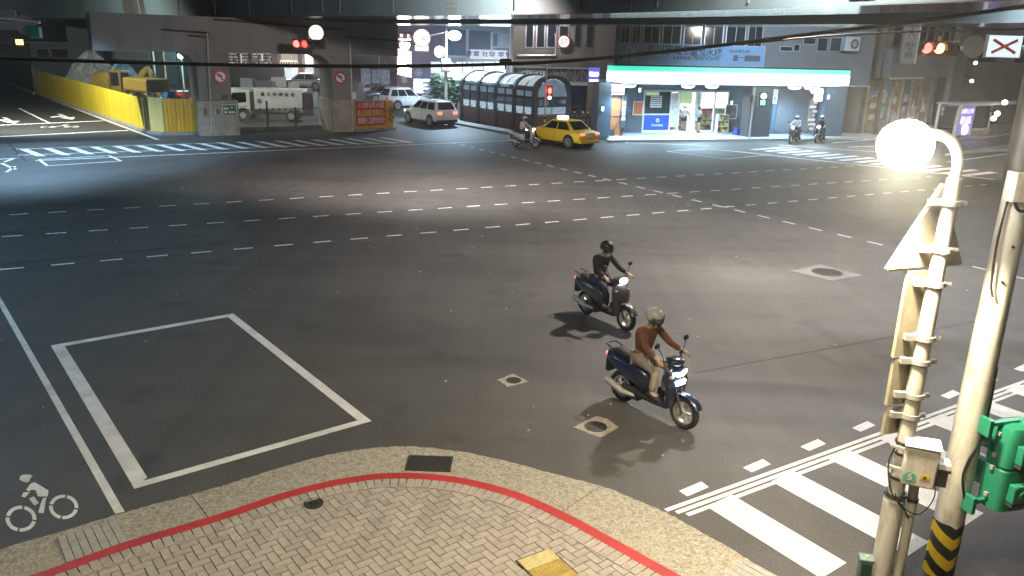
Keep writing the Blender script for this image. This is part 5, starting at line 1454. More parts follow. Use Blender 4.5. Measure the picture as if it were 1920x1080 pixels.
for k, (x0, x1) in enumerate(((808, 834), (838, 866), (868, 884), (886, 906), (908, 927), (929, 948))):
    on(bb, F, a0, x0, 116, x1, 150, 'lit_shopfront', M_SHOPLIT if k % 3 else glow('lit_shopfront_%d' % k, (.75, .88, 1), 1.0), -.05 - (.002 * k), -.001)
on(bb, F, a0, 808, 152, 830, 160, 'white_step', M_PALE, -1.4, -.06); on(bb, F, a0, 808, 160, 826, 166, 'blue_panel', M_BLUEP, -1.4, -.06)
c = D(852.5, 113.5, Y1 - .4); t = thing('round_sign', 'tiny round white sign below the bright street lamp', 'sign', c); m = MB(); m.disc((0, 0, 0), .28, (0, 1, 0), .08, 16); m.build('face', M_WHITE, t); m = MB(); m.ringdisc((0, -.02, 0), .13, .2, (0, 1, 0), .06, 16); m.build('ring', M_INK, t)
c = D(801, 185, 82); t = thing('stair_rack', 'small white stepped display rack beside the low neon sign', 'rack', (c.x, 82, 0))
for k in range(4): bx('shelf', M_PALE, t, -.5, .5, -.4 + .1 * k, .2, .2 + .35 * k, .3 + .35 * k)
bx('frame', M_PALE, t, -.5, .5, .202, .25, 0, 1.7)
lamp('AREA', 'shopfront_spill', (6, -2.5, 3.5), 900, (.7, .86, 1), bb, 5, direction=(0, -1, -.5))
# block with green awning and posters, seen right of the pier
gbk, F, a0 = block('poster_block', 'dim reddish block with a row of posters behind the banner', 600, 743, 6, mk('dim_red_wall', (.15, .11, .10), .8, var=.25, scale=.5), Y=88)
p0, p1, z0, z1 = F.rect(662, 97, 714, 105, -2); t = thing('awning', 'pale green fabric awning seen right of the pier', 'awning', (p0, 86, z0)); m = MB(); m.extr([(0, 2, 1.0), (0, 2.0, 1.05), (0, 0, .25), (0, 0, 0), (0, .03, 0), (0, .05, .2)], (p1 - p0, 0, 0)); m.build('sheet', mk('awning_green', (.25, .42, .36), .6, var=.15), t, smooth=False)
m = MB(); m.bar((.1, .1, .2), (1.2, .1, 1.0), .06); m.bar((p1 - p0 - .2, .1, 0), (p1 - p0 - .2, .1, -2), .06); m.build('stay', M_WHITE, t, smooth=False)
for k, (x0, y0, x1, y1, lab) in enumerate(((677, 129, 695, 158, 'left poster of the three behind the banner, pale print'), (697, 131, 713, 156, 'middle poster of the three behind the banner, blue print'), (714, 131, 730, 158, 'right poster of the three behind the banner, grey print'))):
    p0, p1, z0, z1 = F.rect(x0, y0, x1, y1, -.3); t = thing('wall_poster', lab, 'poster', (p0, 87.7, z0))
    bx('frame', M_PALE, t, 0, p1 - p0, 0, .1, 0, z1 - z0)
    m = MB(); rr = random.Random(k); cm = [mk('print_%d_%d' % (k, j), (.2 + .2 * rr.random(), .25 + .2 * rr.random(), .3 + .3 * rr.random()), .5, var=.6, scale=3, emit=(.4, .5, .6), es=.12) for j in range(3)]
    for i in range(3):
        for j in range(4): m.cm = rr.randrange(3); m.box(.06 + (p1 - p0 - .12) * i / 3, .06 + (p1 - p0 - .12) * (i + 1) / 3, -.02, -.001, .06 + (z1 - z0 - .12) * j / 4, .06 + (z1 - z0 - .12) * (j + 1) / 4)
    tag(m.build('print', cm, t, smooth=False), kind='stuff')
t = thing('street_stall', 'clutter of pale boxes and boards under the three posters', 'stall', (D(695, 180, 80).x, 80, 0))
rr = random.Random(5)
for k in range(9): x = -2.4 + .6 * k; bx('box', (M_PALE, M_WALLK, M_HUT)[k % 3], t, x, x + .5, rr.uniform(-.4, .2), .6, .2, rr.uniform(.5, 1.6))
bx('table', M_WHITE, t, -2.5, 3.0, -.5, .7, .12, .199)
# ---------------------------------------------------------------- bright shop seen through the pier
Y2 = 92
ls, F, a0 = block('lit_shop', 'brightly lit shop with full shelves seen through the bridge pier', 424, 604, 7, mk('shop_back_wall', (.3, .29, .28), .8, var=.1), Y=Y2, ztop=8)
def srect(x0, y0, x1, y1, d=-.3): return F.rect(x0, y0, x1, y1, d)
for k, (x0, x1) in enumerate(((430, 452), (455, 472), (477, 492), (494, 514))):
    p0, p1, z0, z1 = srect(x0, 101, x1, 128); w, h = p1 - p0, z1 - z0
    bay = bx('shelf_bay', glow('shelf_back_%d' % k, (1, .93, .88), .55), ls, p0 - a0, p1 - a0, -.3, -.05, z0, z1)
    m = MB(); rr = random.Random(70 + k)
    for r_ in range(5):
        x = p0 - a0 + .03
        while x < p1 - a0 - .15:
            ww = rr.uniform(.1, .26); m.cm = rr.randrange(7); z = z0 + h * r_ / 5 + .06
            m.box(x, x + ww - .02, -.5, -.301, z, z + rr.uniform(.45, .85) * h / 5); x += ww
    tag(m.build('goods', GOODS, bay, smooth=False), kind='stuff')
    m = MB()
    for r_ in range(6): m.box(p0 - a0, p1 - a0, -.52, -.301, z0 + h * r_ / 5, z0 + h * r_ / 5 + .05)
    tag(m.build('board', M_WHITE, bay, smooth=False), kind='stuff')
on(ls, F, a0, 430, 90, 516, 100, 'valance', glow('valance_glow', (1, .85, .88), .55), -.7, -.3)
for (x0, x1) in ((452, 455), (472, 477), (515, 526), (563, 572), (592, 600)): on(ls, F, a0, x0, 96, x1, 150, 'column', mk('pink_column', (.55, .40, .40), .5, var=.1) if 'pink_column' not in MATS else MATS['pink_column'], -1.0, -.53)
for k, (x0, y0, x1, y1, c_, e_) in enumerate(((528, 100, 548, 112, (.75, .62, .45), .5), (550, 101, 560, 116, (.7, .5, .4), .5), (527, 113, 561, 128, (1, .92, .8), 1.1), (573, 100, 592, 128, (1, .95, .88), 1.3), (527, 129, 545, 147, (.6, .85, 1), 1.0), (547, 129, 562, 147, (.9, .95, 1), .9), (573, 130, 592, 147, (.8, .9, 1), .8))):
    on(ls, F, a0, x0, y0, x1, y1, 'lit_panel', glow('lit_panel_%d' % k, c_, e_), -.3, -.05)
for k in range(7): on(ls, F, a0, 529 + 4.6 * k, 116, 531.5 + 4.6 * k, 127, 'stock', GOODS[k], -.5, -.301)
lamp('AREA', 'lit_shop_spill', (9, -3.2, 3.5), 700, (1, .9, .85), ls, 6, direction=(0, -1, -.5))
p = D(495, 133, 86); shrub('planter_hedge', 'low green hedge in front of the brightly lit shop', (p.x, 86, 1.2), 2.0, .5, 2.0, 700, 12, 'hedge', .3, .16, mk('hedge_leaf', (.07, .13, .05), .6, var=.5, scale=3, rnd=.5))
bx('wall', M_PILD, thing('dark_wall', 'long dark wall and hedge bank beyond the garbage truck', 'wall', (p.x - 4.5, 84, 0)), 0, 7.2, 0, .4, 0, 2.6)
p = D(478, 150, 66); t = thing('utility_cabinet', 'grey utility cabinet above the garbage truck roof line', 'cabinet', (p.x - 1.2, 66, 0)); bx('body', M_HUT, t, 0, 1.0, 0, .8, 0, 2.3); bx('plinth', M_CONC, t, -.05, 1.05, -.05, .85, -.02, -.001); bx('body', M_PILD, t, 1.25, 2.6, 0, .8, 0, 2.1)
t = thing('kerb_display', 'small white barrier boards in front of the lit shop', 'barrier', (D(522, 146, 78).x, 78, 0))
bx('board', M_WHITE, t, -.7, .7, 0, .06, 1.0, 1.9); bx('board', M_WHITE, t, .9, 1.9, 0, .06, .9, 1.4); bx('leg', M_ZINC, t, -.5, -.44, 0, .05, 0, .999); bx('leg', M_ZINC, t, .44, .5, 0, .05, 0, .999)
# chain-link barrier with green posts between the piers
q0, q1 = G(448, 246), G(606, 240)
t = thing('chain_fence', 'low chain link fence with dark green posts between the pier columns', 'fence', q0, math.atan2((q1 - q0).y, (q1 - q0).x)); L_ = (q1 - q0).length
M_PGR = mk('post_green', (.02, .07, .05), .5, var=.15)
for k in range(4):
    x = L_ * k / 3; m = MB(); m.cyl((x, 0, 0), (x, 0, 1.75 if k == 1 else 1.35), .06, n=8); m.build('post', M_PGR, t)
m = MB(); nn = 26
for k in range(nn):
    x = L_ * k / nn; dx = L_ / nn * 2
    for r_ in range(2):
        m.bar((x, 0, .55 + .34 * r_), (min(x + dx, L_), 0, .55 + .34 * (r_ + 1)), .018); m.bar((min(x + dx, L_), 0.02, .55 + .34 * r_), (x, 0.02, .55 + .34 * (r_ + 1)), .018)
tag(m.build('wire', M_ZINC, t, smooth=False), kind='stuff')
m = MB(); m.cyl((0, 0, 1.25), (L_, 0, 1.25), .025, n=6); m.build('rail', M_PGR, t)
bx('kerb', M_CONCD, t, -.3, L_ + .2, -.2, .2, -.02, .22)
# ---------------------------------------------------------------- bus shelter at far right
p0 = G(1786, 262); p1 = G(1890, 257)
FH = Fac(p0.to_2d(), math.atan2((p1 - p0).y, (p1 - p0).x))
t = FH.thing('bus_shelter', 'pale tube framed bus shelter at the right edge behind the lamp glare', 'bus shelter')
L_ = (p1 - p0).length; zt_ = FH.W(1830, 196)[1]
m = MB(); m.tube([(0, 0, 0), (.15, 0, zt_ - .4), (.4, 0, zt_ - .08), (1.0, 0, zt_), (L_, 0, zt_ + .1)], .13, 10); m.build('front_frame', M_WHITE, t)
m = MB(); m.tube([(L_, 1.6, 0), (L_, 1.6, zt_)], .1, 8); m.build('rear_post', M_WHITE, t); m = MB(); m.tube([(.3, 1.6, 0), (.3, 1.6, zt_)], .1, 8); m.build('rear_post', M_WHITE, t)
bx('roof', M_PALE, t, .3, L_, .12, 1.9, zt_ - .05, zt_ + .05)
for k in range(3): bx('rear_glass', M_GLASS, t, .4 + k * (L_ - .4) / 3, .32 + (k + 1) * (L_ - .4) / 3, 1.62, 1.65, .5, zt_ - .3)
bx('bench', M_ZINC, t, .6, L_ - .5, 1.0, 1.4, .42, .5)
bx('bench_leg', M_ZINC, t, .8, .88, 1.05, 1.35, 0, .419); bx('bench_leg', M_ZINC, t, L_ - .8, L_ - .72, 1.05, 1.35, 0, .419)
a, b, z0, z1 = FH.rect(1796, 206, 1822, 262, .3)
t = thing('advert_panel', 'violet backlit advert panel with white print in the bus shelter', 'advert panel', FH.at(a, .3, .25), FH.a)
w, h = b - a, 2.05
bx('light_box', glow('advert_violet', (.10, .04, .55), .8), t, 0, w, 0, .18, 0, h)
m = MB(); m.box(-.06, 0, -.03, .2, -.25, h + .06); m.box(w, w + .06, -.03, .2, -.25, h + .06); m.box(0, w, -.03, .2, h, h + .06); m.build('frame', M_ZINC, t, smooth=False)
M_ADW = glow('advert_white', (.95, .85, 1), 1.3)
text(t, '全新上市', w * .24, M_ADW, (w * .5, -.006, h * .78)); text(t, '週末 優惠', w * .17, M_ADW, (w * .5, -.006, h * .55)); text(t, '現正熱映', w * .2, M_ADW, (w * .5, -.006, h * .42))
m = MB(); m.sphere((w * .55, -.02, h * .18), w * .26, 12, 7, 1, .1, 1); m.build('picture', M_ADW, t)
lamp('AREA', 'advert_spill', (w / 2, -.4, h * .5), 25, (.4, .3, 1), t, .8, direction=(0, -1, -.2))
m = MB(); P = [G(1500, 266), G(1700, 246), G(1772, 268), G(1900, 252), G(2100, 235), Vector((48, 70, 0)), Vector((26, 66, 0))]
ar = sum(P[i].x * P[(i + 1) % 7].y - P[(i + 1) % 7].x * P[i].y for i in range(7))
if ar < 0: P.reverse()
m.prism([(p.x, p.y) for p in P], -.02, .12); tag(m.build('far_pavement', M_CONC, smooth=False), kind='structure')
m = MB(); P = [G(1772, 292), G(1880, 276), G(2000, 262), G(2000, 290), G(1880, 284)]
ar = sum(P[i].x * P[(i + 1) % 5].y - P[(i + 1) % 5].x * P[i].y for i in range(5))
if ar < 0: P.reverse()
m.prism([(p.x, p.y) for p in P], -.02, .14); tag(m.build('traffic_island', M_CONC, smooth=False), kind='structure')
# ---------------------------------------------------------------- near right: lamp pole with sign plates
PB = Vector((4.07, 7.44, 0))
def depth_at(p): return (p - Vector((0, 0, CAMH))).dot(_fwd)
lp = thing('lamp_pole', 'slim cream steel pole with a dazzling flood lamp on a curved arm at right', 'street lamp', PB)
zj = D(1780, 330, PB.y).z        # where the pole starts to bend
def pz(py): return D(1700, py, PB.y).z
m = MB(); m.tube([(0, 0, 0), (0, 0, .95)], .108, 20); m.tube([(0, 0, .951), (0, 0, 1.0), (0, 0, 1.001), (0, 0, 2.2), (0, 0, zj - .02)], [.108, .09, .082, .08, .066], 20); m.build('pole', M_CREAM, lp)
headc = D(1697, 272, 7.30) - PB
arm = spline([(0, 0, zj - .02), (.005, 0, zj + .12), (-.05, -.01, zj + .26), (-.17, -.03, zj + .36), (headc.x + .22, -.06, headc.z + .10)], 6)
m = MB(); m.tube(arm, .05, 14); m.build('curved_arm', M_CREAM, lp)
# round flood lamp head tilted at the crossing
hd = thing('lamp_head', None, None); hd.parent = lp; hd.location = headc
ax = Vector((-.30, -.62, -.66)).normalized(); fx = Vector((-.36, -.86, -.36)).normalized(); hd.rotation_euler = fx.to_track_quat('Z', 'Y').to_euler()
m = MB(); m.tube([(0, 0, -.17), (0, 0, -.14), (0, 0, -.05), (0, 0, .0)], [.06, .12, .19, .215], 24); m.build('housing', M_ZINC, hd)
m = MB(); m.sphere((0, 0, .0), .238, 28, 10, 1, 1, .9, -.1, 1); m.build('lens', glow('near_lamp_lens', (1, .97, .90), 130), hd)  # ball enlarged to imitate the lamp's round glare
nl = lamp('SPOT', 'near_lamp_beam', headc + ax * .3, 1750, (1, .85, .60), lp, .16, R(178), .08, ax)
# clamps up the pole
def clamp(py, side=-1):
    z = D(1720, py, PB.y).z
    m = MB(); m.ringdisc((0, 0, z), .07, .10, (0, 0, 1), .05, 18); m.box(.085, .15, -.025, .025, z - .02, z + .02); m.box(-.2, -.08, -.03, .03, z - .03, z + .03)
    m.cyl((.11, -.035, z), (.11, .035, z), .012, n=8); m.build('clamp', M_ZINC, lp, smooth=False)
for py in (378, 466, 530, 632, 676, 740, 778): clamp(py)
# conduit alongside
m = MB(); m.tube([(.165, -.05, 0), (.165, -.05, .9), (.15, -.04, 1.25)], .05, 12); m.build('conduit', M_CREAM, lp)
m = MB(); m.ringdisc((.165, -.05, .98), .05, .058, (0, 0, 1), .03, 12); m.ringdisc((0, 0, 1.02), .09, .112, (0, 0, 1), .04, 16); m.build('strap', M_DARKP, lp)
for z in (1.22, 1.5, 1.62):
    m = MB(); m.ringdisc((0, 0, z), .078, .094, (0, 0, 1), .025, 16); m.build('strap', M_DARKP, lp)
m = MB(); m.tube(spline([(-.085, -.03, 1.62), (-.15, -.04, 1.4), (-.1, -.09, 1.1), (.02, -.12, .95), (.12, -.12, .8)], 6), .008, 6); m.build('loose_wire', M_CABLE, lp)
m = MB(); m.tube(spline([(.30, -.1, 1.3), (.34, -.12, 1.05), (.2, -.14, .86), (.0, -.13, .96), (-.06, -.1, 1.08)], 6), .006, 6); m.build('loose_wire', M_CABLE, lp)
# sign plates clamped to it (seen from behind, nearly edge on)
SA = R(20); sd = Vector((math.cos(SA), math.sin(SA), 0))
M_BACK = mk('sign_back', (.46, .41, .30), .55, .15, var=.15, scale=4, dirt=(.30, .22, .12), dscale=3, damt=.6)
def plane_thing(name, label, z):
    return thing(name, label, 'road sign', PB + Vector((-.02, .11, z)), SA)
z0 = pz(503); z1 = pz(338)
t = plane_thing('triangle_sign', 'triangular road sign seen from behind high on the lamp pole', z0)
h = .80; w = .46
m = MB(); m.extr([(-w - .06, 0, 0), (w - .06, 0, 0), (-.06 + .04, 0, h)], (0, -.012, 0)); m.build('plate', M_BACK, t, smooth=False)
m = MB()
for a, b in (((-w - .06, 0), (w - .06, 0)), ((w - .06, 0), (-.02, h)), ((-.02, h), (-w - .06, 0))): m.bar((a[0], .012, a[1]), (b[0], .012, b[1]), .03, .03)
m.build('rim', M_BACK, t, smooth=False)
for zz in (.18, .45): m = MB(); m.box(-.2, .24, .014, .05, zz - .03, zz + .03); m.build('bracket', M_ZINC, t, smooth=False)
def plate_sign(pya, pyb, x0, x1, label, nb):
    za, zb = pz(pya), pz(pyb)
    t = plane_thing('plate_sign', label, zb); h = za - zb
    m = MB(); m.box(x0, x1, -.02, -.006, 0, h - .006); m.build('plate', M_BACK, t, smooth=False)
    m = MB(); m.box(x0, x0 + .02, -.005, .02, 0, h - .006); m.build('flange', M_BACK, t, smooth=False); m = MB(); m.box(x1 - .02, x1, -.005, .02, 0, h - .006); m.build('flange', M_BACK, t, smooth=False)
    for k in range(nb): zz = h * (k + .5) / nb; m = MB(); m.box(x0 + .12, x1 - .03, -.004, .04, zz - .03, zz + .03); m.build('bracket', M_ZINC, t, smooth=False); 
    return t
plate_sign(508, 672, -.27, .12, 'upper long sign plate seen from behind below the triangle sign', 2)
plate_sign(674, 762, -.25, .12, 'lower sign plate seen from behind between the two clamps', 2)
plate_sign(766, 818, -.23, .08, 'short grey bottom plate under the long sign plates', 1)
# control box
c = D(1727, 872, 7.25)
t = thing('control_box', 'cream steel control box strapped between the two near poles', 'electrical box', c + Vector((0, 0, -.2)), R(-22))
bx('case', M_CREAM, t, -.17, .14, -.11, .13, 0, .42, .02)
bx('lid', M_WHITE, t, -.185, .155, -.125, .145, .422, .45, .015)
m = MB(); m.box(.145, .24, -.08, .06, .04, .2); m.box(.145, .26, -.09, .07, .205, .23); m.build('meter_case', M_DARKP, t, smooth=False)
bx('meter_hood', M_WHITE, t, .145, .25, -.09, .07, .235, .29)
s5 = MB(); s5.disc((-.095, -.113, .1), .058, (0, 1, 0), .004, 20); s5.build('sticker', mk('sticker_teal', (.12, .42, .30), .5, var=.05), t)
text(t, '5', .1, M_WHITE, (-.095, -.1165, .1), ext=.001)
m = MB(); m.box(.0, .08, -.1135, -.1105, .1, .15); m.build('warning_sticker', M_YELP, t, smooth=False); m = MB(); m.extr([(.02, -.1145, .11), (.06, -.1145, .11), (.04, -.1145, .142)], (0, -.001, 0)); m.build('warning_triangle', M_BLACK, t, smooth=False)
for z in (.1, .33): m = MB(); m.bar((-.17, .02, z), (-.30, .06, z), .03, .025); m.build('strap', M_ZINC, t, smooth=False)
# small green cabinet at the foot
c = G(1616, 1080, .6) if False else Vector((3.86, 7.38, 0))
t = thing('bell_box', 'small weathered green box at the foot of the lamp pole', 'electrical box', c, R(-12))
M_TEAL = mk('weathered_teal', (.13, .22, .19), .7, var=.3, scale=14, dirt=(.3, .33, .3), dscale=8, damt=.5)
bx('case', M_TEAL, t, -.065, .065, -.05, .06, 0, .24, .01); bx('cap', M_TEAL, t, -.075, .075, -.06, .07, .242, .28, .01); bx('door', M_PGR, t, -.045, .05, -.058, -.051, .03, .21)
m = MB(); m.sphere((0, 0, .28), .02, 8, 5); m.build('knob', M_ZINC, t)
# ---------------------------------------------------------------- big signal pole
QB = Vector((4.76, 7.56, 0))
sp = thing('signal_pole', 'thick cream signal pole with yellow and black hazard bands at its foot', 'signal pole', QB)
zc = D(1880, 350, QB.y).z
m = MB(); m.tube([(0, 0, 0), (0, 0, 1.0), (0, 0, zc + .05)], [.15, .148, .125], 28); m.build('pole', M_CREAM, sp)
# hazard bands: slanted helical strips as separate sleeves
hb_ = MB()
for zt0, mt in ((0, 0),):
    n = 36; zz = [0.0, .13, .26, .39, .52, .65, .78]
    for k in range(n):
        a0, a1 = 2 * PI * k / n, 2 * PI * (k + 1) / n
        sh = lambda a: -.16 * (1 - abs(((a / (2 * PI) * 4) % 2) - 1))        # chevron offset round the pole
        for j in range(len(zz) - 1):
            f = lambda a, z: ((.1535) * math.cos(a), (.1535) * math.sin(a), max(0, min(.66, z)))
            q = [f(a0, zz[j] + sh(a0)), f(a1, zz[j] + sh(a1)), f(a1, zz[j + 1] + sh(a1)), f(a0, zz[j + 1] + sh(a0))]
            hb_.cm = j % 2; hb_.add(q, [(0, 1, 2, 3)])
hb_.build('hazard_band', [M_YELP, M_BLACK], sp, smooth=False)
m = MB(); m.tube([(0, 0, zc + .05), (0, 0, 9.5)], [.155, .13], 28); m.build('upper_pole', M_DARKP, sp)  # same pole, coloured dark for the shade above the lamp's reach
for z in (1.55, 2.05, 2.6): m = MB(); m.ringdisc((0, 0, z), .13, .1455 - z * .003, (0, 0, 1), .04, 28); m.build('tape_band', M_CREAM, sp)
m = MB(); m.box(-.16, .06, -.19, -.02, zc - .12, zc + .16); m.build('terminal_box', M_CREAM, sp, smooth=False, bev=.012)
m = MB(); m.tube(spline([(.06, -.17, zc + .18), (.075, -.2, zc), (.03, -.2, zc - .17), (-.07, -.19, zc - .19), (-.13, -.17, zc - .1)], 6), .016, 8); m.build('cable_loop', M_CABLE, sp)
m = MB(); m.tube(spline([(-.135, -.09, zc - .1), (-.16, -.1, zc - .5), (-.15, -.12, zc - .9), (-.12, -.14, zc - 1.05)], 6), .012, 8); m.build('hanging_cable', M_CABLE, sp)
m = MB(); m.tube(spline([(.10, -.095, 2.45), (.115, -.09, 1.95), (.06, -.13, 1.65), (-.03, -.155, 1.42), (-.05, -.165, 1.22), (.03, -.16, .95)], 8), .012, 8); m.build('hanging_cable', M_CABLE, sp)
m = MB(); m.tube([(.02, -.15, zc + .2), (.0, -.16, zc + 1.4)], .012, 8); m.build('bright_conduit', M_CHROME, sp)
m = MB(); m.tube([(.15, .02, .4), (.145, .03, 2.0), (.135, .03, zc - .1)], .018, 8); m.build('side_cable', M_CABLE, sp)
m = MB(); m.disc((-.02, -.128, zc - .55), .014, (0, 1, 0), .02, 10); m.build('bolt', M_DARKP, sp); m = MB(); m.disc((-.05, -.13, zc - .9), .014, (0, 1, 0), .02, 10); m.build('bolt', M_DARKP, sp)
# ---------------------------------------------------------------- green signal head seen from behind
c = D(1893, 868, 7.42)
t = thing('traffic_signal', 'green painted signal head seen from behind on the thick pole', 'traffic signal', c, R(14))
def gring(z, hx, hy): return ellz(z, 0, hx, hy, 22, 4)
m = MB(); m.loft([gring(-.49, .17, .12), gring(-.47, .205, .155), gring(-.02, .21, .16), gring(-.005, .19, .145), gring(.005, .19, .145), gring(.02, .21, .16), gring(.40, .21, .16), gring(.45, .19, .14), gring(.47, .12, .09)]); m.build('housing', M_GREENS, t)
for z in (-.24, .19):
    m = MB(); m.box(-.12, .09, -.235, -.15, z - .10, z + .10); d_ = m.build('rear_door', M_GREENS, t, smooth=False, bev=.012)
    m = MB(); m.ringdisc((-.015, -.242, z), .022, .04, (0, 1, 0), .02, 20); m.build('knob', M_GREENS, d_)
    m = MB(); m.box(-.115, .085, -.232, -.15, z - .135, z - .104); m.build('door_lip', M_DARKP, d_, smooth=False)
    for sx_ in (-.10, .07): m = MB(); m.disc((sx_, -.237, z + .085), .006, (0, 1, 0), .008, 8); m.build('screw', M_ZINC, d_)
m = MB(); m.sphere((.03, -.05, .47), .055, 14, 6, 1, 1, .8, 0, 1); m.build('top_cap', M_GREENS, t)
for z in (.36, .12, -.02, -.33): m = MB(); m.box(-.235, -.20, -.03, .01, z - .02, z + .02); m.build('hinge', M_ZINC, t, smooth=False)
for zz in (.44, -.44):
    m = MB(); m.bar((-.36, .02, zz + .02), (.08, 0, zz + .04), .05, .04); m.box(-.40, -.355, -.05, .09, zz - .09, zz + .09); m.build('bracket_arm', M_GREENS, t, smooth=False)
for z in (.2, -.22):
    m = MB(); m.tube([(0, .14, z), (0, .36, z - .02)], [.15, .16], 18, cap=False); m.build('visor', M_GREENS, t)
# ---------------------------------------------------------------- people: one skinned body each, clothes and helmets as children
M_SKIN = mk('skin', (.42, .27, .19), .55, var=.06)
M_HAIR = mk('black_hair', (.015, .013, .012), .5, var=.2, scale=30)
def skin_obj(name, nodes, edges, mat, parent, root=0, sub=1):
    keys = list(nodes); ix = {k: i for i, k in enumerate(keys)}
    me = bpy.data.meshes.new(name)
    me.from_pydata([nodes[k][0] for k in keys], [(ix[a], ix[b]) for a, b in edges], [])
    me.materials.append(mat)
    o = link_mesh(name, me, parent)
    sk = o.modifiers.new('skin', 'SKIN'); sk.use_smooth_shade = True
    for i, k in enumerate(keys):
        r = nodes[k][1]; v = me.skin_vertices[0].data[i]
        v.radius = r if isinstance(r, tuple) else (r, r); v.use_root = (i == root)
    ss = o.modifiers.new('sub', 'SUBSURF'); ss.levels = sub; ss.render_levels = sub
    return o
def person_parts(root, J, shirt, pants, shoe, sleeve='long', shorts=False, helmet=None, visor=True, hair=True, fingers=True):
    """J: dict of joints; left side has +y.  builds body, shirt, trousers, shoes, helmet or hair under root"""
    V = lambda k: Vector(J[k])
    N = {'pelvis': (V('pelvis'), .105), 'waist': (V('waist'), (.11, .095)), 'chest': (V('chest'), (.14, .11)), 'neckb': (V('neck') - (V('neck') - V('chest')) * .3, .075), 'neck': (V('neck'), .052), 'jaw': (V('head') - (V('head') - V('neck')) * .35, .072), 'head': (V('head'), .098), 'crown': (V('head') + (V('head') - V('neck')).normalized() * .085, .075)}
    E = [('pelvis', 'waist'), ('waist', 'chest'), ('chest', 'neckb'), ('neckb', 'neck'), ('neck', 'jaw'), ('jaw', 'head'), ('head', 'crown')]
    for s in 'LR':
        N.update({'sh' + s: (V('sh' + s), .058), 'el' + s: (V('el' + s), .042), 'wr' + s: (V('wr' + s), .029), 'pa' + s: (V('ha' + s), (.038, .026)),
                  'hip' + s: (V('hip' + s), .09), 'kn' + s: (V('kn' + s), .057), 'an' + s: (V('an' + s), .04), 'to' + s: (V('to' + s), .034)})
        E += [('chest', 'sh' + s), ('sh' + s, 'el' + s), ('el' + s, 'wr' + s), ('wr' + s, 'pa' + s), ('pelvis', 'hip' + s), ('hip' + s, 'kn' + s), ('kn' + s, 'an' + s), ('an' + s, 'to' + s)]
        if fingers:
            d = (V('ha' + s) - V('wr' + s)).normalized(); sdv = d.cross(Vector((0, 0, 1)))
            sdv = sdv.normalized() if sdv.length > .2 else Vector((1, 0, 0)); dn = Vector((0, 0, -1)) if abs(d.z) < .7 else -sdv.cross(d)
            for k, (off, ln) in enumerate(((-.03, .07), (-.01, .08), (.01, .075), (.03, .058))):
                b = V('ha' + s) + d * .03 + sdv * off
                N['f%d%s' % (k, s)] = (b, .0105); N['g%d%s' % (k, s)] = (b + d * ln * .5 + dn * .015, .0095); N['h%d%s' % (k, s)] = (b + d * ln * .55 + dn * .05, .0085)
                E += [('pa' + s, 'f%d%s' % (k, s)), ('f%d%s' % (k, s), 'g%d%s' % (k, s)), ('g%d%s' % (k, s), 'h%d%s' % (k, s))]
            tb = V('ha' + s) - d * .01 + sdv * (.035 if s == 'R' else -.035) * (-1)
            N['t0' + s] = (tb, .012); N['t1' + s] = (tb + d * .035 + dn * .03, .0095); E += [('pa' + s, 't0' + s), ('t0' + s, 't1' + s)]
    skin_obj('body', N, E, M_SKIN, root)
    # shirt or jacket
    S = {'a': (V('pelvis') + (V('waist') - V('pelvis')) * .1, .135), 'b': (V('waist'), (.14, .12)), 'c': (V('chest'), (.165, .135)), 'n': (V('neck') - (V('neck') - V('chest')) * .35, .085)}
    SE = [('a', 'b'), ('b', 'c'), ('c', 'n')]
    for s in 'LR':
        S['s' + s] = (V('sh' + s), .078); S['e' + s] = (V('sh' + s).lerp(V('el' + s), 1 if sleeve == 'long' else .62), .062); SE += [('c', 's' + s), ('s' + s, 'e' + s)]
        if sleeve == 'long': S['w' + s] = (V('el' + s).lerp(V('wr' + s), .92), .045); SE.append(('e' + s, 'w' + s))
    skin_obj('shirt', S, SE, shirt, root)
    T = {'p': (V('pelvis'), (.135, .125))}; TE = []
    for s in 'LR':
        T['h' + s] = (V('hip' + s), .105); T['k' + s] = (V('hip' + s).lerp(V('kn' + s), .72 if shorts else 1), .085 if shorts else .075); TE += [('p', 'h' + s), ('h' + s, 'k' + s)]
        if not shorts: T['a' + s] = (V('kn' + s).lerp(V('an' + s), .93), .056); TE.append(('k' + s, 'a' + s))
    skin_obj('shorts' if shorts else 'trousers', T, TE, pants, root)
    for s in 'LR':
        a, t_ = V('an' + s), V('to' + s); d = (t_ - a); d.z = 0; d = d.normalized() if d.length > 1e-4 else Vector((1, 0, 0)); sd_ = Vector((-d.y, d.x, 0)); zb = t_.z - .045
        m = MB(); rings = []
        for f, hw, hh in ((-.08, .028, .04), (-.06, .04, .05), (.02, .042, .05), (.10, .046, .036), (.16, .042, .028), (.19, .025, .018)):
            c = Vector((a.x, a.y, 0)) + d * f; rings.append([c + sd_ * (hw * math.cos(2 * PI * k / 10)) + Vector((0, 0, zb + hh + hh * math.sin(2 * PI * k / 10))) for k in range(10)])
        m.loft(rings); m.build('shoe', shoe, root)
    h = V('head'); up = (h - V('neck')).normalized(); fw = Vector(J.get('face', (1, 0, 0))).normalized(); fw = (fw - up * fw.dot(up)).normalized(); rt = fw.cross(up)
    P = lambda a, b, c: h + fw * a + rt * b + up * c
    m = MB(); m.loft([[P(.085, -.008, .02), P(.085, .008, .02), P(.09, .0, .03)], [P(.105, -.017, -.025), P(.105, .017, -.025), P(.118, 0, -.02)], [P(.088, -.016, -.035), P(.088, .016, -.035), P(.1, 0, -.04)]]); m.build('nose', M_SKIN, root)
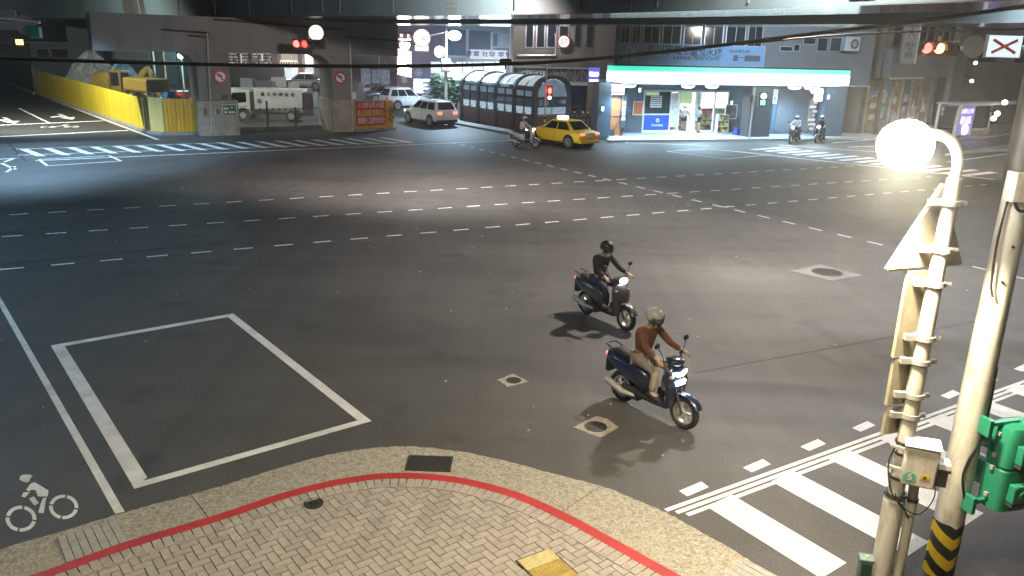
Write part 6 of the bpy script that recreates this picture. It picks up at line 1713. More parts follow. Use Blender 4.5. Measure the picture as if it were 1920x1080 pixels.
    for sg in (-1, 1):
        m = MB(); m.sphere(tuple(P(.084, sg * .034, .02)), .014, 8, 5); m.build('eye', M_BLACK, root)
        m = MB(); m.sphere(tuple(P(-.005, sg * .098, -.005)), .028, 8, 5, .8, .45, 1.1); m.build('ear', M_SKIN, root)
    m = MB(); m.bar(P(.088, -.025, -.062), P(.088, .025, -.062), .012, .012); m.build('mouth', mk('lips', (.3, .12, .1), .5, var=0) if 'lips' not in MATS else MATS['lips'], root, smooth=False)
    def shell(r, zlo, open_front, name, mat, fwd=0, thick=1.0):
        m = MB(); nu, nv = 20, 8; vs = []; fs = []
        for j in range(nv + 1):
            for k in range(nu):
                a = 2 * PI * k / nu; front = max(0, math.cos(a)); lo = zlo + open_front * front ** .7
                z = lo + (1 - lo) * j / nv; q = math.sqrt(max(0, 1 - z * z)); vs.append(P(r * q * math.cos(a) * 1.1 + fwd, r * q * math.sin(a), r * z * 1.02 + .012))
        for j in range(nv):
            for k in range(nu): fs.append((j * nu + k, j * nu + (k + 1) % nu, (j + 1) * nu + (k + 1) % nu, (j + 1) * nu + k))
        m.add(vs, fs); o = m.build(name, mat, root, ang=3)
        so = o.modifiers.new('solid', 'SOLIDIFY'); so.thickness = .012 * thick; so.offset = 1
        return o
    if helmet:
        hm = shell(.132, -.42, .62, 'helmet', helmet)
        if visor:
            m = MB(); rows = []
            for zz, rr_ in ((.045, .155), (-.01, .165), (-.06, .158)):
                rows.append([P(rr_ * math.cos(a), rr_ * .92 * math.sin(a), zz) for a in [(-1.15 + 2.3 * k / 10) for k in range(11)]])
            m.loft(rows, cap=False, closed=False); m.build('visor', M_GLASS, hm)
        m = MB()
        for sg in (-1, 1): m.bar(P(.0, sg * .11, -.05), P(.04, sg * .03, -.125), .014, .006)
        m.build('chin_strap', M_BLACK, hm, smooth=False)
    elif hair:
        shell(.112, -.45, .75, 'hair', M_HAIR, -.006)
RIDE = dict(pelvis=(-.27, 0, .88), waist=(-.25, 0, 1.04), chest=(-.19, 0, 1.25), neck=(-.12, 0, 1.43), head=(-.085, 0, 1.56),
            shL=(-.17, .18, 1.35), elL=(.03, .27, 1.13), wrL=(.25, .30, 1.06), haL=(.315, .31, 1.045), shR=(-.17, -.18, 1.35), elR=(.03, -.27, 1.13), wrR=(.25, -.30, 1.06), haR=(.315, -.31, 1.045),
            hipL=(-.24, .095, .86), knL=(.15, .16, .78), anL=(.08, .14, .41), toL=(.2, .15, .375), hipR=(-.24, -.095, .86), knR=(.15, -.16, .78), anR=(.08, -.14, .41), toR=(.2, -.15, .375))
FOOT = dict(RIDE); FOOT.update(knL=(.06, .26, .62), anL=(.0, .33, .13), toL=(.13, .35, .055))
# ---------------------------------------------------------------- scooters
M_SEAT = mk('scooter_seat', (.02, .02, .022), .55, var=.15, bump=.2)
M_LEN = glow('scooter_headlight', (.95, .98, 1), 40)
M_LENO = mk('headlight_off', (.6, .62, .64), .15, var=.05)
M_PLATE = mk('licence_plate', (.7, .7, .68), .5, var=.05)
def scooter(name, label, paint, loc, rz, group, lit=True, lights='single', front=None, box=False):
    t = thing(name, label, 'scooter', loc, rz, group)
    front = front or paint
    def wheel(x, nm):
        m = MB(); rings = []
        for k in range(11):
            a = 2 * PI * k / 10; rings.append([(x + (.215 + .045 * math.cos(a)) * math.cos(2 * PI * j / 24), .055 * math.sin(a), .26 + (.215 + .045 * math.cos(a)) * math.sin(2 * PI * j / 24)) for j in range(24)])
        m.loft(rings, cap=False); w = m.build(nm, M_RUB, t)
        m = MB(); m.ringdisc((x, 0, .26), .15, .178, (0, 1, 0), .07, 24); m.cyl((x, -.05, .26), (x, .05, .26), .045, n=12)
        for k in range(5):
            a = 2 * PI * k / 5; m.bar((x + .04 * math.cos(a), 0, .26 + .04 * math.sin(a)), (x + .155 * math.cos(a), 0, .26 + .155 * math.sin(a)), .035, .03)
        m.build('rim', M_ZINC, w)
    wheel(.62, 'front_wheel'); wheel(-.60, 'rear_wheel')
    m = MB(); m.loft([ell(x, hy, zc, hz, 14, 3) for x, hy, zc, hz in ((-.93, .05, .74, .04), (-.88, .12, .71, .08), (-.65, .17, .66, .13), (-.35, .18, .60, .17), (-.12, .16, .54, .18), (-.02, .11, .48, .15))]); m.build('rear_cowl', paint, t)
    m = MB(); m.loft([ell(x, hy, .30, hz, 12, 4) for x, hy, hz in ((-.3, .12, .08), (-.1, .19, .045), (.22, .19, .045), (.36, .14, .06))]); m.build('footboard', M_BLACK, t)
    m = MB(); m.loft([ell(x, hy, zc, hz, 14, 2.6) for x, hy, zc, hz in ((-.80, .07, .83, .025), (-.72, .13, .845, .04), (-.48, .15, .83, .055), (-.2, .14, .795, .055), (-.06, .10, .775, .045), (-.01, .05, .77, .03))]); m.build('seat', M_SEAT, t)
    m = MB(); m.loft([ellz(z, xc, hx, hy, 14, 3) for z, xc, hx, hy in ((.28, .36, .06, .13), (.45, .42, .06, .19), (.68, .43, .07, .23), (.85, .40, .075, .20), (.95, .37, .06, .13), (.99, .35, .03, .07))]); m.build('leg_shield', front, t)
    m = MB(); rings = []
    for k in range(9):
        a = R(25 + 130 * k / 8); rings.append([(.62 + r_ * math.cos(a), y, .26 + r_ * math.sin(a)) for r_, y in ((.285, -.075), (.31, -.05), (.315, 0), (.31, .05), (.285, .075), (.275, 0))])
    m.loft(rings); m.build('front_fender', front, t)
    m = MB()
    for y in (-.07, .07): m.cyl((.62, y, .26), (.47, y * .9, .62), .02, n=8)
    m.build('fork', M_DARKP, t)
    m = MB(); m.loft([ell(x, hy, 1.0, hz, 12, 3) for x, hy, hz in ((.24, .06, .03), (.3, .13, .05), (.4, .15, .06), (.47, .1, .05), (.5, .05, .03))]); hb = m.build('handlebar_cover', front, t)
    m = MB(); m.tube([(.24, .36, 1.03), (.31, .2, 1.02), (.35, 0, 1.0), (.31, -.2, 1.02), (.24, -.36, 1.03)], .014, 8); m.build('handlebar', M_DARKP, t)
    for sg in (-1, 1):
        m = MB(); m.cyl((.25, sg * .26, 1.03), (.225, sg * .385, 1.032), .02, n=10); m.build('grip', M_RUB, t)
        m = MB(); m.tube([(.31, sg * .19, 1.03), (.31, sg * .27, 1.16), (.29, sg * .31, 1.24)], .007, 6); m.sphere((.28, sg * .33, 1.27), .055, 12, 7, .35, 1.1, .8); m.build('mirror', M_BLACK, t)
        m = MB(); m.sphere((.455, sg * .16, .80), .04, 10, 6, .8, 1.3, .7); m.build('turn_signal', M_AMB if lit and sg > 0 and lights == 'blink' else mk('amber_lens', (.45, .2, .03), .3, var=.05) if 'amber_lens' not in MATS else MATS['amber_lens'], t)
    ml = M_LEN if lit else M_LENO
    if lights == 'triple':
        for sg in (-1, 1):
            m = MB(); m.loft([[(.485, sg * .03, .79), (.475, sg * .15, .835), (.47, sg * .16, .87), (.485, sg * .04, .85)], [(.51, sg * .035, .795), (.49, sg * .145, .835), (.485, sg * .15, .865), (.505, sg * .045, .845)]]); m.build('headlight', ml, t, smooth=False)
        m = MB(); m.loft([[(.475, -.10, .66), (.475, .10, .66), (.485, .11, .73), (.485, -.11, .73)], [(.515, -.09, .665), (.515, .09, .665), (.52, .1, .725), (.52, -.1, .725)]]); m.build('headlight', ml, t, smooth=False)
    else:
        m = MB(); m.sphere((.475, 0, 1.0), .085, 14, 8, .55, 1.15, .72); m.build('headlight', ml, t)
    m = MB(); m.box(-.945, -.90, -.08, .08, .70, .76); m.build('tail_light', M_TAIL if lit else M_SGNR, t, smooth=False, bev=.01)
    m = MB(); m.box(-.93, -.92, -.10, .10, .50, .62); m.build('licence_plate', M_PLATE, t, smooth=False)
    m = MB(); m.box(-.925, -.86, -.08, .08, .44, .66); m.build('rear_fender', M_BLACK, t, smooth=False)
    m = MB(); m.tube([(-.25, -.12, .24), (-.45, -.17, .25), (-.8, -.19, .36)], [.025, .05, .06], 12); m.build('exhaust', M_ZINC, t)
    m = MB(); m.box(-.55, -.2, -.10, .10, .16, .34); m.cyl((-.6, .06, .26), (-.6, .16, .26), .12, n=14); m.build('engine', M_DARKP, t)
    m = MB(); m.tube([(-.75, -.12, .86), (-.92, -.1, .9), (-.95, 0, .9), (-.92, .1, .9), (-.75, .12, .86)], .014, 8); m.build('grab_rail', M_DARKP, t)
    if box: m = MB(); m.box(-1.02, -.68, -.19, .19, .92, 1.22); m.build('top_box', M_BLACK, t, smooth=False, bev=.04)
    if lit: lamp('SPOT', 'headlight_beam', (.56, 0, .86), 70, (.9, .96, 1), t, .05, R(70), .6, (1, 0, -.16))
    return t
def mat_cloth(name, col): return mk(name, col, .85, var=.22, scale=11, bump=.9, bscale=13)
P_BLK = mk('scooter_black', (.02, .022, .028), .25, var=.08, coat=.6); P_BLU = mk('scooter_dark_blue', (.012, .022, .055), .28, var=.08, coat=.6); P_WHT = mk('scooter_white', (.6, .6, .6), .3, var=.06, coat=.5); P_PAL = mk('scooter_pale', (.45, .45, .44), .3, var=.08, coat=.5); P_GRY = mk('scooter_grey', (.07, .072, .08), .3, var=.08, coat=.5); P_DRD = mk('scooter_maroon', (.16, .03, .03), .3, var=.08, coat=.5)
C_DK = mat_cloth('dark_jacket', (.035, .035, .04)); C_OR = mat_cloth('orange_brown_shirt', (.20, .075, .04)); C_TN = mat_cloth('tan_trousers', (.38, .32, .24)); C_NV = mat_cloth('navy_trousers', (.03, .035, .06)); C_WH = mat_cloth('white_shirt', (.66, .66, .67)); C_GR = mat_cloth('grey_shirt', (.55, .53, .51)); C_BK = mat_cloth('black_shorts', (.02, .02, .022)); C_MR = mat_cloth('dark_maroon_top', (.10, .045, .05))
H_CRM = mk('helmet_cream', (.52, .48, .42), .25, var=.05, coat=.6); H_WHT = mk('helmet_white', (.72, .72, .72), .25, var=.05, coat=.6); H_BLK = mk('helmet_black', (.02, .02, .022), .25, var=.05, coat=.6)
def rider(label, scoot_loc, rz, shirt, pants, shoe, helmet, J=RIDE, sleeve='long', face=None, group=None):
    t = thing('person', label, 'person', scoot_loc, rz, group)
    J = dict(J)
    if face: J['face'] = face
    person_parts(t, J, shirt, pants, shoe, sleeve, False, helmet)
    return t
SG = 'scooters on the junction'
f1, r1 = G(1300, 812), G(1148, 742); hd1 = math.atan2((f1 - r1).y, (f1 - r1).x); c1 = (f1 + r1) / 2
scooter('scooter', 'dark blue scooter with three white headlights nearest the kerb', P_BLU, c1, hd1, SG, True, 'triple')
rider('rider in an orange brown shirt and tan trousers on the nearest scooter', c1, hd1, C_OR, C_TN, C_BK, H_CRM)
f2, r2 = G(1188, 627), G(1084, 582); hd2 = math.atan2((f2 - r2).y, (f2 - r2).x); c2 = (f2 + r2) / 2
scooter('scooter', 'dark scooter with one round headlight following the nearest one', P_GRY, c2, hd2, SG, True, 'single')
rider('rider in dark clothes on the second scooter out in the junction', c2, hd2, C_DK, C_NV, C_BK, H_BLK)
c3 = G(985, 276); scooter('scooter', 'pale grey scooter beside the front of the yellow taxi', P_PAL, c3, R(-28), SG, True, 'single')
rider('rider in a pale grey shirt and cream helmet beside the yellow taxi', c3, R(-28), C_GR, C_NV, C_BK, H_CRM)
c4 = G(1488, 268); scooter('scooter', 'black scooter with a dazzling headlight waiting by the blue shutters', P_BLK, c4, R(-128), SG, True, 'single')
rider('rider in a white top on the waiting scooter with the dazzling headlight', c4, R(-128), C_WH, C_DK, C_BK, H_WHT, FOOT)
c5 = G(1535, 267); scooter('scooter', 'black scooter with a dimmer headlight waiting beside the blue pillar', P_BLK, c5, R(-125), SG, True, 'single')
rider('rider in a dark maroon top and pale helmet beside the blue pillar', c5, R(-125), C_MR, C_NV, C_BK, H_WHT, FOOT)
# parked scooters in front of the shutter
PK = FB.at(0, -1.2)
for k, (px, pt, lab, rz) in enumerate(((1056, P_BLK, 'parked black scooter nearest the kiosk by the roller shutter', -60), (1071, P_BLU, 'parked dark blue scooter in the middle before the roller shutter', -70), (1086, P_GRY, 'parked grey scooter before the roller shutter, third from the kiosk', -65), (1097, P_DRD, 'parked maroon scooter next to the yellowed pillar', -75))):
    g_ = D(px, 225, 56.2); scooter('parked_scooter', lab, pt, (g_.x, 56.2, .13), R(rz), 'scooters parked by the shutter', False, box=(k == 2))
# two people outside the shop
def stand(label, loc, rz, shirt, pants, shoe, J2=None, sleeve='short'):
    t = thing('person', label, 'person', loc, rz)
    J = dict(pelvis=(0, 0, .93), waist=(.0, 0, 1.07), chest=(.0, 0, 1.28), neck=(.02, 0, 1.45), head=(.045, 0, 1.57), face=(1, 0, -.15),
             shL=(-.01, .17, 1.38), elL=(-.04, .25, 1.11), wrL=(.07, .27, .90), haL=(.1, .27, .82), shR=(-.01, -.17, 1.38), elR=(-.03, -.25, 1.12), wrR=(.12, -.22, .98), haR=(.19, -.19, .96),
             hipL=(0, .09, .90), knL=(.03, .11, .50), anL=(-.01, .11, .09), toL=(.13, .13, .05), hipR=(0, -.09, .90), knR=(.01, -.11, .50), anR=(-.03, -.11, .09), toR=(.11, -.13, .05))
    J.update(J2 or {})
    person_parts(t, J, shirt, pants, shoe, sleeve, True, None)
    return t
def onpave(px, py): p = G(px, py, .14); return (p.x, p.y, .14)
stand('person in a loose white shirt and dark shorts walking out of the shop', onpave(1281, 246), R(-85), C_WH, C_BK, C_BK, dict(knL=(.1, .11, .52), anL=(.14, .12, .09), toL=(.28, .13, .05), anR=(-.14, -.11, .10), toR=(-.02, -.12, .05), knR=(.0, -.11, .5), elL=(-.04, .30, 1.13), wrL=(.05, .36, .93), haL=(.09, .37, .86)))
stand('person in a white shirt and black shorts looking at a phone by the shop door', onpave(1308, 248), R(-150), C_WH, C_BK, C_BK, dict(elR=(.06, -.22, 1.12), wrR=(.25, -.1, 1.15), haR=(.31, -.06, 1.18), elL=(.06, .22, 1.12), wrL=(.24, .08, 1.12), haL=(.30, .04, 1.14), face=(1, 0, -.5)))
stand('shop customer in a pale top standing inside behind the glass', tuple(FS.at(sx(1297), DG + 1.0, .15)), R(120), C_WH, C_BK, C_BK)
# ---------------------------------------------------------------- bicycles by the far kerb
def bicycle(label, loc, rz):
    t = thing('bicycle', label, 'bicycle', loc, rz, 'bicycles parked at the far kerb')
    for x in (-.52, .52):
        m = MB(); m.ringdisc((x, 0, .34), .30, .34, (0, 1, 0), .04, 24); w = m.build('wheel', M_RUB, t)
        m = MB()
        for k in range(8): a = PI * k / 8; m.bar((x - .3 * math.cos(a), 0, .34 - .3 * math.sin(a)), (x + .3 * math.cos(a), 0, .34 + .3 * math.sin(a)), .008)
        m.build('spoke', M_ZINC, w, smooth=False)['kind'] = 'stuff'
    m = MB()
    for a, b in (((-.52, 0, .34), (-.1, 0, .32)), ((-.1, 0, .32), (-.22, 0, .82)), ((-.1, 0, .32), (.38, 0, .8)), ((-.2, 0, .75), (.36, 0, .86)), ((-.52, 0, .34), (-.2, 0, .75)), ((.52, 0, .34), (.36, 0, .95))): m.cyl(a, b, .022, n=8)
    m.build('frame', M_PSTR, t)
    m = MB(); m.loft([ell(x, hy, .86, hz, 10) for x, hy, hz in ((-.36, .03, .02), (-.32, .09, .04), (-.2, .06, .03), (-.08, .02, .02))]); m.build('saddle', M_BLACK, t)
    m = MB(); m.tube([(.28, .28, .98), (.35, .1, 1.0), (.36, 0, .95), (.35, -.1, 1.0), (.28, -.28, .98)], .014, 8); m.build('handlebar', M_ZINC, t)
    m = MB(); m.box(.45, .8, -.16, .16, .72, .98); m.build('basket', M_PALE, t, smooth=False)
    m = MB(); m.cyl((-.1, -.09, .32), (-.1, .09, .32), .08, n=12); m.bar((-.1, .1, .32), (-.02, .1, .18), .02); m.bar((-.1, -.1, .32), (-.18, -.1, .46), .02); m.build('crank', M_DARKP, t)
p = G(1580, 249, .12); bicycle('bicycle with a white basket next to the blue pillar', (p.x, p.y + 1.0, .12), R(-60))
p = G(1597, 249, .12); bicycle('bicycle on the near side of the small green tree', (p.x, p.y + .6, .12), R(-20))
p = G(1618, 247, .12); bicycle('bicycle behind the lamp glare beyond the small tree', (p.x, p.y + .8, .12), R(-25))
# ---------------------------------------------------------------- cars
M_CARG = mk('car_window', (.012, .013, .015), .06, var=.1, spec=.7)
def car(name, label, cat, loc, rz, paint, L=4.4, W=1.76, H=1.5, kind='sedan', lit=True, sparew=False, group=None, roofsign=False):
    t = thing(name, label, cat, loc, rz, group)
    hw = W / 2; zb = .22; belt = .92 if kind == 'sedan' else 1.05
    x0, x1 = -L / 2, L / 2
    if kind == 'sedan': prof = ((x0, .62, .80, .82), (x0 + .06, .80, .30, .90), (x0 + .5, hw - .02, .24, .98), (x0 + 1.2, hw, .22, .97), (0, hw, .22, belt + .02), (x1 - 1.35, hw, .22, .95), (x1 - .75, hw - .02, .22, .90), (x1 - .25, hw - .09, .26, .76), (x1 - .05, hw - .22, .36, .66), (x1, hw - .36, .44, .58))
    else: prof = ((x0, hw - .16, .45, .95), (x0 + .06, hw - .07, .34, 1.06), (x0 + .4, hw - .01, .28, 1.10), (x0 + 1.2, hw, .25, 1.08), (0, hw, .25, belt), (x1 - 1.2, hw, .25, 1.04), (x1 - .7, hw - .02, .26, 1.0), (x1 - .22, hw - .09, .32, .92), (x1 - .04, hw - .2, .42, .82), (x1, hw - .34, .5, .72))
    m = MB(); m.loft([ell(x, y, (a + b) / 2, (b - a) / 2, 20, 5.5) for x, y, a, b in prof]); body = m.build('body', paint, t, ang=.9)
    # greenhouse
    if kind == 'sedan': gb, gt = (x0 + .55, x1 - 1.30), (x0 + 1.25, x1 - 2.10)
    else: gb, gt = (x0 + .06, x1 - 1.05), (x0 + .42, x1 - 1.85)
    yb, yt = hw - .05, hw - .28; zbt = belt - .03; zt = H
    B = [Vector((gb[0], -yb, zbt)), Vector((gb[1], -yb, zbt)), Vector((gb[1], yb, zbt)), Vector((gb[0], yb, zbt))]
    T = [Vector((gt[0], -yt, zt)), Vector((gt[1], -yt, zt)), Vector((gt[1], yt, zt)), Vector((gt[0], yt, zt))]
    m = MB(); m.add(B + T, [(0, 1, 5, 4), (1, 2, 6, 5), (2, 3, 7, 6), (3, 0, 4, 7), (4, 5, 6, 7)]); rf = m.build('roof', paint, t, smooth=True, ang=.5, bev=.07)
    def pane(q, nm, u0, u1, v0, v1):
        P = lambda u, v: q[0].lerp(q[1], u).lerp(q[3].lerp(q[2], u), v)
        nrm = (q[1] - q[0]).cross(q[3] - q[0]).normalized() * .012
        m = MB(); m.extr([P(u0, v0) + nrm * .2, P(u1, v0) + nrm * .2, P(u1 - (.0), v1) + nrm * .2, P(u0, v1) + nrm * .2], nrm); m.build(nm, M_CARG, t, smooth=False)
    for s_ in ((0, 1), (2, 3)):
        q = [B[s_[0]], B[s_[1]], T[s_[1]], T[s_[0]]]
        if kind == 'sedan': pane(q, 'side_window', .10, .50, .14, .86); pane(q, 'side_window', .53, .93, .14, .86)
        else: pane(q, 'side_window', .06, .30, .14, .86); pane(q, 'side_window', .33, .61, .14, .86); pane(q, 'side_window', .64, .93, .14, .86)
    pane([B[1], B[2], T[2], T[1]], 'windscreen', .08, .92, .1, .92); pane([B[3], B[0], T[0], T[3]], 'rear_window', .10, .90, .18, .9)
    wr = .33 if kind == 'sedan' else .36
    for x in (x0 + .85, x1 - .85):
        for sg in (-1, 1):
            m = MB(); m.cyl((x, sg * (hw - .22), wr), (x, sg * (hw + .012), wr), wr, n=24); w = m.build('wheel', M_RUB, t)
            m = MB(); m.ringdisc((x, sg * (hw + .014), wr), wr * .52, wr * .68, (0, 1, 0), .02, 24); m.disc((x, sg * (hw + .008), wr), wr * .2, (0, 1, 0), .03, 12)
            for k in range(5): a = 2 * PI * k / 5; m.bar((x, sg * (hw + .014), wr), (x + wr * .6 * math.cos(a), sg * (hw + .014), wr + wr * .6 * math.sin(a)), .06, .02)
            m.build('rim', M_ZINC, w)
            m = MB(); m.cyl((x, sg * (hw - .2), wr + .03), (x, sg * (hw + .004), wr + .03), wr + .07, n=24); m.build('wheel_arch', M_BLACK, t)
    for sg in (-1, 1):
        m = MB(); m.box(x0 - .02, x0 + .18, sg * (hw - .46), sg * (hw - .13), (.74 if kind == 'sedan' else .82), (.86 if kind == 'sedan' else 1.0)); m.build('tail_light', M_TAIL if lit else M_SGNR, t, smooth=False, bev=.02)
        m = MB(); m.box(x1 - .26, x1 - .06, sg * (hw - .5), sg * (hw - .16), .60 if kind == 'sedan' else .72, .72 if kind == 'sedan' else .86); m.build('headlight', M_WLED if lit else M_LENO, t, smooth=False, bev=.02)
        m = MB(); m.sphere((gb[1] - .35, sg * (hw + .08), belt + .1), .1, 10, 6, .6, 1, .65); m.build('wing_mirror', paint, t)
        for x in (gb[0] + (gb[1] - gb[0]) * .27, gb[0] + (gb[1] - gb[0]) * .62): m = MB(); m.box(x, x + .17, sg * (hw + .002), sg * (hw + .022), belt - .15, belt - .115); m.build('door_handle', paint, t, smooth=False)
        for x in (gb[0] + (gb[1] - gb[0]) * .52,): m = MB(); m.box(x, x + .012, sg * (hw - .004), sg * (hw + .003), .34, belt - .05); m.build('door_seam', M_BLACK, t, smooth=False)
    m = MB(); m.box(x0 - .03, x0 + .2, -hw + .12, hw - .12, .30, .46); m.build('rear_bumper', M_BLACK if kind != 'sedan' else paint, t, smooth=False, bev=.03)
    m = MB(); m.box(x0 - .035, x0 + .02, -.22, .22, .60 if kind == 'sedan' else .66, .74 if kind == 'sedan' else .80); m.build('licence_plate', M_PLATE, t, smooth=False)
    m = MB(); m.box(x1 - .12, x1 + .01, -.4, .4, .42, .56); m.build('grille', M_BLACK, t, smooth=False)
    m = MB(); m.box(x0 + .5, x1 - .5, -hw + .1, hw - .1, .14, .3); m.build('underbody', M_BLACK, t, smooth=False)
    if roofsign:
        m = MB(); m.loft([ell(x, .32, zt + .1, .09, 12, 4) for x in (gt[0] + .75, gt[0] + .8, gt[0] + 1.0, gt[0] + 1.05)]); m.build('roof_sign', glow('taxi_sign', (1, 1, .95), 5), t)
    if sparew:
        m = MB(); m.cyl((x0 - .16, .05, .85), (x0 - .01, .05, .85), .34, n=24); m.build('spare_wheel_cover', paint, t)
    if kind != 'sedan':
        for sg in (-1, 1): m = MB(); m.bar((gt[0] + .1, sg * (yt - .06), zt + .05), (gt[1] - .1, sg * (yt - .06), zt + .05), .04); m.build('roof_rail', M_ZINC, t, smooth=False)
        m = MB(); m.box(x0 + .04, x0 + .08, -hw + .42, hw - .42, .98, 1.02); m.build('tail_strip', M_TAIL if lit else M_SGNR, t, smooth=False)
    return t
P_TAXI = mk('taxi_yellow', (.88, .58, .02), .42, var=.04, coat=.15); P_SUV = mk('suv_white', (.68, .67, .65), .3, var=.04, coat=.6); P_SIL = mk('car_silver', (.5, .53, .56), .3, .3, var=.04, coat=.6)
w1, w2 = G(1064, 278), G(1006, 268); hh_ = math.atan2((w2 - w1).y, (w2 - w1).x)
def from_wheels(rear, head, L, W):      # near-side rear wheel on the ground -> car centre
    d = Vector((math.cos(head), math.sin(head), 0)); n = Vector((-d.y, d.x, 0))
    return rear + d * (L / 2 - .85) - n * (W / 2)
hT = R(133)
car('taxi', 'yellow taxi with a lit roof sign turning away across the junction', 'taxi', from_wheels(w1, hT, 4.5, 1.76), hT, P_TAXI, 4.5, 1.76, 1.46, 'sedan', True, False, None, True)
hS = R(128)
car('white_suv', 'white SUV with glowing tail lights driving away past the glass kiosk', 'car', from_wheels(G(805, 237), hS, 4.5, 1.82), hS, P_SUV, 4.5, 1.82, 1.66, 'suv', True)
pC = D(757, 195, 69); car('white_car', 'white off-roader with a spare wheel on its tail parked below the neon tower', 'car', (pC.x + .1, 69, 0), R(38), P_SUV, 4.1, 1.78, 1.72, 'suv', False, True)
pC = D(565, 150, 80); car('silver_car', 'silver car on the upper street seen over the garbage truck', 'car', (pC.x, 80, .75), R(188), P_SIL, 4.5, 1.78, 1.5, 'sedan', True)
pC = D(742, 165, 78); car('parked_car', 'dark parked car mostly hidden behind the white off-roader', 'car', (pC.x - .6, 77, 0), R(20), P_GRY, 4.3, 1.76, 1.48, 'sedan', False)
m = MB(); m.box(-34, -13, 76, 90, -.02, .74); tag(m.build('raised_street', M_CONCD, smooth=False), kind='structure')
# ---------------------------------------------------------------- garbage truck between the piers
g0 = G(516, 226); tr = thing('garbage_truck', 'white municipal garbage truck parked behind the chain fence', 'truck', (D(512, 226, 56).x, 56, 0), R(183))
M_TRK = mk('truck_white', (.50, .52, .50), .45, var=.08, dirt=(.32, .32, .29), dscale=1.2, damt=.5)
M_TRKG = mk('truck_pale_green', (.42, .50, .47), .45, var=.08, dirt=(.3, .33, .3), dscale=1.2, damt=.5)
m = MB(); m.extr([(1.25, -.85, .45), (2.72, -.85, .45), (2.80, -.85, 1.05), (2.45, -.85, 1.95), (2.3, -.85, 2.05), (1.25, -.85, 2.05)], (0, 1.7, 0)); cabt = m.build('cab', M_TRK, tr, smooth=False, bev=.05)
for y in (-.855, .845):
    m = MB(); m.extr([(1.5, y, 1.25), (2.25, y, 1.15), (2.62, y, 1.28), (2.38, y, 1.85), (1.5, y, 1.88)], (0, .01, 0)); m.build('side_window', M_CARG, tr, smooth=False)
    m = MB(); m.box(1.46, 2.3, y, y + .01, .95, .98); m.build('door_trim', M_DARKP, tr, smooth=False)
m = MB(); m.extr([(2.80, -.75, 1.1), (2.80, .75, 1.1), (2.485, .75, 1.9), (2.485, -.75, 1.9)], (.02, 0, .008)); m.build('windscreen', M_CARG, tr, smooth=False)
m = MB(); m.box(2.74, 2.86, -.85, .85, .42, .62); m.build('bumper', M_PALE, tr, smooth=False, bev=.02)
for y in (-.68, .68): m = MB(); m.box(2.765, 2.83, y - .15, y + .15, .66, .84); m.build('headlight', M_LENO, tr, smooth=False)
m = MB(); m.box(2.77, 2.815, -.45, .45, .68, .9); m.build('grille', M_BLACK, tr, smooth=False)
for y in (-1.0, 1.0): m = MB(); m.box(2.5, 2.6, y - .08, y + .08, 1.35, 1.7); m.bar((2.5, y * .85, 1.75), (2.55, y, 1.7), .03); m.build('wing_mirror', M_BLACK, tr, smooth=False)
bx('hopper_body', M_TRK, tr, -2.25, .95, -.92, .92, .75, 2.15, .04)
bx('gap_panel', M_DARKP, tr, .96, 1.24, -.8, .8, .6, 1.9)
bx('tail_loader', M_DARKP, tr, -2.95, -2.26, -.88, .88, .55, 1.95, .05)
bx('chassis', M_DARKP, tr, -2.9, 2.3, -.5, .5, .4, .6)
for k in range(7): m = MB(); x = -2.05 + .42 * k; m.extr([(x, -.0, .76), (x + .26, 0, .76), (x + .13, 0, .95)], (0, .006, 0)); o = m.build('marking', M_DARKP, tr, smooth=False); o.location = (0, .925, 0)
lt = text(tr, '臺 北 市 環 保 局', .27, M_INK, (-.62, .93, 1.78), (PI / 2, 0, PI), sx=1.15)
text(tr, '環', .32, M_DBL, (.62, .93, 1.3), (PI / 2, 0, PI))
for x in (1.75, -1.45):
    for y in (-.82, .82):
        m = MB(); m.cyl((x, y - .12, .38), (x, y + .12, .38), .38, n=22); w = m.build('wheel', M_RUB, tr); m = MB(); m.cyl((x, y - .13, .38), (x, y + .13, .38), .2, n=16); m.build('rim', M_ZINC, w)
for x in (1.75,):
    for y in (-.86, .86): m = MB(); m.cyl((x, y - .02, .42), (x, y + .01, .42), .46, n=22); m.build('wheel_arch', M_BLACK, tr)
t = thing('parked_van', 'dark window and white frame of a van just left of the garbage truck', 'van', (D(440, 200, 60).x, 60, 0), R(180))
m = MB(); m.extr([(-2.2, -.8, .35), (1.6, -.8, .35), (1.7, -.8, .95), (1.2, -.8, 1.85), (-2.2, -.8, 1.95)], (0, 1.6, 0)); m.build('body', M_TRK, t, smooth=False, bev=.06)
for y in (-.81, .80): m = MB(); m.extr([(-.2, y, 1.05), (1.2, y, 1.05), (.95, y, 1.7), (-.2, y, 1.72)], (0, .01, 0)); m.build('side_window', M_CARG, t, smooth=False)
for x in (-1.5, 1.0):
    for y in (-.75, .75): m = MB(); m.cyl((x, y - .1, .33), (x, y + .1, .33), .33, n=20); m.build('wheel', M_RUB, t)
